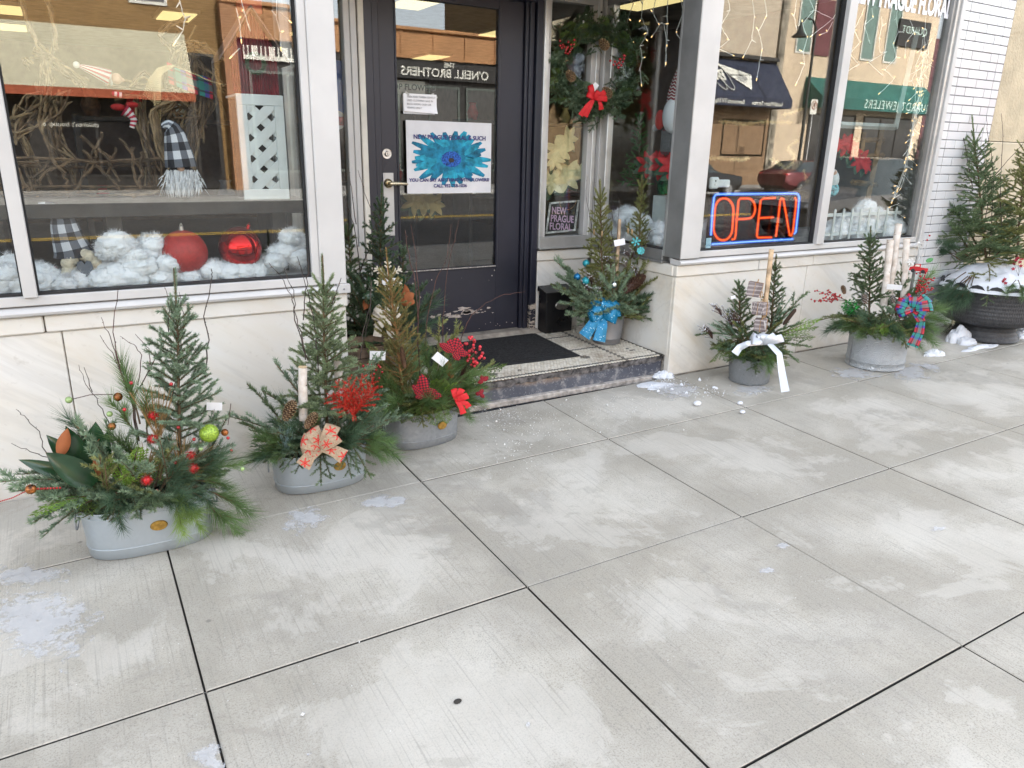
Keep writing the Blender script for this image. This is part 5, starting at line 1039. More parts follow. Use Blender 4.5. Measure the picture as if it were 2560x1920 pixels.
def petals(parent,c,n,defs,mat,name='fabric_flower'):
    x,z,o=frame_of(n); c=np.array(c,float); b=B()
    for (ang,L,w,lift) in defs:
        a=math.radians(ang); d=x*math.cos(a)+z*math.sin(a); s=np.cross(o,d); m,k=9,7; V=np.zeros((m,k,3)); pc=np.zeros((m,k,3))
        for i in range(m):
            t=i/(m-1); ww=w*math.sin(PI*min(1,0.10+0.90*t))**0.75*(1 if t<1 else 0)+0.0008
            for j in range(k): q=(j/(k-1)-0.5)*2; V[i,j]=c+d*L*t+s*q*ww/2+o*(0.01+lift*t-0.018*q*q*t*(1-t)*4*0.3-0.02*t*t); pc[i,j]=(0.5+q*ww/2/w,t*L/w,0)
        b.grid(V,0,pc.reshape(-1,3)); b.grid((V-o*0.001)[:,::-1],0,pc[:,::-1].reshape(-1,3))
    return b.build(name,[mat],parent,True)
petals(p3,PC(1062,985,c3,0.24),toward(c3),[(98,0.10,0.058,0.03),(145,0.075,0.045,0.02),(165,0.055,0.04,0.01),(-8,0.085,0.045,0.03),(15,0.06,0.04,0.04),(-35,0.055,0.035,0.03),(200,0.05,0.035,0.02)],M_CHKR)
petals(p3,PC(1135,880,c3,0.15),toward(c3),[(75,0.075,0.06,0.02),(110,0.07,0.055,0.02),(150,0.085,0.04,0.03),(-10,0.075,0.04,0.03),(40,0.06,0.05,0.02),(-60,0.05,0.04,0.03)],M_CHKR)
petals(p3,PC(1208,952,c3,0.13),toward(c3),[(40,0.035,0.025,0.01),(200,0.03,0.022,0.01),(110,0.03,0.022,0.01)],M_CHKR); petals(p3,PC(1200,985,c3,0.15),toward(c3),[(60,0.03,0.022,0.01),(-40,0.03,0.02,0.01),(170,0.025,0.02,0.01)],M_CHKR)
M_FROSTB=plain('frosted_red_berry',(0.45,0.02,0.03),0.35,0,0.5,0.9,38)
rg=np.random.default_rng(8); berries(p3,[tuple(PC(1183+rg.normal(0,11),882+rg.normal(0,17),c3,0.12+rg.uniform(0,0.03))) for _ in range(30)],0.0085,M_FROSTB,root=tuple(PC(1150,940,c3,0.03)))
berries(p3,[tuple(PC(u,v,c3,0.18)) for u,v in ((920,912),(928,910),(946,914),(905,936),(918,935),(925,925),(935,935),(948,945),(932,922),(955,930),(912,925),(940,925),(950,918),(908,915))],0.0066,M_REDB,root=tuple(PC(930,960,c3,0.15)))
M_REDRIB=ribbonmat('red_velvet_ribbon',lambda t,u,v,vec:t.mix(t.noise(t.coord('Object'),90,2),(0.42,0.006,0.01),(0.60,0.012,0.016)),0.65)
bow(p3,PC(1140,1000,c3,0.23),toward(c3),[(60,0.05,0.0),(20,0.05,0.01),(100,0.045,0.0)],[[(0,0,0.01),(0.02,-0.03,0.02),(0.028,-0.055,0.015)],[(0,0,0.01),(0.04,-0.015,0.02),(0.05,-0.03,0.015)]],0.026,M_REDRIB)
magnolia(p3,PC(1130,945,c3,0.06),PC(1115,895,c3,0.07),0.04,-toward(c3),0.3,0.05); magnolia(p3,PC(1115,905,c3,0.03),PC(1112,865,c3,0.03),0.035,toward(c3),0.3,0.05)
def petal_cup(): pass
tagcard(p3,PC(944,889,c3,0.20),0.075,0.047,0.06,PC(928,950,c3,0.17),0.15,-0.35); tagcard(p3,PC(1100,898,c3,0.19),0.071,0.046,0.70,PC(1085,950,c3,0.06),0.2,-0.30)

# ---- crate arrangement in the corner beside the door
c4=(1.42,4.12); z4=SZ(4.12)
p4=thing('crate_planter','tall dark spruce arrangement in a wooden crate with cream bow beside the door','planter',(c4[0],c4[1],z4))
b=B(); M_CRATE=plain('weathered_crate_wood',(0.17,0.12,0.085),0.8,0,0.3,0.3,14,bump=0.3)
for k in range(4):
    z0=z4+0.008+k*0.068
    for (a,e) in (((c4[0]-0.165,c4[1]-0.165,z0),(c4[0]+0.165,c4[1]-0.150,z0+0.062)),((c4[0]-0.165,c4[1]+0.150,z0),(c4[0]+0.165,c4[1]+0.165,z0+0.062)),((c4[0]-0.180,c4[1]-0.165,z0),(c4[0]-0.166,c4[1]+0.165,z0+0.062)),((c4[0]+0.166,c4[1]-0.165,z0),(c4[0]+0.180,c4[1]+0.165,z0+0.062))):
        q=B(); q.box(a,e,0,0.002); q.build('slat',[M_CRATE],p4)
q=B(); q.box((c4[0]-0.149,c4[1]-0.149,z4+0.02),(c4[0]+0.149,c4[1]+0.149,z4+0.22)); q.build('soil',[M_SOIL],p4)
q=B(); q.box((c4[0]-0.15,c4[1]-0.15,z4+0.002),(c4[0]+0.15,c4[1]+0.15,z4+0.018)); q.build('base_board',[M_CRATE],p4)
spruce_tree(p4,PC(945,870,c4,0.0),PC(955,458,c4,-0.02),0.22,51,L_DARK,60,0.17,(10,50),'spruce_top',dens=2300,nl=0.0145,nw=0.0033)
spruce_tree(p4,PC(890,880,c4,-0.05),PC(868,560,c4,-0.06),0.19,52,L_SPR,44,0.10,(10,50),'spruce_top')
spruce_tree(p4,PC(1000,870,c4,-0.03),PC(1008,620,c4,-0.05),0.16,53,L_DARK,36,0.08,(10,50),'spruce_top')
fill(p4,c4,K,[(930,830,0.1,880,700,0.15,8),(920,840,0.1,870,760,0.15,8),(930,850,0.1,880,820,0.16,8),(950,850,0.12,920,740,0.18,8),(980,830,0.1,1050,700,0.08,8),(985,840,0.1,1060,760,0.1,2),(985,850,0.1,1065,800,0.12,2),(990,860,0.1,1050,850,0.14,2),(960,860,0.14,930,850,0.2,8),(920,860,0.12,885,860,0.18,8),(970,850,0.1,1010,770,0.14,8),(950,840,0.1,950,720,0.12,8),(960,860,0.12,990,880,0.2,3),(940,870,0.12,940,890,0.22,3),(930,800,0.05,890,660,0.04,8),(940,790,0.1,900,690,0.14,8),(1000,850,0.1,1080,720,0.1,8),(925,870,0.12,870,850,0.16,8)],12)
for i,pl in enumerate(([(905,700),(885,560),(863,500),(858,430),(852,330)],[(890,560),(878,470),(872,420)],[(930,760),(955,640),(940,560),(912,480),(895,425)],[(900,680),(930,600),(945,530)])): twig(p4,[PC(u,v,c4,-0.02) for u,v in pl],0.003,M_TWIGD,i+60)
M_CREAMF=plain('cream_felt',(0.58,0.53,0.43),0.85)
def flake(parent,c,n,R,mat,r=0.004,rot=0.0,name='snowflake',br=True,ring=0):
    x,z,o=frame_of(n); c=np.array(c,float); b=B()
    for k in range(6 if ring==0 else 8):
        a=rot+k*2*PI/(6 if ring==0 else 8); d=x*math.cos(a)+z*math.sin(a); b.tube([c,c+d*R],r,5)
        if br:
            for t in (0.5,0.75):
                for g in (-1,1): a2=a+g*0.85; d2=x*math.cos(a2)+z*math.sin(a2); b.tube([c+d*R*t,c+d*R*t+d2*R*0.28],r*0.85,5)
        if ring: q=c+d*R*0.72; an=np.linspace(0,2*PI,9); b.tube([q+(x*math.cos(w)+z*math.sin(w))*R*0.20 for w in an],r*0.8,4,0,False)
    return b.build(name,[mat],parent,True)
flake(p4,PC(970,690,c4,0.21),toward(c4),0.085,M_CREAMF,0.0058,0.5); tagcard(p4,PC(972,704,c4,0.24),0.072,0.042,0.05,PC(975,780,c4,0.2),0.1,-0.35)
for bu,bv,tu,tv,w,f_ in ((985,740,1010,690,0.06,1),(940,720,920,690,0.06,1),(990,720,1025,730,0.07,-1),(1000,750,1035,760,0.05,-1),(925,740,910,775,0.05,-1),(935,735,905,745,0.05,1)): magnolia(p4,PC(bu,bv,c4,0.16),PC(tu,tv,c4,0.19),w,f_*toward(c4),0.35,0.05)
M_CREAMR=ribbonmat('cream_linen_ribbon',lambda t,u,v,vec:t.mix(t.noise(t.coord('Object'),120,2),(0.44,0.39,0.31),(0.62,0.57,0.48)),0.85)
bow(p4,PC(968,800,c4,0.24),toward(c4),[(130,0.11,0.02),(160,0.10,0.01),(80,0.10,0.02),(215,0.09,0.02),(30,0.09,0.01),(60,0.12,0.0)],[[(0,0,0.02),(0.01,-0.06,0.03),(0.03,-0.12,0.02)],[(0,0,0.01),(-0.06,-0.05,0.03),(-0.07,-0.11,0.03)]],0.055,M_CREAMR,k=0.85)
petals(p4,PC(1012,748,c4,0.22),toward(c4),[(30,0.06,0.05,0.02),(-20,0.06,0.05,0.0)],M_MAGB,'dried_leaf')
# ---- bucket with two spruce tops and a teal bow
c5=(3.198,4.102); z5=SZ(4.10)+0.002
p5=thing('bucket_planter','grey zinc bucket with two spruce tops and a glittery teal bow on the porch','planter',(c5[0],c5[1],z5))
bk=tub_mesh((c5[0],c5[1],z5),0.093,0.093,0.215,0.33,[(0.0,0.0),(0.02,0.002),(0.17,0.0),(0.185,0.002),(0.2,0.0),(0.9,0.0),(1.0,0.003)],M_GALV3,2.0,40,0,'zinc_bucket',p5,beads_at=(0.19,))
spruce_tree(p5,PC(1508,790,c5,0.02),PC(1500,450,c5,0.03),0.205,61,L_OLIVE,60,0.14,(14,50),'spruce_top')
spruce_tree(p5,PC(1590,790,c5,-0.05),PC(1605,440,c5,-0.06),0.175,62,L_OLIVE,58,0.10,(22,60),'spruce_top')
skirt(p5,c5,0.115,0.115,z5+0.21,['noble_fir_branch','dark_fir_branch','olive_branch','noble_fir_branch'],24,(0.13,0.22),(0,60),21); skirt(p5,c5,0.115,0.115,z5+0.21,['noble_fir_branch','olive_branch','spruce_branch'],16,(0.08,0.14),(-15,20),22); skirt(p5,c5,0.1,0.1,z5+0.21,['olive_branch','noble_fir_branch','dark_fir_branch'],22,(0.14,0.26),(45,82),122,bed=0.4)
fill(p5,c5,K,[(1500,760,0.06,1397,645,0.05,0),(1495,765,0.06,1402,675,0.08,0),(1495,770,0.07,1400,700,0.1,0),(1490,775,0.06,1385,705,0.05,9),(1490,780,0.08,1405,745,0.13,0),(1495,785,0.1,1420,770,0.16,0),(1505,785,0.1,1450,775,0.18,0),(1530,770,0.1,1535,660,0.15,0),(1540,775,0.1,1520,690,0.16,0),(1545,770,0.1,1575,680,0.12,0),(1560,775,0.08,1600,640,0.05,9),(1560,780,0.08,1640,650,0.03,9),(1565,785,0.06,1650,690,0.02,8),(1570,790,0.06,1645,730,0.06,8),(1570,795,0.06,1640,760,0.08,8),(1565,795,0.08,1635,790,0.10,1),(1560,795,0.1,1605,785,0.16,9),(1555,790,0.12,1580,780,0.2,9),(1540,790,0.12,1545,765,0.22,0),(1500,770,0.08,1460,690,0.12,0),(1510,770,0.1,1480,720,0.17,0),(1515,775,0.1,1460,740,0.17,0),(1540,760,0.06,1560,650,0.06,9)],30,1.05)
birch(p5,PC(1538,760,c5,0.03),PC(1549,548,c5,0.03),0.012,'birch_stick',[plain('pale_peeled_wood',(0.50,0.36,0.24),0.7,var=0.25,scale=20),M_CUT,M_TWIGD])
M_TEAL=plain('teal_glitter',(0.02,0.30,0.36),0.35,0.3,0.6,0.25,120,bump=0.4,bscale=200); M_BLUEB=plain('blue_satin_ball',(0.01,0.16,0.36),0.22,0.4); M_SILV=plain('silver_mirror_ball',(0.72,0.78,0.78),0.06,1.0,0.5,0.02); M_PEARL=plain('silver_berry',(0.55,0.56,0.58),0.18,0.7)
ball(p5,PC(1443,692,c5,0.15),0.024,M_BLUEB,cap=M_BLUEB); ball(p5,PC(1464,702,c5,0.17),0.026,M_TEAL,cap=M_TEAL); ball(p5,PC(1535,712,c5,0.17),0.024,M_SILV,cap=M_SILV); ball(p5,PC(1465,658,c5,0.08),0.024,M_TEAL)
rg=np.random.default_rng(2)
for (u,v,n,sx,sy,d) in ((1473,690,16,10,10,0.18),(1467,718,16,10,8,0.19),(1495,725,14,9,9,0.19),(1450,708,10,10,6,0.17),(1570,625,20,14,8,0.08),(1520,648,14,12,7,0.1),(1587,672,16,10,8,0.12),(1560,655,10,8,6,0.1),(1522,592,12,10,6,0.02)):
    berries(p5,[tuple(PC(u+rg.normal(0,sx*.7),v+rg.normal(0,sy*.7),c5,d+rg.uniform(-.02,.02))) for _ in range(n)],0.0042,M_PEARL,'silver_berry_cluster',root=tuple(PC(u+5,v+25,c5,d-0.03)))
M_TURQ=plain('turquoise_glitter',(0.10,0.48,0.50),0.5,0.2,0.5,0.2,120)
for u,v,R,tv,ring,rt in ((1590,604,0.031,680,0,0.3),(1602,627,0.026,690,1,0.2)):
    f_=flake(p5,PC(u,v,c5,0.12),toward(c5),R,M_TURQ,0.0032,rt,'turquoise_snowflake',True,ring); s=B(); s.tube([PC(u,v,c5,0.115),PC(u-28,tv,c5,0.08)],0.0016,5); s.build('stake',[plain('green_stake',(0.10,0.17,0.07),0.6)],f_)
cone(p5,PC(1560,730,c5,0.15),PC(1612,688,c5,0.15),0.046,[M_CONED,M_CONE],120,0.9)
for u,v in ((1485,580),(1505,585),(1570,578),(1580,580)): cone(p5,PC(u,v-8,c5,0.05),PC(u,v+8,c5,0.06),0.010,[M_CONET,M_CONET],24,0.5,'small_cone')
for i,pl in enumerate(([(1500,650),(1488,540),(1487,480),(1487,446)],[(1480,640),(1477,560),(1465,490),(1468,440)],[(1540,720),(1537,640),(1545,560),(1548,500),(1534,478)],[(1600,640),(1620,595),(1625,578),(1640,574)],[(1530,640),(1530,560),(1528,480)])): twig(p5,[PC(u,v,c5,0.0 if i!=2 else 0.12) for u,v in pl],0.0022,M_TWIGD,i+80)
tagcard(p5,PC(1549,606,c5,0.14),0.072,0.042,-0.22,None,0.1,-0.55)
M_TEALR=ribbonmat('teal_sheer_ribbon',lambda t,u,v,vec:(lambda vo: t.mix(t.math('LESS_THAN',vo,0.17),(0.004,0.17,0.33),(0.55,0.78,0.85)))((lambda n:(t.ln(vec,n.inputs['Vector']),n.inputs['Scale'].__setattr__('default_value',5.5),n.outputs['Distance'])[2])(t.n('TexVoronoi'))),0.3,0,0.25,0.86)
bow(p5,PC(1508,785,c5,0.17),toward(c5),[(160,0.075,0.01),(120,0.085,0.015),(85,0.075,0.02),(50,0.085,0.015),(15,0.08,0.015),(-15,0.07,0.02),(195,0.07,0.02),(140,0.06,0.035),(65,0.06,0.035)],[[(0,0,0.02),(-0.045,-0.05,0.03),(-0.085,-0.115,0.01)],[(0,0,0.02),(0.0,-0.06,0.03),(-0.012,-0.135,0.015)]],0.062,M_TEALR,0.4,k=1.4)

# ---- embossed tin with little parcels and silver bow
c6=(3.833,3.339); z6=G(*c6)
p6=thing('tin_planter','scroll patterned tin with plaid parcels on a stake and silver ribbon bow','planter',(c6[0],c6[1],z6))
def embossed(name,base,line,scale,strength,thr=(0.03,0.10)):
    t=NT(name); at=t.n('Attribute'); at.attribute_name='pc'; mp=t.n('Mapping'); t.ln(at.outputs['Vector'],mp.inputs[0]); mp.inputs['Scale'].default_value=(scale*5.6,scale,1)
    wv=t.n('TexVoronoi',feature='SMOOTH_F1'); t.ln(mp.outputs[0],wv.inputs['Vector']); wv.inputs['Scale'].default_value=1.0; wv.inputs['Smoothness'].default_value=0.2
    dn=t.noise(mp.outputs[0],1.3,2,0.5,'Color'); mx=t.mix(0.25,mp.outputs[0],dn); 
    r=t.n('TexWave',wave_type='RINGS',rings_direction='SPHERICAL'); fr=t.n('VectorMath',operation='FRACTION'); t.ln(mx,fr.inputs[0]); sb=t.n('VectorMath',operation='SUBTRACT'); t.ln(fr.outputs[0],sb.inputs[0]); sb.inputs[1].default_value=(0.5,0.5,0)
    t.ln(sb.outputs[0],r.inputs['Vector']); r.inputs['Scale'].default_value=2.1; r.inputs['Distortion'].default_value=2.5; r.inputs['Detail'].default_value=1.0
    f=r.outputs['Fac']; c=t.ramp(f,[(0.10,line),(0.38,base)]); n=t.noise(t.coord('World'),8,3); c=t.mix(t.math('MULTIPLY',n,0.4),c,(0.7,0.72,0.74),'MULTIPLY')
    return t.fin(t.bsdf(c,0.40,0.25,0.5,t.bump(f,strength,0.004)))
M_SCROLL=embossed('scroll_embossed_tin',(0.36,0.375,0.385),(0.03,0.034,0.038),7.5,0.8); M_EMB=embossed('floral_embossed_tin',(0.40,0.42,0.435),(0.24,0.255,0.265),5,0.7)
tub_mesh((c6[0],c6[1],z6),0.143,0.128,0.168,0.15,[(0.0,0.0),(0.02,0.003),(0.05,0.0),(0.93,0.0),(0.95,0.003),(1.0,0.003)],M_SCROLL,2.1,44,0.55,'embossed_tin',p6,beads_at=(0.03,0.95))
ZR=z6+0.165
spruce_tree(p6,PC(1852,860,c6,-0.03),PC(1848,704,c6,-0.04),0.15,71,L_SPR,40,0.12,(18,55),'spruce_top')
spruce_tree(p6,PC(1925,850,c6,-0.08),PC(1941,637,c6,-0.09),0.12,72,L_SPR,40,0.18,(20,55),'spruce_top')
skirt(p6,c6,0.15,0.14,ZR,['spruce_branch','cedar_branch','olive_branch','dark_fir_branch'],24,(0.07,0.14),(10,60),31); skirt(p6,c6,0.13,0.12,ZR,['spruce_branch','olive_branch','dark_fir_branch'],18,(0.08,0.17),(45,82),131,bed=0.4); skirt(p6,c6,0.15,0.14,ZR,['cedar_branch','olive_branch','spruce_branch'],16,(0.06,0.11),(-10,22),32)
fill(p6,c6,K,[(1840,850,0.05,1765,895,0.08,3),(1840,840,0.05,1745,815,0.02,1),(1845,845,0.05,1770,860,0.06,3),(1850,850,0.05,1790,800,0.04,1),(1920,850,0.05,2040,800,-0.02,3),(1920,855,0.05,2035,825,0.0,3),(1920,860,0.06,2025,850,0.04,1),(1920,860,0.08,2005,885,0.08,1),(1925,850,0.03,2045,780,-0.05,7),(1920,840,0.0,2000,720,-0.06,1),(1915,845,0.05,1990,790,0.02,1),(1900,870,0.12,1930,900,0.2,5),(1890,865,0.12,1895,920,0.19,1),(1905,870,0.12,1925,915,0.2,5),(1860,865,0.1,1835,890,0.17,7),(1860,850,0.06,1830,780,0.06,9),(1870,850,0.06,1860,790,0.06,9),(1900,850,0.05,1950,800,0.06,9),(1850,870,0.1,1800,880,0.14,3)],40)
for u,v,tu,tv in ((1925,830,1945,730),(1930,830,1960,740),(1930,830,1975,760),(1925,830,1930,760),(1935,825,1965,775)): put('frosted_spray',p6,PC(u,v,c6,0.0),PC(tu,tv,c6,0.0),None,1.1)
for u,v,tu,tv in ((1835,840,1790,790),(1840,850,1800,830),(1840,855,1815,870),(1830,840,1775,800),(1845,850,1825,800)): put('frosted_spray',p6,PC(u,v,c6,0.09),PC(tu,tv,c6,0.12),None,0.8,name='frosted_leaf_spray')
birch(p6,PC(1905,830,c6,0.03),PC(1929,624,c6,0.0),0.0155,'birch_stake',[plain('peeled_birch',(0.56,0.40,0.25),0.7,var=0.25,scale=18),M_CUT,M_TWIGD])
def plaid_fn(cols,sc):
    def fn(t,u,v,vec):
        w=t.coord('Object',(1,1,1)); sx=t.n('SeparateXYZ'); t.ln(w,sx.inputs[0]); a=t.math('FRACT',t.math('MULTIPLY',t.math('ADD',sx.outputs[0],sx.outputs[1]),sc)); b=t.math('FRACT',t.math('MULTIPLY',sx.outputs[2],sc))
        c=t.mix(t.math('LESS_THAN',a,0.45),cols[0],cols[1]); c=t.mix(t.math('MULTIPLY',t.math('LESS_THAN',b,0.4),0.5),c,cols[2]); c=t.mix(t.math('LESS_THAN',t.math('ABSOLUTE',t.math('SUBTRACT',a,0.7)),0.05),c,cols[3]); return t.mix(t.math('LESS_THAN',t.math('ABSOLUTE',t.math('SUBTRACT',b,0.7)),0.05),c,cols[3])
    return fn
M_PARCEL=ribbonmat('grey_plaid_wrap',plaid_fn([(0.19,0.15,0.145),(0.28,0.235,0.23),(0.10,0.08,0.085),(0.50,0.46,0.44)],38),0.7); M_TWINE=plain('jute_twine',(0.42,0.25,0.115),0.9,var=0.3,scale=60)
def parcel(parent,c,s,rot):
    M=Matrix.Translation(Vector(c))@Matrix.Rotation(rot[2],4,'Z')@Matrix.Rotation(rot[1],4,'Y')@Matrix.Rotation(rot[0],4,'X'); h=s/2; b=B(); b.box((-h,-h,-h),(h,h,h),0,s*0.03); b.xf(M); o=b.build('parcel',[M_PARCEL],parent)
    t=B(); e=h*1.03
    for lp in ([(-e,0,-e),(-e,0,e),(e,0,e),(e,0,-e),(-e,0,-e)],[(0,-e,-e),(0,-e,e),(0,e,e),(0,e,-e),(0,-e,-e)],[(e*0.15,-e,-e),(e*0.15,-e,e)]): t.tube(lp,0.0018,4)
    for sg in (-1,1): an=np.linspace(0,2*PI,12); t.tube([(sg*h*0.55*(1-math.cos(a))*0.5,-0.2*h,e+0.35*h*math.sin(a)*sg*sg+0.15*h) for a in an],0.0017,4)
    t.xf(M); t.build('twine',[M_TWINE],o); return o
parcel(p6,PC(1887,723,c6,0.05),0.088,(0.1,0.05,0.65)); parcel(p6,PC(1902,771,c6,0.08),0.082,(-0.1,0.12,0.2)); parcel(p6,PC(1902,812,c6,0.11),0.074,(0.0,-0.05,0.6))
an=np.linspace(0,2*PI,18); b=B(); q=PC(1903,737,c6,0.09); b.tube([(q.x+0.012*math.cos(a),q.y,q.z+0.022*math.sin(a)) for a in an],0.0022,5); b.build('twine_loop',[M_TWINE],p6)
M_SILR=ribbonmat('silver_satin_ribbon',lambda t,u,v,vec:(0.46,0.48,0.52),0.30,0,0.45)
bow(p6,PC(1907,858,c6,0.19),toward(c6),[(150,0.07,0.0),(110,0.05,0.02),(20,0.10,0.01),(35,0.07,0.03),(175,0.06,0.03),(80,0.045,0.03)],[[(0,0,0.02),(-0.07,-0.012,0.05),(-0.11,-0.035,0.03),(-0.13,-0.07,0.02)],[(0.03,0,0.03),(0.085,-0.05,0.04),(0.105,-0.13,0.03),(0.135,-0.235,0.04)]],0.040,M_SILR,0.5)
b=B(); a=np.array(PC(1958,812,c6,0.05)); e=np.array(PC(1990,772,c6,0.05)); b.tube([a+(e-a)*t for t in (0,0.15,0.5,0.9,1)],[0.004,0.0125,0.0135,0.012,0.004],10); b.build('cattail',[plain('brown_cattail',(0.045,0.025,0.015),0.95,bump=0.8,bscale=400)],p6,True)
for (u,v,n,s,d) in ((1786,768,26,9,0.03),(1762,822,30,9,0.07),(1830,790,40,13,0.07),(1810,790,20,8,0.06)): berries(p6,[tuple(PC(u+rg.normal(0,s*.75),v+rg.normal(0,s*.75),c6,d+rg.uniform(-.02,.02))) for _ in range(n)],0.0042,M_PEARL,'silver_berry_cluster',root=tuple(PC(u+20,v+25,c6,d-0.02)))
tagcard(p6,PC(1833,743,c6,0.06),0.030,0.022,-0.3,PC(1840,820,c6,0.05),0.1,-0.7)

# ---- big round tin with birch logs
c7=(4.931,3.165); z7=G(*c7)
p7=thing('tin_planter','large round embossed tin with three birch logs, red berries and tartan bow','planter',(c7[0],c7[1],z7))
tub_mesh((c7[0],c7[1],z7),0.200,0.190,0.270,0.03,[(0.0,0.0),(0.015,0.005),(0.03,0.006),(0.05,0.002),(0.17,0.0),(0.185,0.005),(0.20,0.005),(0.215,0.0),(0.80,0.0),(0.815,0.005),(0.83,0.005),(0.845,0.0),(0.95,0.0),(1.0,0.003)],M_EMB,2.0,56,0,'embossed_tin',p7,beads_at=(0.04,0.19,0.82))
s=B(); a0=math.atan2(-c7[1],-c7[0])-0.95; s.box((c7[0]+0.203*math.cos(a0)-0.003,c7[1]+0.195*math.sin(a0)-0.003,z7+0.01),(c7[0]+0.203*math.cos(a0)+0.003,c7[1]+0.195*math.sin(a0)+0.003,z7+0.25)); s.build('seam',[M_GALV3],p7)
ZR=z7+0.27
spruce_tree(p7,PC(2172,780,c7,0.0),PC(2177,566,c7,0.0),0.19,81,L_SPR,44,0.20,(14,52),'spruce_top',low=0.08)
spruce_tree(p7,PC(2240,790,c7,-0.06),PC(2262,668,c7,-0.08),0.15,82,L_SPR,30,0.08,(14,52),'spruce_top')
skirt(p7,c7,0.2,0.19,ZR,['spruce_branch','dark_pine_branch','olive_branch','cedar_branch'],30,(0.08,0.16),(5,55),41); skirt(p7,c7,0.18,0.17,ZR,['spruce_branch','olive_branch','dark_pine_branch'],22,(0.08,0.18),(45,82),141,bed=0.4); skirt(p7,c7,0.2,0.19,ZR,['spruce_branch','olive_branch','pine_branch','cedar_branch'],20,(0.05,0.11),(-8,22),42)
fill(p7,c7,K,[(2150,790,0.05,2070,800,0.06,1),(2150,795,0.06,2065,815,0.1,1),(2145,800,0.08,2075,815,0.14,2),(2150,790,0.05,2050,780,0.02,9),(2270,790,0.05,2345,765,-0.02,5),(2275,795,0.05,2350,790,0.02,5),(2270,800,0.08,2335,812,0.07,5),(2250,805,0.1,2330,840,0.12,5),(2245,805,0.12,2300,850,0.2,5),(2240,810,0.14,2280,860,0.22,1),(2210,805,0.15,2215,835,0.24,7),(2220,805,0.15,2230,830,0.25,7),(2190,805,0.15,2180,830,0.24,3),(2170,805,0.14,2150,825,0.22,9),(2250,780,0,2330,720,-0.08,1),(2250,775,0,2310,690,-0.08,5),(2230,790,0.1,2240,760,0.16,0),(2215,790,0.1,2200,755,0.15,0),(2245,800,0.12,2290,800,0.18,5),(2275,785,0.05,2340,745,-0.04,1),(2230,800,0.14,2260,820,0.24,3),(2170,795,0.1,2120,790,0.14,9)],50)
birch(p7,PC(2208,770,c7,0.04),PC(2226,600,c7,0.02),0.0235); birch(p7,PC(2222,750,c7,-0.04),PC(2247,560,c7,-0.07),0.024); birch(p7,PC(2258,760,c7,-0.05),PC(2267,597,c7,-0.07),0.022)
def berry_sprig(parent,root,tips,n,mat,c,d0,d1,r,name='berry_sprig'):
    b=B(); rg=np.random.default_rng(len(tips)*7+n)
    for tu,tv in tips:
        a=np.array(PC(*root,c,d0)); e=np.array(PC(tu,tv,c,d1)); b.tube([a,(a+e)/2+rg.normal(0,0.004,3),e],0.0015,4,1,False)
        for k in range(n): t=0.35+0.65*k/(n-1); b.sphere(a+(e-a)*t+rg.normal(0,r*0.9,3),r*rg.uniform(0.8,1.1),0,8,6)
    o=b.build(name,[mat,M_TWIG],parent,True); o['kind']='stuff'; return o
berry_sprig(p7,(2120,752),[(2044,728),(2068,725),(2033,752),(2055,745)],16,M_REDB,c7,0.05,0.07,0.0070)
berry_sprig(p7,(2290,745),[(2318,670),(2320,695),(2335,695),(2300,680),(2330,720),(2298,710)],12,M_REDB,c7,0.0,0.0,0.0068)
M_GFOIL=plain('green_foil',(0.02,0.34,0.045),0.2,0.5,0.6,0.4,90); rg=np.random.default_rng(12); b=B(); cc=np.array(PC(2126,768,c7,0.10))
for k in range(240): q=nrm(rg.normal(size=3)); s=nrm(np.cross(q,rg.normal(size=3))); p=cc+q*0.055*rg.uniform(0.45,1); n_=np.cross(q,s); b.add([p-s*0.005,p+n_*0.004,p+s*0.006+q*0.012,p-n_*0.004+q*0.01],[(0,1,2,3)])
o=b.build('green_foil_ball',[M_GFOIL],p7); o['kind']='stuff'
cone(p7,PC(2164,760,c7,0.12),PC(2160,732,c7,0.12),0.026,[M_CONE,M_CONEW],60); cone(p7,PC(2234,758,c7,0.12),PC(2231,738,c7,0.12),0.022,[M_CONE,M_CONEW],50); cone(p7,PC(2112,735,c7,0.02),PC(2106,714,c7,0.02),0.022,[M_CONE,M_CONET],60)
rg=np.random.default_rng(3); b=B()
for k in range(16): a=np.array(PC(2290,670,c7,-0.06)); e=np.array(PC(2285+rg.uniform(0,40),585+rg.uniform(0,40),c7,-0.08)); b.tube([a,(a+e)/2+np.array([0.004,0,0]),e],0.0013,3,0,False)
for u,v in ((2345,607),(2358,605),(2350,612)): b.tube([PC(2320,650,c7,-0.06),PC(u,v,c7,-0.07)],0.0013,3,0,False)
o=b.build('white_grass_spray',[plain('white_grass',(0.6,0.6,0.58),0.6)],p7); o['kind']='stuff'
ball(p7,PC(2296,607,c7,-0.07),0.0085,plain('white_bead',(0.75,0.74,0.72),0.3),'white_bead'); 
for u,v in ((2324,589),(2318,600)): ball(p7,PC(u,v,c7,-0.07),0.0065,M_REDB,'red_berry',seg=10)
flake(p7,PC(2277,655,c7,-0.02),toward(c7),0.026,M_CONEW,0.003,0.2,'white_snowflake'); 
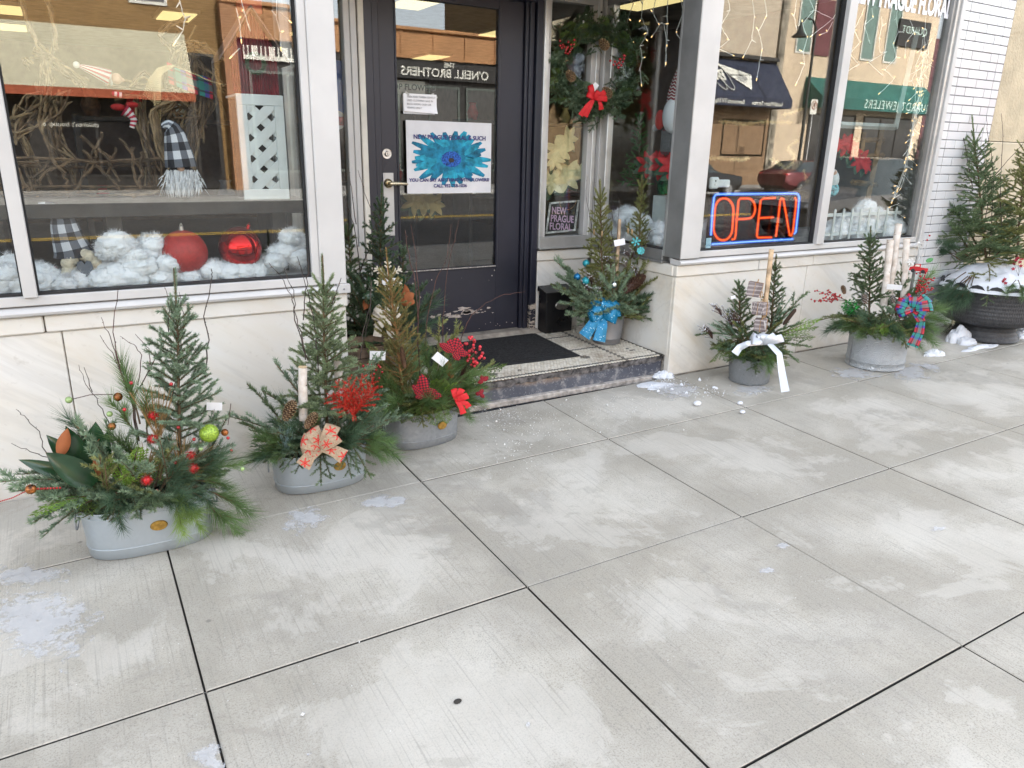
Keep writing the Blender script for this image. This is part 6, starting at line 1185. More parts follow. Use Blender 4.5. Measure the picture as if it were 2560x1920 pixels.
def truck(parent,c,n,s):
    x,z,o=frame_of(n); c=np.array(c,float); b=B(); poly=[(-1.0,-0.32),(-0.98,0.10),(-0.62,0.20),(-0.42,0.55),(0.12,0.58),(0.16,0.16),(1.0,0.12),(1.0,-0.32)]
    for y0,sc,m in ((0.0,1.0,0),): 
        V=[c+x*p[0]*s+z*p[1]*s for p in poly]+[c+x*p[0]*s+z*p[1]*s+o*0.006 for p in poly]; k=len(poly); b.add(V,[tuple(range(k))[::-1],tuple(range(k,2*k))]+[(i,(i+1)%k,(i+1)%k+k,i+k) for i in range(k)],0)
    b.add([c+x*p[0]*s+z*p[1]*s+o*0.0068 for p in ((-0.5,0.22),(-0.36,0.46),(0.02,0.47),(0.04,0.22))],[(0,3,2,1)],1); ob=b.build('red_truck_cutout',[plain('red_felt',(0.42,0.012,0.014),0.8),M_CREAMF],parent)
    for u in (-0.55,0.55): w=B(); q=c+x*u*s-z*0.34*s; w.tube([q+o*0.004,q+o*0.010],0.22*s,12); w.build('wheel',[M_BLK],ob)
truck(p7,PC(2297,672,c7,0.0),toward(c7)+np.array([-0.2,0.2,0.2]),0.058)
petals(p7,PC(2315,655,c7,-0.02),toward(c7),[(35,0.05,0.03,0.01)],plain('holly_leaf',(0.05,0.20,0.05),0.4),'holly_leaf')
def tartan(t,u,v,vec):
    v2=t.math('FRACT',t.math('MULTIPLY',v,0.9)); c=t.ramp(v2,[(0.0,(0.42,0.012,0.03)),(0.2,(0.42,0.012,0.03)),(0.22,(0.02,0.01,0.015)),(0.32,(0.01,0.22,0.19)),(0.55,(0.01,0.22,0.19)),(0.57,(0.05,0.04,0.30)),(0.75,(0.20,0.03,0.25)),(0.8,(0.42,0.012,0.03))])
    t.t.nodes[-1].color_ramp.interpolation='CONSTANT' if hasattr(t.t.nodes[-1],'color_ramp') else None
    s=t.math('LESS_THAN',t.math('ABSOLUTE',t.math('SUBTRACT',u,0.5)),0.16); c=t.mix(t.math('MULTIPLY',s,0.75),c,(0.01,0.17,0.16)); e=t.math('LESS_THAN',t.math('ABSOLUTE',t.math('SUBTRACT',t.math('ABSOLUTE',t.math('SUBTRACT',u,0.5)),0.26)),0.05); return t.mix(t.math('MULTIPLY',e,0.8),c,(0.015,0.01,0.02))
M_TART=ribbonmat('tartan_ribbon',tartan,0.5)
bow(p7,PC(2282,772,c7,0.18),toward(c7),[(165,0.085,0.02),(130,0.08,0.01),(45,0.09,0.02),(15,0.09,0.02),(90,0.06,0.03),(205,0.08,0.02),(-20,0.07,0.01)],[[(0,0,0.01),(0.05,-0.06,0.0),(0.05,-0.12,-0.02),(0.03,-0.20,-0.03)]],0.058,M_TART,0.5)
tagcard(p7,PC(2236,718,c7,0.10),0.094,0.040,0.0,PC(2236,770,c7,0.08),0.3,-0.95)

# ---- black tyre urn with snow
c8=(6.473,3.236); z8=G(*c8)
p8=thing('tyre_urn','black recycled tyre urn full of snow with spruces by the white brick pier','planter',(c8[0],c8[1],z8))
def tread():
    t=NT('black_tyre_rubber'); w=t.coord('World',(1,1,1)); n=t.noise(w,40,3); at=t.n('Attribute'); at.attribute_name='pc'; sx=t.n('SeparateXYZ'); t.ln(at.outputs['Vector'],sx.inputs[0])
    g=t.math('SINE',t.math('ADD',t.math('MULTIPLY',sx.outputs[0],120.0),t.math('MULTIPLY',t.math('SINE',t.math('MULTIPLY',sx.outputs[1],170.0)),1.2))); g2=t.math('SINE',t.math('MULTIPLY',sx.outputs[1],210.0)); h=t.math('ADD',t.math('MULTIPLY',g,0.5),t.math('MULTIPLY',g2,0.7))
    c=t.ramp(n,[(0.3,(0.016,0.016,0.018)),(0.7,(0.042,0.042,0.045))]); return t.fin(t.bsdf(c,0.55,0,0.5,t.bump(h,0.35,0.004)))
M_TYRE=tread()
b=B(); b.lathe([(0.18,0.0),(0.245,0.0),(0.255,0.01),(0.243,0.03),(0.222,0.07),(0.218,0.105),(0.235,0.125)],(c8[0],c8[1],z8),48); b.build('foot',[M_TYRE],p8,True,50)
b=B(); sc=lambda an,z: 1.0+(0.0 if z<0.40 else 0.0)
prof=[(0.235,0.126),(0.27,0.135),(0.315,0.150),(0.345,0.175),(0.355,0.205),(0.352,0.26),(0.350,0.32),(0.362,0.385)]
V=[];seg=72; an=np.arange(seg)*2*PI/seg; pcs=[]
for i,(r,z) in enumerate(prof+[(0.385,0.45)]):
    sca=np.abs(np.sin(an*9))**0.7*0.045 if i==len(prof) else 0*an; zz=z+sca-(0.02 if i==len(prof) else 0); V.append(np.stack([c8[0]+r*np.cos(an),c8[1]+r*np.sin(an),z8+zz],1)); q=np.zeros((seg,3)); q[:,0]=an; q[:,1]=z; pcs.append(q)
V.append(V[-1]-np.stack([0.014*np.cos(an),0.014*np.sin(an),0*an],1)); pcs.append(pcs[-1]); V.append(np.stack([c8[0]+0.33*np.cos(an),c8[1]+0.33*np.sin(an),np.full(seg,z8+0.33)],1)); pcs.append(pcs[-1])
b.grid(np.array(V),0,np.array(pcs).reshape(-1,3),close=True); b.build('bowl',[M_TYRE],p8,True,60)
def snowmat():
    t=NT('snow'); w=t.coord('World'); n=t.noise(w,38,5,0.65); n2=t.noise(w,420,2); c=t.ramp(t.noise(w,5,3),[(0.3,(0.58,0.605,0.65)),(0.7,(0.68,0.695,0.72))]); b_=t.bsdf(c,0.6,0,0.3,t.bump(t.math('ADD',n,t.math('MULTIPLY',n2,0.3)),0.5,0.006)); b_.inputs['Subsurface Weight'].default_value=0.0; return t.fin(b_)
M_SNOW=snowmat()
def vnoise(P,seed,fr):
    rg=np.random.default_rng(seed); o=np.zeros(len(P))
    for k in range(9): d=rg.normal(size=3)*fr*(1.25**k); o+=np.sin(P@d+rg.uniform(0,6.28))*0.8**k
    return o/4.0
def mound(name,parent,c,rx,ry,h,seed,mat,n=22,seg=40,rag=0.22,z0=None,lump=0.25,label=None,kind=None,follow=True,power=1.3):
    an=np.arange(seg)*2*PI/seg; rg=np.random.default_rng(seed); edge=1+rag*sum(np.sin(an*k+rg.uniform(0,6.28))/k**0.7 for k in range(2,8))/2.2
    V=[]
    for i in range(n):
        f=i/(n-1); r=1-f; X=c[0]+rx*edge*r*np.cos(an); Y=c[1]+ry*edge*r*np.sin(an); hh=h*(1-r**power)**0.9
        P=np.stack([X,Y,0*X],1); lm=vnoise(P,seed,9.0/max(rx,0.05)*0.35)+0.4*vnoise(P,seed+7,30.0/max(rx,0.05)*0.35); Zb=(GS*X+GT*Y) if follow else np.full(seg,z0); V.append(np.stack([X,Y,Zb+(z0 or 0)*follow+np.maximum(-0.001,hh*(1+lump*lm))],1))
    b=B(); b.grid(np.array(V),0,None,close=True); b.add(V[-1],[tuple(range(seg))]); o=b.build(name,[mat],parent,True)
    return o
def heap(c,rx,ry,h,seed):
    """shovelled snow: crusty clumps sunk into one another"""
    b=B(); rg=np.random.default_rng(seed); n,k=22,34; th=np.linspace(0.03,PI-0.03,n); an=np.arange(k)*2*PI/k; D=np.stack([np.outer(np.sin(th),np.cos(an)),np.outer(np.sin(th),np.sin(an)),np.outer(np.cos(th),np.ones(k))],-1).reshape(-1,3)
    for i in range(16):
        a=rg.uniform(0,2*PI); f=math.sqrt(rg.random())*0.85 if i else 0; q=1-f; sx=rx*rg.uniform(0.30,0.5)*(1 if i else 1.4); sy=ry*rg.uniform(0.30,0.5)*(1 if i else 1.4); sz=h*(0.25+0.75*q**1.2)*rg.uniform(0.7,1.0); x=c[0]+rx*f*math.cos(a); y=c[1]+ry*f*math.sin(a)
        g=0.84+0.34*np.abs(vnoise(D,seed+i,1.8))+0.22*np.abs(vnoise(D,seed+i+40,4.2))+0.10*np.abs(vnoise(D,seed+i+80,10.0)); P=np.array([x,y,GS*x+GT*y])+D*g[:,None]*np.array([sx,sy,sz]); b.grid(P.reshape(n,k,3)[:, ::-1],0,None,close=True)
    return b.build('snow_heap',[M_SNOW],None,True)
mound('snow_cap',p8,c8,0.400,0.400,0.19,5,M_SNOW,34,80,0.06,z8+0.418,0.30,follow=False,power=2.2)
spruce_tree(p8,PC(2466,655,c8,-0.05),PC(2430,288,c8,-0.02),0.34,91,L_SPR,70,0.20,(0,48),'spruce_top',trunk=0.011,low=0.0)
spruce_tree(p8,PC(2540,655,c8,-0.05),PC(2568,330,c8,-0.02),0.31,92,L_OLIVE,64,0.16,(0,48),'spruce_top',trunk=0.011,low=0.0)
K8=['dark_pine_branch','spruce_branch','pine_branch','olive_branch']
fill(p8,c8,K8,[(2420,690,0.22,2360,735,0.36,0),(2425,690,0.24,2380,750,0.40,0),(2430,690,0.25,2400,745,0.42,0),(2435,690,0.25,2420,740,0.42,0),(2415,680,0.2,2350,720,0.32,0),(2440,685,0.25,2340,745,0.36,0),(2430,680,0.25,2440,690,0.4,3),(2470,715,0.36,2470,760,0.44,1),(2400,640,0.0,2330,570,-0.02,0),(2400,650,0.0,2330,600,0.0,0),(2400,640,0.0,2350,620,0.02,0),(2420,640,0.05,2370,600,0.08,0),(2450,650,0.1,2420,590,0.1,1),(2460,650,0.15,2490,660,0.24,3),(2470,660,0.2,2480,690,0.32,3),(2540,700,0.3,2520,720,0.42,2),(2545,700,0.3,2560,730,0.42,2),(2480,650,0.1,2530,580,0.08,1),(2500,640,0.05,2560,560,0.0,1),(2420,620,-0.05,2350,500,-0.08,1),(2440,610,-0.05,2380,470,-0.08,1)],60,1.15)
for i,pl in enumerate(([(2432,480),(2420,400),(2405,330),(2395,290),(2388,262)],[(2475,640),(2485,450),(2480,400),(2468,330),(2466,290)],[(2505,600),(2500,470),(2507,360),(2503,283)],[(2460,560),(2485,440),(2530,390),(2560,355)])): twig(p8,[PC(u,v,c8,0.0) for u,v in pl],0.0032,M_TWIGD,i+90)
b=B(); rg=np.random.default_rng(6)
for u,v in ((2535,660),(2540,650),(2545,645),(2550,655),(2533,672),(2555,648),(2508,703),(2514,708),(2512,698),(2552,665)):
    q=np.array(PC(u,v,c8,0.33)); x,z,o_=frame_of(toward(c8)+rg.normal(0,0.3,3)); k=7; V=[q+ (x*math.cos(a)+z*math.sin(a))*(0.016 if i%2 else 0.009) for i,a in enumerate(np.arange(10)*2*PI/10)]; b.add(V,[tuple(range(10))])
for u,v in ((2535,660),(2545,645),(2552,665)): b.tube([PC(u,v,c8,0.33),PC(2546,690,c8,0.3)],0.0012,4,1,False)
b.build('red_leaf_sprig',[plain('red_holly_leaf',(0.32,0.012,0.03),0.5),M_TWIG],p8)
lf=Leaf(5)
for k in range(26): a=np.array(PC(2380,810,c8,0.1)); e=np.array(PC(2330+random.uniform(0,60),800+random.uniform(0,55),c8,0.12+random.uniform(-0.1,0.1))); lf.needles(a,e-a,np.linalg.norm(e-a),60,0.05,0.004,25)
b=B(); lf.into(b); o=tag(b.build('dried_fronds',[leafmat('dry_fronds',(0.02,0.014,0.01),(0.10,0.08,0.065))]),'dry grey brown fronds lying at the foot of the tyre urn','plant',kind='stuff')

# ================================================================== wreath, mat, box
cw=(3.20,4.515); W0=PC(1483,170,cw,0)
wr=thing('evergreen_wreath','round evergreen wreath with red bow hanging beside the porch corner post','wreath',tuple(W0))
x_,z_,o_=frame_of((-0.45,-1,0.05)); RW=0.245; rg=np.random.default_rng(14)
b=B(); an=np.linspace(0,2*PI,40); W0n=np.array(W0); b.tube([W0n+(x_*math.cos(a)+z_*math.sin(a))*RW*0.98-o_*0.015 for a in an],0.022,8,0,False); b.build('ring',[L_DARK],wr)
for i in range(270):
    a=2*PI*i/270; rr=RW+rg.normal(0,0.044); p=W0n+(x_*math.cos(a)+z_*math.sin(a))*rr+o_*rg.uniform(-0.01,0.02); tg=-x_*math.sin(a)+z_*math.cos(a); rad=x_*math.cos(a)+z_*math.sin(a)
    d=nrm(tg*rg.choice([-1,1],p=[0.65,0.35])*rg.uniform(0.5,1.0)+rad*rg.uniform(-0.15,0.75)+o_*rg.uniform(0.1,0.5)); k=rg.choice(['dark_fir_branch','dark_fir_branch','noble_fir_branch','noble_fir_branch','noble_fir_branch','cedar_branch']) if math.sin(a)<0.5 else rg.choice(['dark_fir_branch','dark_fir_branch','cedar_branch'])  # dark fir on the top arc puts the wreath's shade into its colour
    put(str(k),wr,p-d*0.02,p+d*rg.uniform(0.055,0.09),int(rg.integers(3)),1.1,rg.uniform(-1,1))
for (u,v,t_) in ((1427,190,(1418,178)),(1510,112,(1505,100)),(1518,232,(1510,222))): q=np.array(PC(u,v,cw,0.10)); cone(wr,q-x_*0.02+z_*0.03-o_*0.02,q+o_*0.04-z_*0.025+x_*0.01,0.036,[M_CONE,M_CONET],60)
for cl in ([(1400,102),(1401,114),(1405,120),(1421,105),(1420,118),(1436,100),(1435,111),(1428,112),(1417,122),(1430,120),(1414,132),(1424,130),(1420,134),(1411,117),(1407,112),(1426,124),(1415,126)],[(1526,152),(1537,154),(1550,148),(1560,139),(1557,155),(1548,157),(1542,161),(1553,163),(1534,162),(1560,147),(1546,169),(1562,140)]):
    for u,v in cl: ball(wr,PC(u,v,cw,0.13),0.0085,M_REDB,'red_berry',seg=10)
bow(wr,PC(1484,247,cw,0.14),o_,[(110,0.085,0.01),(150,0.055,0.02),(30,0.085,0.01),(0,0.085,0.015),(60,0.05,0.03)],[[(0,0,0.01),(-0.05,-0.05,0.03),(-0.085,-0.105,0.02)],[(0,0,0.01),(-0.03,-0.06,0.03),(-0.055,-0.11,0.02)],[(0.03,0,0.01),(0.045,-0.04,0.02),(0.05,-0.065,0.01)]],0.034,M_REDRIB,0.5,k=1.05)
tagcard(wr,PC(1486,218,cw,0.10),0.036,0.058,0.65,None,0.0,-0.4)
# door mat
mt=thing('door_mat','black ribbed rubber door mat on the mosaic porch floor','mat',(2.35,4.2,SZ(4.2)))
def mat_poly(): return [(1.80,3.93),(2.83,3.885),(2.85,4.50),(1.80,4.50)]
b=B(); pl=mat_poly(); V=[(x,y,SZ(y)+0.001) for x,y in pl]+[(x+(0.012 if i in (0,3) else -0.012),y+(0.012 if i<2 else -0.012),SZ(y)+0.007) for i,(x,y) in enumerate(pl)]; b.add(V,[(4,5,6,7)]+[(i,(i+1)%4,(i+1)%4+4,i+4) for i in range(4)]); b.build('edge_strip',[M_BLK],mt)
b=B()
for j in range(46):
    y=3.96+j*0.0115
    b.box((1.85,y,SZ(y)+0.006),(2.80+0.02*(y-3.9),y+0.006,SZ(y)+0.0102+0.0006*(j%2)))
o=b.build('rib_field',[plain('black_carpet_rib',(0.016,0.016,0.017),0.95,var=0.4,scale=60,bump=0.8,bscale=300)],mt); o['kind']='stuff'
# black box by the door
bx=thing('drop_box','black metal box with an oval plate standing beside the door frame','box',(3.05,4.50,SZ(4.5)))
zb=SZ(4.45)+0.004; M_BLKP=plain('black_powder_coat',(0.010,0.010,0.011),0.3,0,0.5,0.2,6)
b=B(); b.box((2.905,4.455,zb),(3.14,4.562,zb+0.30),0,0.004); b.build('body',[M_BLKP],bx)
b=B(); b.add([(2.897,4.445,zb+0.302),(3.148,4.445,zb+0.302),(3.148,4.566,zb+0.335),(2.897,4.566,zb+0.335),(2.897,4.445,zb+0.29),(3.148,4.445,zb+0.29),(3.148,4.566,zb+0.30),(2.897,4.566,zb+0.30)],[(0,1,2,3),(4,5,1,0),(5,6,2,1),(7,4,0,3),(6,7,3,2)]); b.build('lid',[M_BLKP],bx)
b=B(); an=np.linspace(0,2*PI,29)[:-1]; n=len(an); V=[(3.045+0.062*math.cos(a),4.454,zb+0.20+0.033*math.sin(a)) for a in an]+[(3.045+0.056*math.cos(a),4.448,zb+0.20+0.028*math.sin(a)) for a in an]; b.add(V,[(i,(i+1)%n,(i+1)%n+n,i+n)[::-1] for i in range(n)]+[tuple(range(n,2*n))[::-1]]); b.build('oval_plate',[plain('tarnished_nickel',(0.34,0.31,0.27),0.35,0.8,0.5,0.2,40,bump=0.3,bscale=90)],bx)

# ================================================================== snow, ice and salt on the pavement
def icemat():
    t=NT('thin_ice'); w=t.coord('World'); n=t.noise(w,26,6,0.68); c=t.ramp(n,[(0.3,(0.60,0.615,0.645)),(0.7,(0.70,0.71,0.73))]); bs=t.bsdf(c,0.45,0,0.5,t.bump(n,0.6,0.004)); tr=t.n('BsdfTransparent'); mx=t.n('MixShader')
    at=t.n('Attribute'); at.attribute_name='pc'; sx=t.n('SeparateXYZ'); t.ln(at.outputs['Vector'],sx.inputs[0])
    f=t.math('ADD',t.math('MULTIPLY',sx.outputs[0],1.35),t.math('MULTIPLY',t.math('SUBTRACT',t.noise(w,16,8,0.74),0.5),4.6)); f=t.math('MULTIPLY',t.math('SUBTRACT',f,0.25),2.2,clamp=True); f=t.math('MULTIPLY',f,0.52)
    t.ln(f,mx.inputs[0]); t.ln(tr.outputs[0],mx.inputs[1]); t.ln(bs.outputs[0],mx.inputs[2]); return t.fin(mx)
M_ICE=icemat()
def gp(u,v):
    d=_ray(u,v); n=Vector((-GS,-GT,1)); return CAM-d*(CAM.dot(n)/d.dot(n))
def ice(u,v,wu,wv,seed,label,h=0.003):
    """a flat frozen patch, its extent given by the span it has on the pavement"""
    c=gp(u,v); a=gp(u+wu,v); b2=gp(u,v-wv); ax=np.array(a-c); ay=np.array(b2-c); seg=40; an=np.arange(seg)*2*PI/seg; rg=np.random.default_rng(seed); edge=1+0.35*sum(np.sin(an*k+rg.uniform(0,6.28))/k**0.8 for k in range(2,9))/2.0
    V=[];pcs=[]
    for f in (1,0.8,0.55,0.3,0.02):
        P=np.array(c)+np.outer(np.cos(an)*edge*f,ax)+np.outer(np.sin(an)*edge*f,ay); P[:,2]=GS*P[:,0]+GT*P[:,1]+0.0022+h*(1-f**3)*(0.6+0.4*rg.random(seg)); V.append(P); q=np.zeros((seg,3)); q[:,0]=1-f; pcs.append(q)
    b=B(); b.grid(np.array(V),0,np.array(pcs).reshape(-1,3),close=True); o=b.build('ice_patch',[M_ICE],None,True); return tag(o,label,'ice','frozen patches on the pavement')
ice(95,1555,165,95,1,'wide white ice patch on the pavement in front of the left tub'); ice(60,1440,110,35,2,'thin ice film between the left tub and the photo edge'); ice(765,1298,62,38,3,'small ice patch in front of the burlap bow tub'); ice(960,1255,80,16,4,'faint ice streak beside the burlap bow tub joint'); ice(2275,930,70,22,5,'ice patch touching the foot of the round tin'); ice(2135,935,70,16,6,'long ice streak left of the round tin'); ice(2330,920,40,10,7,'little ice smear between round tin and tyre urn'); ice(1690,975,60,24,8,'ice sheet at the right end of the porch step'); ice(1880,975,60,14,9,'ice glaze under the silver ribbon tail'); ice(2345,1323,26,7,10,'tiny ice fleck far right on the second slab row'); ice(1917,1427,24,8,11,'tiny ice fleck in the middle of the third slab row'); ice(1955,1365,20,9,12,'small ice fleck beside the slanting joint'); ice(520,1890,60,40,13,'ice film at the bottom left beside the dark joint'); ice(770,1890,14,9,14,'small ice dot at the bottom of the photo'); ice(1320,1815,9,9,15,'tiny ice dot in the bottom slab')
for i,(u,v,rx,ry,h,lab) in enumerate(((1660,940,0.075,0.06,0.045,'snow heap in the corner where step meets marble'),(1640,962,0.13,0.07,0.012,'low crusty snow along the right end of the step'),(2398,853,0.13,0.10,0.15,'steep snow heap leaning on the tyre urn foot'),(2333,886,0.10,0.06,0.055,'small snow heap between the round tin and the urn'),(2450,870,0.20,0.045,0.03,'low snow ridge running in front of the urn foot'),(2560,840,0.12,0.10,0.09,'snow heap right of the urn at the photo edge'))):
    c=gp(u,v); o=heap((c.x,c.y,c.z),rx,ry,h,30+i); tag(o,lab,'snow','heaps of snow on the pavement')
rg=np.random.default_rng(22)
def crumbs(name,label,spots,n,r0,r1,mat,seed):
    b=B(); rg=np.random.default_rng(seed)
    for k in range(n):
        u,v,su,sv=spots[rg.integers(len(spots))]; c=gp(u+rg.normal(0,su),v+rg.normal(0,sv)); r=rg.uniform(r0,r1)*(1+2*(rg.random()<0.05)); q=np.array(c)+[0,0,r*0.5]
        V=np.array([[1,0,0],[-1,0,0],[0,1,0],[0,-1,0],[0,0,1],[0,0,-1]])*r*rg.uniform(0.6,1.2,(6,1))+q; b.add(V,np.array([(0,2,4),(2,1,4),(1,3,4),(3,0,4),(2,0,5),(1,2,5),(3,1,5),(0,3,5)]))
    return tag(b.build(name,[mat]),label,'salt' if 'salt' in name else 'snow',kind='stuff')
M_SALT=plain('salt_grain',(0.72,0.72,0.71),0.5)
crumbs('salt_grains','white ice melt grains scattered below the porch step',[(1260,1040,40,14),(1330,1070,60,25),(1220,1030,40,10),(1500,1030,60,25),(1560,1010,60,20),(1290,1120,60,30)],620,0.0014,0.0032,M_SALT,1)
crumbs('snow_crumbs','crumbs of snow beside the right end of the step',[(1690,955,26,12),(1715,975,36,8),(1650,960,24,6),(1760,983,40,5)],260,0.0015,0.0055,M_SNOW,2)
crumbs('salt_flecks','sparse white flecks over the pavement slabs',[(1300,1500,500,180),(2000,1150,300,120),(1900,1500,300,150),(600,1600,300,150)],160,0.001,0.0022,M_SALT,3)
for u,v,r,lab in ((1743,1013,0.022,'snow lump left of the pavement joint crossing'),(1850,1011,0.016,'snow lump on the joint crossing behind'),(1856,1033,0.015,'snow lump just in front of the joint crossing'),(1785,971,0.012,'flat snow lump beside the patterned tin')):
    c=gp(u,v); b=B(); b.sphere((c.x,c.y,c.z+r*0.55),r,0,12,9,(1.25,1.0,0.72)); tag(b.build('snow_lump',[M_SNOW],None,True),lab,'snow','loose lumps of snow')
c=gp(1144,1755); b=B(); b.sphere((c.x,c.y,c.z+0.003),0.011,0,10,7,(1.2,0.8,0.45)); tag(b.build('dirt_clod',[M_BED],None,True),'small dark clod lying alone on the front slab','dirt')
def LOC(u,v,Y): return Y(u,v) if callable(Y) else PY(u,v,Y)
# ================================================================== door papers
def sheet(name,x0,x1,z0,z1,y,mat,parent,th=0.0008):
    b=B(); b.box((x0,y-th,z0),(x1,y,z1)); return b.build(name,[mat],parent)
M_POSTER=plain('poster_card',(0.62,0.62,0.64),0.55,var=0.03); M_PETD=plain('blue_petal_print',(0.010,0.20,0.34),0.6,0,0.3,0.35,18); M_PETL=plain('light_blue_petal_print',(0.018,0.30,0.44),0.6,0,0.3,0.30,22); M_INK=plain('indigo_print',(0.03,0.03,0.16),0.6); M_GINK=plain('grey_print',(0.16,0.16,0.18),0.6); M_CENT=plain('blue_disc_print',(0.02,0.10,0.40),0.6,0,0.3,0.5,90); M_TAPE=plain('clear_tape',(0.42,0.42,0.40),0.3)
po=thing('flower_poster','white shop poster with a big blue gerbera taped on the door glass','poster',(2.225,DY-0.012,1.295))
PYP=DY-0.010
sheet('card',1.917,2.531,1.293,1.742,PYP,M_POSTER,po,0.0015)
pcx,pcz=2.228,1.515; rg=np.random.default_rng(5)
def petal_poly(a,L,w):
    sx,sz=1.0,0.70; d=(math.cos(a),math.sin(a)); s=(-d[1],d[0]); pts=[]
    for t in np.linspace(0.12,1,9): pts.append((t,math.sin(PI*min(1,0.15+0.80*t))**0.5*w))
    P=[(d[0]*L*t+s[0]*q,d[1]*L*t+s[1]*q) for t,q in pts]+[(d[0]*L*t-s[0]*q,d[1]*L*t-s[1]*q) for t,q in pts[::-1]]
    return [(pcx+x*sx,pcz+0.0+z*sz) for x,z in P]
k=0
for ring,(n,L,w) in enumerate(((21,0.294,0.031),(19,0.245,0.029),(17,0.18,0.024))):
    for i in range(n):
        a=2*PI*(i+0.5*ring)/n+rg.normal(0,0.05); l=L*rg.uniform(0.92,1.05)*(0.86 if abs(math.sin(a))>0.75 and math.cos(a)**2<0.4 else 1.0); b=B(); pl=petal_poly(a,l,w*rg.uniform(0.85,1.1)); y=PYP-0.0017-0.00022*(ring*3+(i%3)); b.add([(x,y,min(1.738,max(1.297,z))) for x,z in pl],[tuple(range(len(pl)))[::-1]]); b.build('printed_petal',[(M_PETD,M_PETL,M_PETD)[ring] if (i%4) else (M_PETL,M_PETD,M_PETL)[ring]],po)
for j,(rx,rz,m) in enumerate(((0.105,0.078,M_PETD),(0.072,0.050,M_CENT),(0.022,0.015,M_SIGNB))):
    b=B(); n=40; b.add([(pcx+0.004+rx*math.cos(a)*(1+0.06*math.sin(a*17)),PYP-0.0040-0.0003*j,pcz-0.006*j+rz*math.sin(a)*(1+0.06*math.cos(a*15))) for a in np.arange(n)*2*PI/n],[tuple(range(n))[::-1]]); b.build('printed_disc',[m],po)
text('poster_text','NEW PRAGUE FLORAL & SUCH',(2.226,PYP-0.0055,1.632),(1,0,0),(0,0,1),0.0375,M_INK,po,depth=0.0006,bold=0.0011)
text('poster_text','YOU CAN SAY ANYTHING WITH FLOWERS!',(2.224,PYP-0.0055,1.368),(1,0,0),(0,0,1),0.0295,M_INK,po,depth=0.0006,bold=0.0009)
text('poster_text','CALL 952-758-1036',(2.224,PYP-0.0055,1.331),(1,0,0),(0,0,1),0.0295,M_INK,po,depth=0.0006,bold=0.0009)
no=thing('paper_note','small white typed note taped to the door glass above the poster','note',(2.01,DY-0.012,1.78)); PN=DY-0.009
sheet('backing_sheet',1.902,2.118,1.780,1.893,PN,plain('grey_sheet',(0.55,0.55,0.56),0.5),no)
b=B(); V=np.zeros((6,9,3))
for i in range(6):
    for j in range(9): u=j/8;v=i/5; V[i,j]=(1.906+0.222*u,PN-0.002-0.010*(max(0,u-0.6)+max(0,0.35-v))**2*4,1.795+0.105*v-0.010*u*(1-v))
b.grid(V); b.build('sheet',[M_CARD],no,True)
for i,l in enumerate(('TEEN AND TWEEN GENTLY','USED CLOTHING SALE IN','BACK ROOM, CASH OR','VENMO ONLY')): text('note_text',l,(1.925,PN-0.0075,1.876-i*0.0215),(1,0,0),(0,0,1),0.0155,M_GINK,no,depth=0.0003,align='LEFT')
for x,r in ((1.93,0.6),(2.10,-0.5),(2.125,-0.8)):
    b=B(); b.box((-0.014,-0.0003,-0.006),(0.014,0.0003,0.006)); b.xf(Matrix.Translation((x,PN-0.0035,1.899-(0.02 if x>2.11 else 0)))@Matrix.Rotation(r,4,'Y')); b.build('tape',[M_TAPE],no)
hs=thing('hours_board','grey board lettered top flowers hanging inside behind the door glass','sign',(1.98,4.78,1.88)); sheet('board',1.80,2.115,1.80,1.985,4.775,plain('grey_board',(0.30,0.28,0.24),0.7),hs,0.004)
text('board_text','TOP FLOWERS',(1.86,4.769,1.93),(1,0,0),(0,0,1),0.050,M_SIGNB,hs,depth=0.0006,bold=0.0008,align='LEFT'); text('board_text','M  T  W',(1.86,4.769,1.875),(1,0,0),(0,0,1),0.036,M_SIGNB,hs,depth=0.0006,align='LEFT')
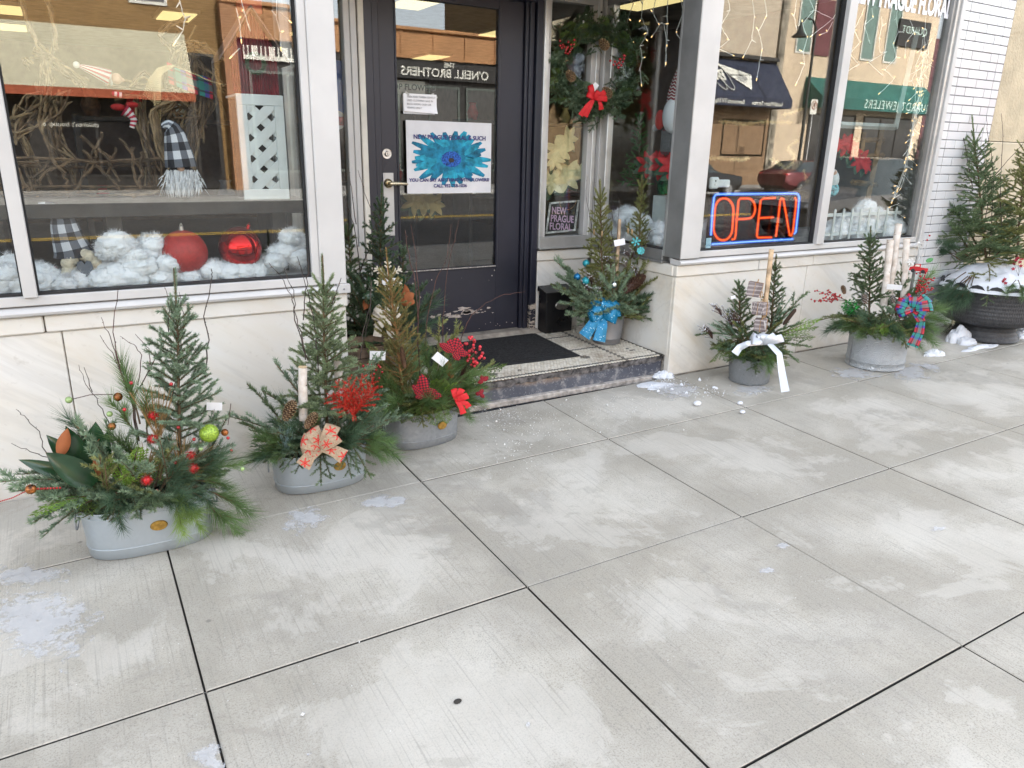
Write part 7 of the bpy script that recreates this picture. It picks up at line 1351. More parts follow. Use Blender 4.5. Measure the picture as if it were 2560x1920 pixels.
# ================================================================== cotton, baubles, gnomes in the left window
M_FUR=leafmat('white_fur',(0.62,0.64,0.66),(0.84,0.85,0.87),0.9,0.1)
def cottonmat():
    t=NT('cotton_wool'); w=t.coord('World'); n=t.noise(w,45,5,0.7); c=t.ramp(n,[(0.3,(0.80,0.83,0.87)),(0.7,(0.90,0.915,0.93))]); return t.fin(t.bsdf(c,0.95,0,0.1,t.bump(n,0.7,0.008)))
M_COT=cottonmat()
def cotton(name,label,blobs,seed,cat='cotton',swap=False):
    """torn cotton batting: billowy clumps that overlap, with stray fibres"""
    b=B(); lf=Leaf(seed); rg=lf.rg; allb=[]
    for (x,y,z,r) in blobs:
        allb.append((x,y,z,r*0.92))
        for k in range(6): d=nrm(rg.normal(size=3)); q=r*rg.uniform(0.3,0.62); yy=y+d[1]*r*0.35; allb.append((x+d[0]*r*0.75,yy if swap else max(3.70+q*0.9,yy),max(0.955+q*0.35,z+d[2]*r*0.5),q))
    n,k=30,44; th=np.linspace(0.03,PI-0.03,n); an=np.arange(k)*2*PI/k; D=np.stack([np.outer(np.sin(th),np.cos(an)),np.outer(np.sin(th),np.sin(an)),np.outer(np.cos(th),np.ones(k))],-1).reshape(-1,3)
    for i,(x,y,z,r) in enumerate(allb):
        f=0.86+0.34*np.abs(vnoise(D,seed+i,1.6))+0.20*np.abs(vnoise(D,seed+i+50,3.6))+0.09*np.abs(vnoise(D,seed+i+90,8.0))+0.03*vnoise(D,seed+i+120,20.0); P=np.array([x,y,z])+D*r*f[:,None]*np.array([1.15,0.9,0.82]); 
        if not swap: P[:,1]=np.maximum(P[:,1],3.6755)
        b.grid(P.reshape(n,k,3)[:, ::-1],0,None,close=True)
        m=int(300+r*9000); ii=rg.integers(0,len(P),m); dd=nrm_rows(D[ii]+0.9*rg.normal(size=(m,3))); w=nrm_rows(np.cross(dd,rg.normal(size=(m,3))))*0.0009; p0=P[ii]; t1=p0+dd*rg.uniform(0.008,0.028,(m,1)); t1[:,1]=np.maximum(t1[:,1],3.676) if not swap else t1[:,1]; lf.T.append(np.stack([p0-w,p0+w,t1],1)); lf.C.append(rg.random(m))
    lf.into(b,1)
    return tag(b.build(name,[M_COT,M_FUR],None,True),label,cat,kind='stuff')
def nrm_rows(A): return A/(np.linalg.norm(A,axis=1)[:,None]+1e-9)
def cb(lst,Y,zmin=0.955):
    out=[]
    for u,v,rp in lst:
        q=LOC(u,v,Y) if callable(Y) else PY(u,v,Y+random.uniform(-0.03,0.05)); r=rp*(q-CAM).length/F_PX*0.95; out.append((q.x,max(q.y,3.69+r*0.9),max(q.z,zmin+r*0.45),r))
    return out
cotton('cotton_snow','blue white cotton snow heaped along the left window floor',cb([(165,722,24),(200,720,26),(228,718,22),(262,708,34),(313,690,48),(345,665,40),(362,640,38),(376,612,27),(289,612,38),(330,640,30),(95,705,40),(110,728,30),(24,688,50),(-20,700,50),(40,715,40),(448,693,26),(535,675,30),(575,690,30),(612,688,30),(665,668,32),(690,650,26),(713,629,32),(725,593,26),(742,641,28),(745,610,20),(560,690,24),(640,680,26),(480,700,20),(520,690,25),(400,690,30),(420,660,25)],3.86),3)
M_BUF=checkmat('buffalo_check_cloth',(0.62,0.64,0.68),(0.012,0.013,0.018),(0.13,0.14,0.165),(6.0,13.5)); M_FUR_=None; M_SKIN=plain('peach_felt',(0.58,0.36,0.25),0.8); M_YARN=plain('cream_yarn',(0.66,0.60,0.46),0.9,var=0.15,scale=60,bump=0.5,bscale=120); M_GFELT=plain('grey_felt',(0.16,0.165,0.18),0.95,bump=0.5,bscale=150); M_RPLAID=plain('red_tartan_sleeve',(0.25,0.018,0.022),0.9,var=0.8,scale=30)
def hat(parent,spine,Y,m=None,pcs=1.0,name='hat'):
    P=[];R=[]
    for u,v,rp in spine: q=LOC(u,v,Y); P.append(tuple(q)); R.append(rp*(q-CAM).length/F_PX*0.95)
    P=np.array(P);R=np.array(R); n=22; t=np.linspace(0,len(P)-1,n); PP=np.stack([np.interp(t,np.arange(len(P)),P[:,k]) for k in range(3)],1); RR=np.interp(t,np.arange(len(R)),R); b=B(); b.tube(PP,RR,20,0,True,pcs); return b.build(name,[m or M_BUF],parent,True)
g1=thing('gnome_doll','gnome doll in tall checked hat sitting among cotton at the window floor','gnome',tuple(PY(190,712,3.93)),'gnome dolls in the window')
hat(g1,[(186,640,41),(184,630,39),(172,600,33),(163,570,29),(158,545,25),(147,528,19),(128,518,13),(108,514,9),(95,512,5)],3.93)
Yg=3.90
for u,v,r,m,nm in ((205,690,34,M_GFELT,'body'),(195,634,10,M_SKIN,'nose')): q=PY(u,v,Yg); b=B(); b.sphere(q,(PY(u+r,v,Yg)-q).length,0,16,11,(1,0.7,1)); b.build(nm,[m],g1,True)
for br in ([(178,648,16),(170,658,14),(172,676,13),(168,690,16)],[(208,636,13),(222,642,14),(236,656,14),(243,674,13),(240,686,11)],[(178,688,18),(160,696,15),(190,680,12)]):
    b=B()
    for u,v,r in br: q=PY(u,v,Yg-0.02); b.sphere(q,(PY(u+r,v,Yg)-q).length,0,12,9)
    b.build('braid',[M_YARN],g1,True)
for u,v,r,s in ((138,690,12,(0.8,0.8,1.7)),(244,640,9,(1.6,0.8,0.8))): q=PY(u,v,Yg+0.02); b=B(); b.sphere(q,(PY(u+r,v,Yg)-q).length,0,12,9,s); b.build('sleeve',[M_RPLAID],g1,True)
q=PY(213,672,Yg-0.05); b=B(); hp=[(0,-1),(0.9,0.1),(0.75,0.75),(0.3,0.9),(0,0.55),(-0.3,0.9),(-0.75,0.75),(-0.9,0.1)]; b.prism([(q.x+0.036*a,q.z+0.040*c) for a,c in hp],q.y-0.012,q.y+0.012); b.build('felt_heart',[plain('slate_felt',(0.13,0.145,0.17),0.95,bump=0.6,bscale=200)],g1)
SHZ=1.318
g2=thing('gnome_doll','white bearded gnome doll in checked hat perched on the dark shelf','gnome',tuple(PY(455,497,3.93)),'gnome dolls in the window')
hat(g2,[(453,417,35),(451,405,34),(444,370,29),(438,340,24),(430,320,18),(420,312,12),(410,314,8),(404,318,4)],3.95)
q=PY(452,421,3.91); b=B(); b.sphere(q,0.016,0,12,9); b.build('nose',[M_SKIN],g2,True)
lf=Leaf(9); rg=np.random.default_rng(3)
for k in range(900):
    u=455+rg.normal(0,20); a=np.array(PY(np.clip(u,418,492),424+abs(rg.normal(0,14)),3.92+rg.uniform(-0.02,0.03))); e=np.array(PY(455+(u-455)*rg.uniform(0.7,1.25),470+rg.uniform(-22,26),3.90+rg.uniform(-0.03,0.03))); s=nrm(np.cross(e-a,rg.normal(size=3)))*0.0022; m_=(a+e)/2+np.array([0,-0.012,0]); lf.T.append(np.array([[a-s,a+s,m_+s],[m_-s*1.2,m_+s*1.2,e]])); lf.C.append(np.array([rg.random(),rg.random()]))
b=B(); lf.into(b); b.build('beard',[M_FUR],g2)
b=B(); q=PY(456,455,3.97); b.sphere(q,0.075,0,14,10,(1,0.7,1.1)); b.build('body',[plain('dark_coat',(0.02,0.02,0.025),0.9)],g2,True)
M_REDM=plain('matte_red_bauble',(0.40,0.022,0.016),0.55,0.1,0.5,0.12,60); M_REDS=plain('shiny_red_bauble',(0.55,0.012,0.012),0.05,0.85,0.5,0.03)
for u,v,rp,m,lab,cap in ((460,632,62,M_REDM,'large matte red bauble resting on the cotton in left window',M_STEEL),(601,619,56,M_REDS,'large mirror bright red bauble lying beside the matte one',M_REDS)):
    q=PY(u,v,3.90); r=(PY(u+rp,v,3.90)-q).length*0.96; t=thing('red_bauble',lab,'bauble',(q.x,q.y,q.z-r),'big red baubles in the window'); b=B(); b.sphere(q,r,0,36,24); b.build('ball',[m],t,True)
    ax=np.array((0,0,1.)) if m is M_REDM else nrm((0.45,0,1)); c0=np.array(q)+ax*r*0.985; b=B(); b.tube([c0,c0+ax*r*0.17],r*0.105,12); an=np.linspace(0,2*PI,14); b.tube([c0+ax*r*0.23+np.array([0.05*r*math.cos(a),0,0.06*r*math.sin(a)]) for a in an],r*0.016,5); b.build('cap',[cap],t)
sh=thing('dark_bench','dark stained bench shelf standing in the left display window','bench',(0.0,4.05,0.955))
b=B(); b.box((-2.3,3.87,SHZ-0.062),(1.075,4.36,SHZ),0,0.004); b.build('top',[M_DWOOD],sh)
for x in (-1.2,0.18,0.93): b=B(); b.box((x-0.035,3.95,0.956),(x+0.035,4.30,SHZ-0.0625),0,0.003); b.build('leg',[M_DWOOD],sh)
# lattice pedestal and red birdhouse
YL=3.94; X0,X1,ZB,ZT=PY(601,370,YL).x,PY(716,370,YL).x,SHZ+0.001,PY(650,236,YL).z
lx=thing('lattice_pedestal','white wooden lattice box standing on the dark bench','pedestal',((X0+X1)/2,YL,SHZ)); M_LAT=plain('white_lattice_paint',(0.62,0.66,0.65),0.6,0,0.4,0.05,8)
for a,c in (((X0,YL,ZB),(X1,YL+0.02,ZB+0.05)),((X0,YL,ZT-0.05),(X1,YL+0.02,ZT)),((X0,YL,ZB+0.05),(X0+0.045,YL+0.02,ZT-0.05)),((X1-0.045,YL,ZB+0.05),(X1,YL+0.02,ZT-0.05))): b=B(); b.box(a,c,0,0.002); b.build('frame_rail',[M_LAT],lx)
def clipbar(p0,p1,w,x0,x1,z0,z1):
    # parallelogram slat clipped to the opening
    d=np.array(p1)-np.array(p0); d=d/np.linalg.norm(d); n=np.array([-d[1],d[0]])*w/2; poly=[np.array(p0)-d*2+n,np.array(p1)+d*2+n,np.array(p1)+d*2-n,np.array(p0)-d*2-n]
    for ax,lim,sg in ((0,x0,1),(0,x1,-1),(1,z0,1),(1,z1,-1)):
        out=[]
        for i in range(len(poly)):
            a,c=poly[i],poly[(i+1)%len(poly)]; ia=(a[ax]-lim)*sg>=0; ic=(c[ax]-lim)*sg>=0
            if ia: out.append(a)
            if ia!=ic: t=(lim-a[ax])/(c[ax]-a[ax]); out.append(a+(c-a)*t)
        poly=out
        if not poly: return None
    return poly
ox0,ox1,oz0,oz1=X0+0.045,X1-0.045,ZB+0.05,ZT-0.05
for sg,y in ((1,YL+0.004),(-1,YL+0.011)):
    for k in range(-6,10):
        z=ZB+k*0.098; pl=clipbar((X0,z),(X1,z+sg*(X1-X0)*0.92),0.044,ox0,ox1,oz0,oz1)
        if pl and len(pl)>2: b=B(); b.prism([tuple(p) for p in pl],y,y+0.006); b.build('slat',[M_LAT],lx)
b=B(); b.box((X1-0.02,YL+0.021,ZB),(X1,YL+0.26,ZB+0.05)); b.box((X1-0.02,YL+0.021,ZT-0.05),(X1,YL+0.26,ZT)); b.box((X1-0.02,YL+0.021,ZB+0.05),(X1,YL+0.06,ZT-0.05)); b.box((X1-0.02,YL+0.22,ZB+0.05),(X1,YL+0.26,ZT-0.05)); b.build('side_frame',[M_LAT],lx)
for sg in (1,-1):
    for k in range(-4,9):
        z=ZB+k*0.098; pl=clipbar((YL+0.02,z),(YL+0.26,z+sg*0.24*0.92),0.044,YL+0.06,YL+0.22,oz0,oz1)
        if pl and len(pl)>2: b=B(); b.prism([tuple(p) for p in pl],X1-0.012+0.004*(sg>0),X1-0.008+0.004*(sg>0),0,'yz'); b.build('slat',[M_LAT],lx)
b=B(); b.box((X0,YL+0.02,ZT-0.012),(X1-0.021,YL+0.26,ZT-0.002)); b.build('top',[M_LAT],lx); b=B(); b.box((X0+0.01,YL+0.2,ZB),(X1-0.03,YL+0.21,ZT-0.02)); b.build('back_panel',[M_DWOOD],lx)
XB=(X0+X1)/2
bh=thing('red_birdhouse','dark red corrugated birdhouse with a small wreath on the lattice box','birdhouse',(XB,YL+0.05,ZT)); M_CORR=plain('red_corrugated_tin',(0.16,0.010,0.018),0.5,0.1,0.5,0.2,20)
b=B(); xs=np.linspace(XB-0.11,XB+0.11,61); V=np.array([[(x,YL+0.06+0.004*math.sin(i*1.6),ZT+0.002),(x,YL+0.06+0.004*math.sin(i*1.6),ZT+0.20+0.17*(1-abs(x-XB)/0.11))] for i,x in enumerate(xs)]); b.grid(V); b.box((XB-0.108,YL+0.068,ZT),(XB+0.108,YL+0.22,ZT+0.205)); b.build('body',[M_CORR],bh)
for sg in (-1,1): b=B(); b.add([(XB,YL+0.03,ZT+0.395),(XB+sg*0.165,YL+0.03,ZT+0.155),(XB+sg*0.165,YL+0.25,ZT+0.155),(XB,YL+0.25,ZT+0.395),(XB,YL+0.03,ZT+0.383),(XB+sg*0.165,YL+0.03,ZT+0.143),(XB+sg*0.165,YL+0.25,ZT+0.143),(XB,YL+0.25,ZT+0.383)],[(0,1,2,3),(4,7,6,5),(0,4,5,1),(1,5,6,2),(2,6,7,3)]); b.build('roof',[plain('rusty_tin_roof',(0.14,0.10,0.085),0.6)],bh)
b=B(); b.box((XB-0.035,YL+0.10,ZT+0.37),(XB+0.065,YL+0.2,ZT+0.62)); b.tube([(XB+0.015,YL+0.096,ZT+0.52),(XB+0.015,YL+0.11,ZT+0.52)],0.022,16,1); b.build('chimney',[plain('red_corrugated_tin_b',(0.34,0.05,0.025),0.5),M_SIGNB],bh)
lf=Leaf(12); cc=np.array((XB,YL+0.04,ZT+0.14))
for k in range(60): a=k*2*PI/60; r_=nrm((math.cos(a),0,math.sin(a))); lf.needles(cc+r_*0.036,nrm((-math.sin(a),-0.3,math.cos(a))),0.03,900,0.014,0.003,60)
b=B(); lf.into(b); w_=b.build('little_wreath',[L_DARK],bh)
ball(w_ and bh,cc+np.array([-0.01,-0.02,0.035]),0.007,M_CONEW,'white_bead')
# ================================================================== twig sleigh and reindeer of vines
M_VINE=plain('grapevine',(0.16,0.105,0.06),0.85,0,0.3,0.35,18); M_VINEP=plain('pale_vine',(0.27,0.19,0.105),0.85,0,0.3,0.3,18)
def vine(b,pts,r,seed,m=0,w=0.006):
    rg=np.random.default_rng(seed); P=np.array([tuple(p) for p in pts],float); t=np.linspace(0,len(P)-1,4*len(P)); Q=np.stack([np.interp(t,np.arange(len(P)),P[:,k]) for k in range(3)],1)+rg.normal(0,w,(len(t),3)); Q[1:-1]=(Q[:-2]+Q[1:-1]*2+Q[2:])/4; b.tube(Q,[r*rg.uniform(0.8,1.15) for _ in t],5,m)
sg_=thing('twig_sleigh','sleigh woven of crooked brown twigs standing on the dark bench','sleigh',tuple(PY(220,490,4.2)))
rg=np.random.default_rng(31)
for k in range(7): b=B(); y=4.12+rg.uniform(0,0.18); v0=(478,470,486,408,400,415,482)[k]; vine(b,[PY(-20,v0-6+rg.uniform(-4,4),y),PY(120,v0+rg.uniform(-4,4),y),PY(260,v0+rg.uniform(-4,4),y),PY(405,v0-4,y)],0.007,k); b.build('rail',[M_VINE],sg_)
for k,(a,c,d,e) in enumerate(((60,410,80,478),(90,398,130,465),(120,370,165,440),(185,395,85,450),(235,370,210,440),(240,400,175,490),(280,395,240,370),(275,400,300,450),(290,370,270,450),(160,430,165,490),(330,370,345,470),(355,380,350,470),(30,400,75,480),(130,400,60,470),(210,380,300,470),(250,330,235,400),(205,345,275,405),(110,350,160,420),(300,340,350,420),(360,330,400,430),(395,370,412,460),(380,340,415,420))): b=B(); y=4.10+rg.uniform(0,0.16); vine(b,[PY(a,c,y),PY((a+d)/2+rg.uniform(-8,8),(c+e)/2,y),PY(d,e,y)],0.0075,k+40); b.build('stick',[M_VINE],sg_)
for k in range(5): b=B(); y=4.15+0.02*k; vine(b,[PY(430-4*k,250,y),PY(370+6*k,280,y),PY(395+4*k,380,y),PY(425,430,y),PY(400,480,y),PY(330-10*k,490,y)],0.006,k+90); b.build('curl',[M_VINEP],sg_)
def deer(name,label,parts,Y,seed):
    q=parts['foot']; t=thing(name,label,'deer figure',tuple(PY(q[0],q[1],Y)),'vine reindeer in the window'); rg=np.random.default_rng(seed)
    for nm,paths,n,sp,r in parts['bundles']:
        b=B()
        for k in range(n): vine(b,[PY(u+rg.normal(0,sp),v+rg.normal(0,sp),Y+rg.normal(0,0.04)) for u,v in paths],r,seed+k,k%2,0.004)
        b.build(nm,[M_VINE,M_VINEP],t)
deer('vine_reindeer','reindeer of pale vines with antlers behind the left window pane',{'foot':(100,480),'bundles':[('antler',[(50,-20),(65,30),(85,80),(100,125)],5,4,0.006),('antler',[(108,-20),(128,30),(138,80),(138,125)],5,4,0.006),('head',[(90,125),(130,150),(170,180),(205,205)],16,8,0.0055),('ear',[(75,150),(60,150),(75,165)],4,4,0.005),('neck',[(115,130),(115,170),(120,220),(105,260)],16,12,0.0055),('body',[(130,240),(90,280),(50,310),(20,330)],22,20,0.006),('chest',[(140,250),(130,300),(140,350),(165,400)],14,15,0.006),('leg',[(40,300),(60,360),(90,420),(95,480)],9,8,0.006),('leg',[(120,300),(140,360),(180,420),(190,480)],9,8,0.006)]},4.38,5)
deer('vine_reindeer','larger reindeer of brown vines wearing a plaid scarf and beads',{'foot':(480,490),'bundles':[('head',[(440,120),(480,110),(520,130),(555,150)],12,10,0.006),('antler',[(420,120),(400,90),(430,60),(470,50)],6,6,0.005),('neck',[(400,300),(430,240),(440,180),(470,110)],22,18,0.0055),('body',[(300,220),(380,210),(450,240),(500,300)],18,20,0.006),('breast',[(480,130),(500,200),(510,260),(490,340)],22,18,0.006),('leg',[(500,280),(490,360),(480,430),(470,490)],10,8,0.006),('leg',[(430,290),(450,350),(470,410),(490,480)],10,10,0.006),('back_leg',[(350,250),(360,320),(370,400),(390,480)],10,10,0.006),('hoof_fringe',[(535,170),(555,220),(575,240),(590,260)],12,6,0.004)]},4.42,77)
sc_=thing('plaid_scarf','red and green plaid scarf draped over the larger vine reindeer','scarf',tuple(PY(470,210,4.3))); b=B(); P=[PY(420,182,4.30),PY(455,196,4.28),PY(490,210,4.28),PY(530,222,4.30)]; strip(b,[tuple(p) for p in P],(0,0.1,1),0.10); b.build('cloth',[M_TART],sc_,True)
bd=thing('gold_bead_garland','strands of gold beads looped over the vine reindeer','garland',tuple(PY(385,330,4.25))); M_GOLDB=plain('gold_bead',(0.62,0.50,0.28),0.2,0.8)
for k in range(6): beads(bd,[PY(360+k*5,236+k*4,4.24),PY(372+k*4,200,4.24),PY(395+k*3,170+k*2,4.24),PY(430,163+k,4.24),PY(470,178,4.24),PY(520,200+k,4.24),PY(560,213,4.24),PY(583,205,4.24)][:(8 if k<2 else 4)],0.0048,M_GOLDB)
for k in range(5): beads(bd,[PY(395+k*2,172,4.24),PY(385+k*4,240,4.24),PY(388+k*3,300,4.24),PY(392+k*2,350,4.24)],0.0046,M_GOLDB)
M_STRIPE=ribbonmat('red_white_stripe',lambda t,u,v,vec:t.mix(t.math('LESS_THAN',t.math('FRACT',t.math('MULTIPLY',u,9.0)),0.5),(0.62,0.60,0.58),(0.34,0.03,0.05)),0.9)
e1=thing('elf_doll','elf doll head in striped red and white stocking cap on the reindeer','doll',tuple(PY(290,215,4.15))); hat(e1,[(274,194,17),(255,186,14),(230,176,10),(208,168,6),(196,164,3)],4.15,M_STRIPE,5,'cap')
for u,v,r,m,nm in ((191,162,9,M_CONEW,'pompom'),(291,197,15,M_SKIN,'head'),(306,200,6,M_SKIN,'nose'),(277,197,9,M_CONEW,'fur_band')): q=PY(u,v,4.15); b=B(); b.sphere(q,(PY(u+r,v,4.15)-q).length,0,14,10,(1,1,1) if nm!='fur_band' else (0.55,1,2.0)); b.build(nm,[m],e1,True)
for w_ in ([(280,233,5),(305,238,7)],[(310,275,16),(325,285,10),(335,300,8),(330,320,6)]):
    P=[PY(u,v,4.16) for u,v,_ in w_]; b=B(); b.tube([tuple(p) for p in P],[r_*0.0019 for _,_,r_ in w_],8,0,True,25); b.build('striped_sleeve',[ribbonmat('red_white_bands',lambda t,u,v,vec:t.mix(t.math('LESS_THAN',t.math('FRACT',t.math('MULTIPLY',v,2.0)),0.5),(0.62,0.60,0.58),(0.40,0.02,0.05)),0.9)],e1,True)
e2=thing('elf_doll','red clothed elf doll tangled in the sleigh twigs','doll',tuple(PY(310,300,4.18))); 
for u,v,r,s in ((295,268,16,(1.2,1,0.6)),(330,262,14,(1.2,1,0.6))): q=PY(u,v,4.18); b=B(); b.sphere(q,(PY(u+r,v,4.18)-q).length,0,12,9,s); b.build('body',[plain('red_jersey',(0.36,0.012,0.012),0.85)],e2,True)
# ================================================================== fairy lights
M_WIRE=plain('white_wire',(0.70,0.68,0.64),0.6); M_BULB=emit('fairy_bulb',(1.0,0.62,0.26),3.0*LUM); M_BULBC=plain('clear_bulb',(0.72,0.68,0.62),0.15)
def lights(label,strands,Y,seed,twist=True):
    t=thing('icicle_lights',label,'string lights',tuple(LOC(strands[0][0][0],strands[0][0][1],Y))); rg=np.random.default_rng(seed)
    for st in strands:
        P=[np.array(LOC(u,v,Y)) for u,v in st]; Q=[]
        for i in range(len(P)-1):
            for q in np.linspace(0,1,6)[:-1]: Q.append(P[i]+(P[i+1]-P[i])*q+rg.normal(0,0.0012,3))
        Q.append(P[-1]); b=B(); b.tube(Q,0.0022,5); w=b.build('wire',[M_WIRE],t,True)
        for i in range(1,len(P)):
            d=nrm(P[i]-P[i-1]) if i==len(P)-1 else nrm(rg.normal(size=3)+np.array([0.7*(-1)**i,-0.2,0.1])); b=B(); b.tube([P[i],P[i]+d*0.013],[0.0038,0.0034],7,0); b.tube([P[i]+d*0.013,P[i]+d*0.026,P[i]+d*0.031],[0.003,0.0026,0.0008],7,1); b.build('bulb',[M_WIRE,M_BULB if rg.random()<0.75 else M_BULBC],w,True)
    return t
lights('white icicle lights hanging at the top of the left window',[[(448,-20),(450,5),(462,45),(458,75),(442,100)],[(600,-20),(610,30),(620,60)],[(692,-20),(690,40),(700,80),(702,110)],[(590,20),(597,45),(602,90)],[(700,30),(716,45)],[(600,120),(585,135)]],3.74,1)
lights('white icicle lights behind the porch return window',[[(1577,-10),(1583,10),(1570,45),(1566,80),(1580,100)],[(1608,-10),(1606,10),(1604,45),(1620,80),(1612,95),(1600,115),(1606,145),(1600,170),(1603,205)],[(1640,-10),(1632,30),(1643,55),(1660,60),(1665,100),(1663,155)],[(1655,55),(1634,85)],[(1670,-10),(1668,40),(1667,110),(1665,150)],[(1700,-10),(1708,30),(1690,80),(1708,110),(1707,140)]],lambda u,v: PX(u,v,3.50),2)
lights('white icicle lights across the first right window pane',[[(1818,-15),(1825,25),(1802,65),(1823,100),(1797,122)],[(1797,122),(1828,136)],[(1880,-15),(1886,40),(1880,100),(1862,135)],[(1910,-15),(1917,38),(1897,78),(1906,120),(1900,150),(1893,190)],[(1995,-15),(1985,40),(1990,65)],[(2020,-10),(2036,25),(2006,58),(2018,95),(2008,130),(2012,160),(1993,204)],[(2036,25),(2082,47),(2032,87)],[(2082,55),(2068,80),(2055,85)]],3.72,3)
lights('white icicle lights across the second right window pane',[[(2160,20),(2155,35),(2135,75),(2150,105),(2124,135),(2148,160),(2108,186)],[(2180,20),(2183,45),(2160,62),(2172,100)],[(2205,40),(2205,65),(2198,95),(2200,130),(2210,132),(2172,156),(2203,185)],[(2245,20),(2240,45),(2246,80),(2233,110),(2240,143),(2213,175),(2236,197),(2202,230)],[(2275,50),(2285,80),(2265,105),(2263,135)],[(2270,190),(2300,172)],[(2315,40),(2312,75),(2310,110)]],3.72,4)
sd=[]; rg=np.random.default_rng(8)
for k in range(9):
    s=[]; 
    for f in np.linspace(0,1,15): u=2318-82*f**1.1+rg.normal(0,6)*(1+0.5*math.sin(f*9)); v=100+465*f+rg.normal(0,3); s.append((u,v))
    a=int(rg.integers(0,6)); sd.append(s[a:a+9])
for f in np.linspace(0.02,0.98,20): u=2318-82*f**1.1; v=100+465*f; sg=1 if rg.random()<0.5 else -1; sd.append([(u,v),(u+sg*rg.uniform(8,22),v+rg.uniform(5,22))])
lights('tangled column of white fairy lights at the far right pane',sd,3.73,5)
# ================================================================== porch windows
def poinsettia(name,label,heads,Y,leafm,brm,pot=None,cat='poinsettia'):
    t=thing(name,label,cat,tuple(LOC(heads[0][0],heads[0][1]+60,Y)))
    for i,(u,v,s) in enumerate(heads):
        q=LOC(u,v,Y); defs=[(a+random.uniform(-12,12),s*random.uniform(0.8,1.1),s*0.42,random.uniform(-0.02,0.03)) for a in range(0,360,52)]+[(a+26,s*0.6,s*0.3,0.02) for a in range(0,360,90)]
        petals(t,q,(-0.4+random.uniform(-.3,.3),-1,0.25),defs,brm,'flower_head')
        petals(t,Vector(q)+Vector((0,0.03,-0.02)),(-0.2,-1,0.5),[(a,s*1.0,s*0.5,-0.01) for a in (200,260,320,20,140)],leafm,'leaf_whorl')
    return t
M_POL=plain('poinsettia_leaf',(0.022,0.07,0.03),0.6); M_CRB=plain('cream_bract',(0.66,0.62,0.34),0.6,0,0.3,0.12,14); M_RDB=plain('red_bract',(0.45,0.016,0.018),0.6,0,0.3,0.18,14); M_YLB=plain('pale_gold_bract',(0.40,0.33,0.13),0.7)
poinsettia('poinsettia','cream poinsettia inside the narrow window beside the door',[(1398,375,0.13),(1420,350,0.10),(1415,440,0.14),(1378,455,0.12),(1447,430,0.08),(1385,400,0.09)],4.78,M_POL,M_CRB)
poinsettia('poinsettia','pale gold poinsettia standing inside behind the door glass',[(1060,500,0.13),(1085,508,0.10),(1035,505,0.10)],4.95,M_POL,M_YLB)
cs_=thing('chalk_sign','slanted framed black sign reading new prague floral in narrow window','sign',tuple(PY(1405,582,4.66)))
SO=np.array(PY(1362,585,4.66)); SXv=np.array(PY(1437,577,4.66))-SO; SZv=np.array(PY(1373,506,4.70))-SO
def sq(a,c,o=0.0): return SO+SXv*a+SZv*c+np.array([0,-1,0.1])*o
b=B(); b.add([sq(0,0),sq(1,0),sq(1,1),sq(0,1),sq(0,0,-0.012),sq(1,0,-0.012),sq(1,1,-0.012),sq(0,1,-0.012)],[(0,1,2,3),(4,7,6,5),(0,4,5,1),(1,5,6,2),(2,6,7,3),(3,7,4,0)]); b.build('board',[M_SIGNB],cs_)
for r in (((0,0),(1,0.06)),((0,0.94),(1,1)),((0,0.06),(0.05,0.94)),((0.95,0.06),(1,0.94))):
    (a,c),(d,e)=r; b=B(); V=[sq(a,c,0.001),sq(d,c,0.001),sq(d,e,0.001),sq(a,e,0.001),sq(a,c,0.009),sq(d,c,0.009),sq(d,e,0.009),sq(a,e,0.009)]; b.add(V,[(4,5,6,7),(0,1,5,4),(1,2,6,5),(2,3,7,6),(3,0,4,7)]); b.build('frame_rail',[plain('distressed_white_frame',(0.68,0.68,0.65),0.8,var=0.35,scale=30)],cs_)
M_PINKL=plain('pink_stencil',(0.62,0.42,0.58),0.7); hh=np.linalg.norm(SZv)
for i,l in enumerate(('NEW','PRAGUE','FLORAL')): text('sign_text',l,tuple(sq(0.12,0.64-0.25*i,0.004)),tuple(SXv),tuple(SZv),hh*0.30,M_PINKL,cs_,depth=0.001,bold=0.0015,align='LEFT',sx=0.74)
an=np.linspace(PI,2*PI,16); b=B(); b.tube([tuple(sq(0.5-0.28*math.cos(a-PI)+0.1,1.0+0.32*math.sin(a)*0.9,0.012)) for a in an],0.0022,5); b.build('cord',[M_TWINE],cs_)
# display in the return bay
YR=lambda u,v: PX(u,v,3.72)
gk=thing('gnome_doll','knitted hat gnome in red sleeves standing on a white box by corner','gnome',tuple(YR(1690,395)),'gnome dolls in the window')
hat(gk,[(1690,262,24),(1692,235,22),(1697,205,17),(1702,180,12),(1706,160,6)],YR,ribbonmat('nordic_knit',lambda t,u,v,vec:t.mix(t.math('LESS_THAN',t.math('SINE',t.math('ADD',t.math('MULTIPLY',v,60.0),t.math('MULTIPLY',t.math('SINE',t.math('MULTIPLY',u,60.0)),1.4))),0.35),(0.55,0.53,0.50),(0.20,0.02,0.03)),0.95),5)
for u,v,r,m,s,nm in ((1690,290,26,M_FUR,(1,0.8,1.5),'beard'),(1658,300,13,plain('red_sleeve_felt',(0.42,0.025,0.015),0.9),(0.9,0.9,1.7),'sleeve'),(1646,320,8,M_GFELT,(1,1,1),'mitten')): q=YR(u,v)-Vector((0.03,0,0)); b=B(); b.sphere(q,r*(q-CAM).length/F_PX,0,14,10,s); b.build(nm,[m],gk,True)
q0=YR(1655,320); q1=YR(1712,388); b=B(); b.box((3.70,q1.y,q1.z),(3.86,q0.y,q0.z),0,0.02); b.build('sequin_skirt',[plain('silver_sequin',(0.30,0.31,0.33),0.25,0.7,0.6,0.9,160,bump=1.0,bscale=300)],gk)
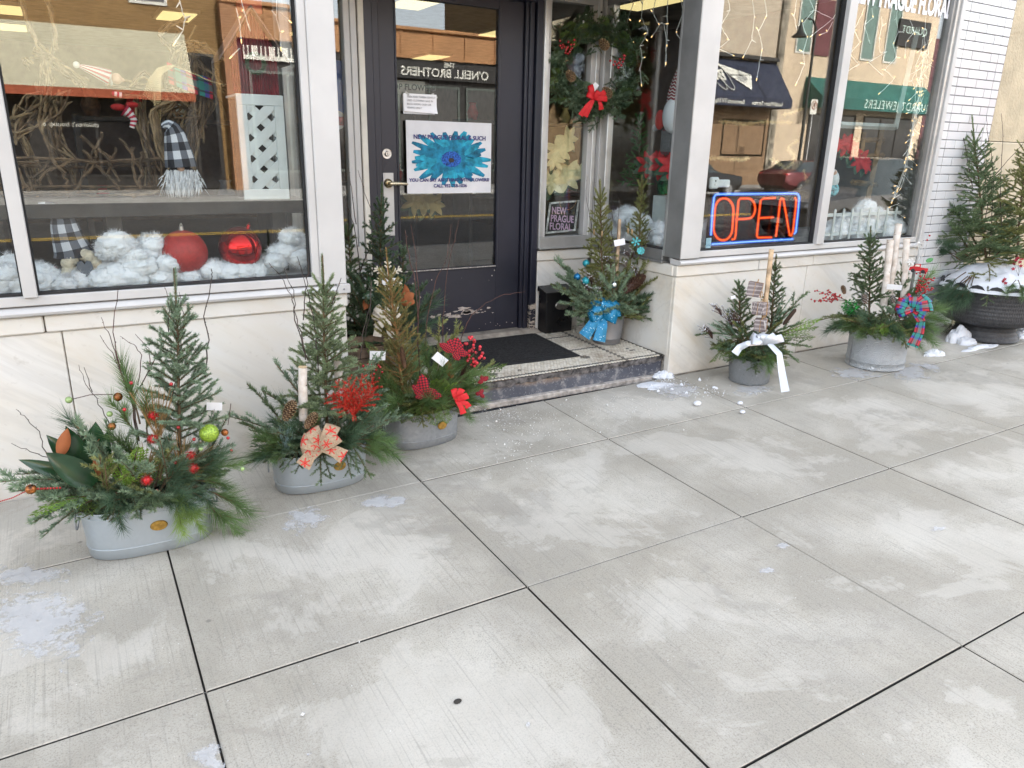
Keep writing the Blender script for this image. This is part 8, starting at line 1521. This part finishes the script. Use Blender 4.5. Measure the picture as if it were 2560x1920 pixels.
wb=thing('white_pedestal','white box pedestal inside the porch return window','pedestal',tuple(YR(1665,600))); q0=YR(1633,488); q1=YR(1690,488); b=B(); b.box((3.72,q1.y,0.957),(3.98,q0.y,q0.z),0,0.004); b.build('box',[M_LAT],wb)
pt=poinsettia('poinsettia','red poinsettia in a green foil pot on the white box',[(1655,410,0.12),(1680,412,0.12),(1620,412,0.10),(1640,400,0.08),(1690,430,0.1)],YR,M_POL,M_RDB)
qa=PX(1660,486,3.80); qb=PX(1660,432,3.80); b=B(); b.lathe([(0.0,0),(0.050,0.0),(0.068,(qb.z-qa.z)*1.0),(0.062,(qb.z-qa.z)*0.98)],(qa.x,qa.y,qa.z),20); b.build('foil_pot',[plain('green_foil_pot',(0.02,0.16,0.06),0.2,0.5,0.6,0.5,50)],pt,True,50)
bt=thing('bottle_brush_tree','dark red bottle brush tree hanging upside down by the corner post','ornament',tuple(PX(1672,470,3.56))); lf=Leaf(61); a=np.array(PX(1676,460,3.56)); e=np.array(PX(1662,600,3.56))
for k in range(26): f=k/25; p=a+(e-a)*f; R_=0.038*(1-0.55*f); lf.needles(p,(e-a),0.014,2600,R_,0.0022,75)
b=B(); lf.into(b); b.build('bristles',[leafmat('dark_red_bristles',(0.16,0.01,0.012),(0.36,0.03,0.03),0.6,0.05)],bt)
cotton('cotton_snow','white cotton folds behind the porch return window',cb([(1535,560,40),(1570,545,36),(1600,565,36),(1625,590,36),(1590,605,30),(1645,575,26),(1655,610,26),(1550,590,30)],lambda u,v: PX(u,v,3.60)),40,swap=True)
tr=thing('artificial_tree','small green artificial tree behind the porch return window','tree',tuple(PX(1600,450,4.0))); spruce_tree(tr,PX(1600,470,4.0),PX(1598,290,4.0),0.16,101,leafmat('bright_artificial_needles',(0.02,0.10,0.02),(0.08,0.26,0.06)),30,0.08,(-10,35),'fir')
# ================================================================== right window
YN=3.735
def N(u,v): return PY(1740+u*0.21704,300+v*0.21704,YN)
neon=thing('neon_sign','lit neon open sign with orange letters inside a blue border','sign',tuple(N(650,1440)))
M_NO=emit('orange_neon',(1.0,0.42,0.05),1.7*LUM); M_NB=emit('blue_neon',(0.42,0.80,1.0),1.6*LUM)
def glow_mat(name,col,st,f):
    t=NT(name); e=t.n('Emission'); t.set(e.inputs[0],col); e.inputs[1].default_value=st; tr=t.n('BsdfTransparent'); mx=t.n('MixShader'); mx.inputs[0].default_value=f; t.ln(tr.outputs[0],mx.inputs[1]); t.ln(e.outputs[0],mx.inputs[2]); return t.fin(mx)
M_NOG=glow_mat('red_neon_tube',(1.0,0.035,0.012),1.3*LUM,0.62); M_NBG=glow_mat('blue_neon_tube',(0.03,0.16,1.0),1.3*LUM,0.42)
def arc(cx,cy,rx,ry,a0,a1,n=14): return [(cx+rx*math.cos(math.radians(a)),cy-ry*math.sin(math.radians(a))) for a in np.linspace(a0,a1,n)]
def tubeN(name,pts,m,r):
    P=[tuple(N(*p)) for p in pts]; b=B(); b.tube(P,r*0.40,8); o=b.build(name,[m],neon,True); b=B(); b.tube(P,r*1.05,12); b.build('glass_tube',[M_NOG if m is M_NO else M_NBG],o,True)
RT=0.0088
tubeN('letter_o',[(330,905)]+arc(325,1050,108,148,85,-5)+arc(312,1240,108,145,-5,-90)+arc(308,1240,106,145,-90,-180)+arc(320,1050,104,148,180,92),M_NO,RT)
tubeN('letter_p',[(415,1375),(445,1370),(455,1330),(470,1140),(490,930),(510,905),(590,903)]+arc(600,1020,82,116,80,-75)+[(560,1140),(460,1143)],M_NO,RT)
tubeN('letter_e',[(912,897),(780,905),(745,925),(725,1100),(700,1330),(715,1355),(870,1352)],M_NO,RT); tubeN('letter_e',[(725,1130),(890,1120)],M_NO,RT)
tubeN('letter_n',[(920,1345),(945,1150),(970,930),(985,900),(1005,905),(1040,1100),(1080,1330),(1095,1335),(1115,1290),(1150,1000),(1155,920),(1140,895)],M_NO,RT)
tubeN('border_tube',[(172,1330),(190,1050),(208,890),(225,862),(260,855),(700,850),(1140,845),(1175,855),(1190,890),(1175,1060),(1150,1290),(1130,1310)],M_NB,0.0105)
tubeN('border_tube',[(185,1430),(650,1400),(1115,1372)],M_NB,0.0105)
q0=N(150,1450); q1=N(1215,830); b=B(); b.box((q0.x,YN+0.035,q0.z),(q1.x,YN+0.040,q1.z)); b.build('backing_panel',[glass_mat('smoked_backing',(0.30,0.22,0.24),0.8)],neon)
for u,v in ((345,850),(1125,838),(200,950),(1165,1200),(660,1405),(1085,1368),(415,975),(665,950),(880,1118),(450,1300),(225,1345)): b=B(); p=N(u,v); b.tube([tuple(p),(p.x,YN+0.034,p.z)],0.004,6); b.build('clip',[M_BLK],neon)
b=B(); q=N(1240,870); b.box((q1.x-0.02,YN+0.041,q0.z),(q1.x,YN+0.075,q1.z)); b.build('transformer',[M_BLK],neon)
cam_=thing('security_camera','small white square camera standing in the right window','camera',tuple(N(200,790))); q=N(200,725); b=B(); b.box((q.x-0.038,YN-0.02,q.z-0.038),(q.x+0.038,YN+0.01,q.z+0.038),0,0.010); b.build('case',[M_LAT],cam_); b=B(); b.sphere((q.x,YN-0.02,q.z+0.014),0.006,0,10,7,(1,0.5,1)); b.build('lens',[M_BLK],cam_,True); b=B(); b.sphere((q.x,YN-0.02,q.z-0.008),0.009,0,10,7,(1,0.4,1)); b.build('sensor',[M_CONEW],cam_,True)
lg=thing('white_tray','crumpled white plastic strip behind the small camera','plastic',tuple(N(380,790))); b=B(); qa=N(280,690); b.box((qa.x,YN+0.02,qa.z-0.05),(qa.x+0.12,YN+0.06,qa.z),0,0.008); b.build('strip',[M_LAT],lg)
st_=thing('window_sticker','pale blue sticker at the lower left of the right window','sticker',tuple(N(60,1490))); qa=N(25,1495); qb=N(98,1345); b=B(); b.box((qa.x,GY+0.0075,qa.z),(qb.x,GY+0.0085,qb.z)); b.build('label',[plain('pale_blue_sticker',(0.36,0.60,0.72),0.5)],st_); text('sticker_text','ink',(qa.x+0.006,GY+0.0072,qa.z+0.028),(1,0,0),(0,0,1),0.034,plain('blue_ink',(0.02,0.22,0.45),0.5),st_,depth=0.0003,align='LEFT')
cotton('cotton_snow','white cotton drift around the little picket fence',cb([(1762,571,22),(1765,600,20),(1758,625,20),(2060,580,30),(2090,575,32),(2125,560,36),(2160,570,36),(2190,560,40),(2165,520,26),(2220,575,36),(2140,590,30),(2075,605,26),(2200,595,30),(2240,590,24)],3.86),60)
M_TIN=leafmat('gold_tinsel',(0.30,0.20,0.07),(0.85,0.72,0.42),0.25,0.0); tn=thing('gold_tinsel','gold tinsel garland strung across the first right window pane','garland',tuple(N(900,480)))
for i,path in enumerate(([(260,20),(420,30),(560,50),(700,30),(850,20),(1100,30)],[(1180,240),(1100,270),(1060,330),(1130,400),(1120,480),(1030,560),(950,500),(860,450)],[(140,440),(250,440),(380,450),(520,460),(610,440)],[(1230,570),(1260,640),(1270,720)],[(1000,-60),(1120,-90),(1220,-130)])):
    lf=Leaf(200+i); P=[np.array(PY(1740+u*0.217,300+v*0.217,4.0)) for u,v in path]
    for a,c in zip(P[:-1],P[1:]): lf.needles(a,c-a,np.linalg.norm(c-a),1700,0.026,0.0026,70)
    b=B(); lf.into(b); b.build('tinsel',[M_TIN],tn)
pf=thing('picket_fence','miniature white picket fence along the second right window floor','fence',tuple(PY(2140,600,3.77)))
def Fp(u,v): return PY(2020+u*0.21704,300+v*0.21704,3.77)
for k in range(9):
    x0=Fp(190+k*100,1200).x; zt=Fp(210,1025).z; zb_=Fp(180,1385).z; b=B(); b.prism([(x0-0.011,0.958),(x0+0.011,0.958),(x0+0.011,zt-0.012),(x0,zt),(x0-0.011,zt-0.012)],3.765,3.772); b.build('picket',[M_LAT],pf)
for v in (1095,1315): qz=Fp(300,v).z; b=B(); b.box((Fp(110,v).x,3.773,qz-0.012),(Fp(1075,v).x,3.780,qz+0.012)); b.build('rail',[M_LAT],pf)
fg=thing('winter_figurine','small pale blue bearded figurine in the second right pane','figurine',tuple(Fp(280,850)))
for (u,v,r,s,m,nm) in ((280,800,60,(1,0.8,1.0),plain('teal_stripe_robe',(0.12,0.34,0.38),0.6,var=0.8,scale=40),'robe'),(290,690,55,(1,0.8,1.3),M_LAT,'coat'),(285,610,34,(1,1,0.9),M_SKIN,'head'),(265,585,32,(1.2,1,0.7),M_CONEW,'cap'),(300,650,36,(0.8,0.7,1.6),M_CONEW,'beard')): q=PY(2020+u*.21704,300+v*.21704,3.95); b=B(); b.sphere(q,(PY(2020+(u+r)*.21704,300+v*.21704,3.95)-q).length*0.9,0,14,10,s); b.build(nm,[m],fg,True)
pfm=thing('hanging_frame','large pale picture frame hanging inside the second right pane','picture frame',tuple(PY(2170,320,4.0)))
for (u0,v0,u1,v1) in ((2100,312,2240,318),(2238,322,2292,80)): a=np.array(PY(u0,v0,4.0)); c=np.array(PY(u1,v1,4.0)); b=B(); b.tube([a,c],0.024,4); b.build('frame_bar',[plain('pale_green_frame',(0.50,0.56,0.53),0.5)],pfm)
ez=thing('wooden_easel','rough wooden easel leaning behind the second right pane','easel',tuple(PY(2175,510,4.1))); M_EZ=plain('rough_pine',(0.30,0.19,0.08),0.8,0,0.3,0.3,9)
for (u0,v0,u1,v1,w) in ((2205,320,2168,500,0.028),(2160,330,2150,420,0.022),(2130,395,2208,388,0.022),(2130,455,2190,462,0.022),(2120,350,2210,350,0.02)): a=np.array(PY(u0,v0,4.15)); c=np.array(PY(u1,v1,4.15)); b=B(); b.tube([a,c],w,4); b.build('bar',[M_EZ],ez)
rp=poinsettia('silk_flowers','bunch of red silk flowers in front of the wooden easel',[(2115,360,0.11),(2130,375,0.10),(2150,400,0.10),(2098,360,0.08),(2165,410,0.09)],4.05,M_POL,M_RDB,cat='flowers')
# window lettering on the glass
zl=PY(2138,6,GY).z; xl0=PY(2128,2,GY).x; xl1=PY(2374,48,GY).x
lt=text('window_lettering','NEW PRAGUE FLORAL',(xl0,GY-0.0012,zl+0.004),(1,0,0),(0,0,1),0.172,plain('white_vinyl',(0.78,0.78,0.80),0.5),PANE_R,depth=0.0008,bold=0.006,align='LEFT',space=0.95)
_w=max(v.co.x for v in lt.data.vertices); 
for v in lt.data.vertices: v.co.x*=(xl1-xl0)/_w; v.co.y*=1.05
# things deeper in the shop
M_BPOST=plain('blue_poster',(0.06,0.13,0.42),0.6); q=PY(845,205,4.68); bp=thing('blue_poster','blue poster inside the narrow pane left of the door','poster',(q.x,q.y,q.z)); sheet('sheet',q.x-0.12,q.x+0.035,q.z-0.22,q.z+0.12,4.68,M_BPOST,bp); q=PY(842,300,4.66); ws=thing('round_sticker','round red and white sticker in the pane left of the door','sticker',(q.x,q.y,q.z)); b=B(); b.tube([(q.x,4.655,q.z),(q.x,4.657,q.z)],0.055,24); b.build('disc',[plain('white_sticker',(0.55,0.50,0.48),0.5)],ws); b=B(); b.box((q.x-0.04,4.653,q.z-0.03),(q.x+0.04,4.6545,q.z+0.02)); b.build('print',[plain('red_print',(0.40,0.06,0.06),0.6,var=0.6,scale=60)],ws)
for i,(x,y,w,h,lab,m) in enumerate(((-1.2,6.2,1.6,1.1,'low stand of red gifts deep in the shop behind sleigh',M_RDB),(0.9,7.0,1.5,1.4,'dark shelf unit of vases deep inside behind the bauble window',M_DWOOD),(2.6,8.2,1.6,1.7,'tall shelf unit seen through the door glass',M_DWOOD),(4.6,7.4,1.8,1.5,'shelf unit of baskets deep inside the right window',M_EZ))):
    t=thing('shop_shelf',lab,'shelf',(x,y,0.30),'shelves inside the shop')
    for k in range(3): b=B(); b.box((x-w/2,y-0.2,0.32+k*h/2),(x+w/2,y+0.2,0.35+k*h/2)); b.build('shelf_board',[M_DWOOD],t)
    for s_ in (-1,1): b=B(); b.box((x+s_*w/2-0.02,y-0.2,0.30),(x+s_*w/2+0.02,y+0.2,0.36+h)); b.build('upright',[M_DWOOD],t)
    for k in range(9):
        px=x-w/2+0.12+(w-0.24)*(k%5)/4; pz=0.351+(k//5)*h/2+(h/2 if k<5 else 0)*0; r_=random.uniform(0.05,0.08); pz=0.351+(h/2)*(1+k//5) ; b=B(); b.lathe([(0.0,0),(r_*0.7,0),(r_,r_*1.2),(r_*0.5,r_*2.4),(r_*0.7,r_*2.8)],(px,y,pz),12); b.build('ware',[random.choice([M_RDB,M_GFELT,M_CRB,M_CONE,M_LAT,m])],t,True)
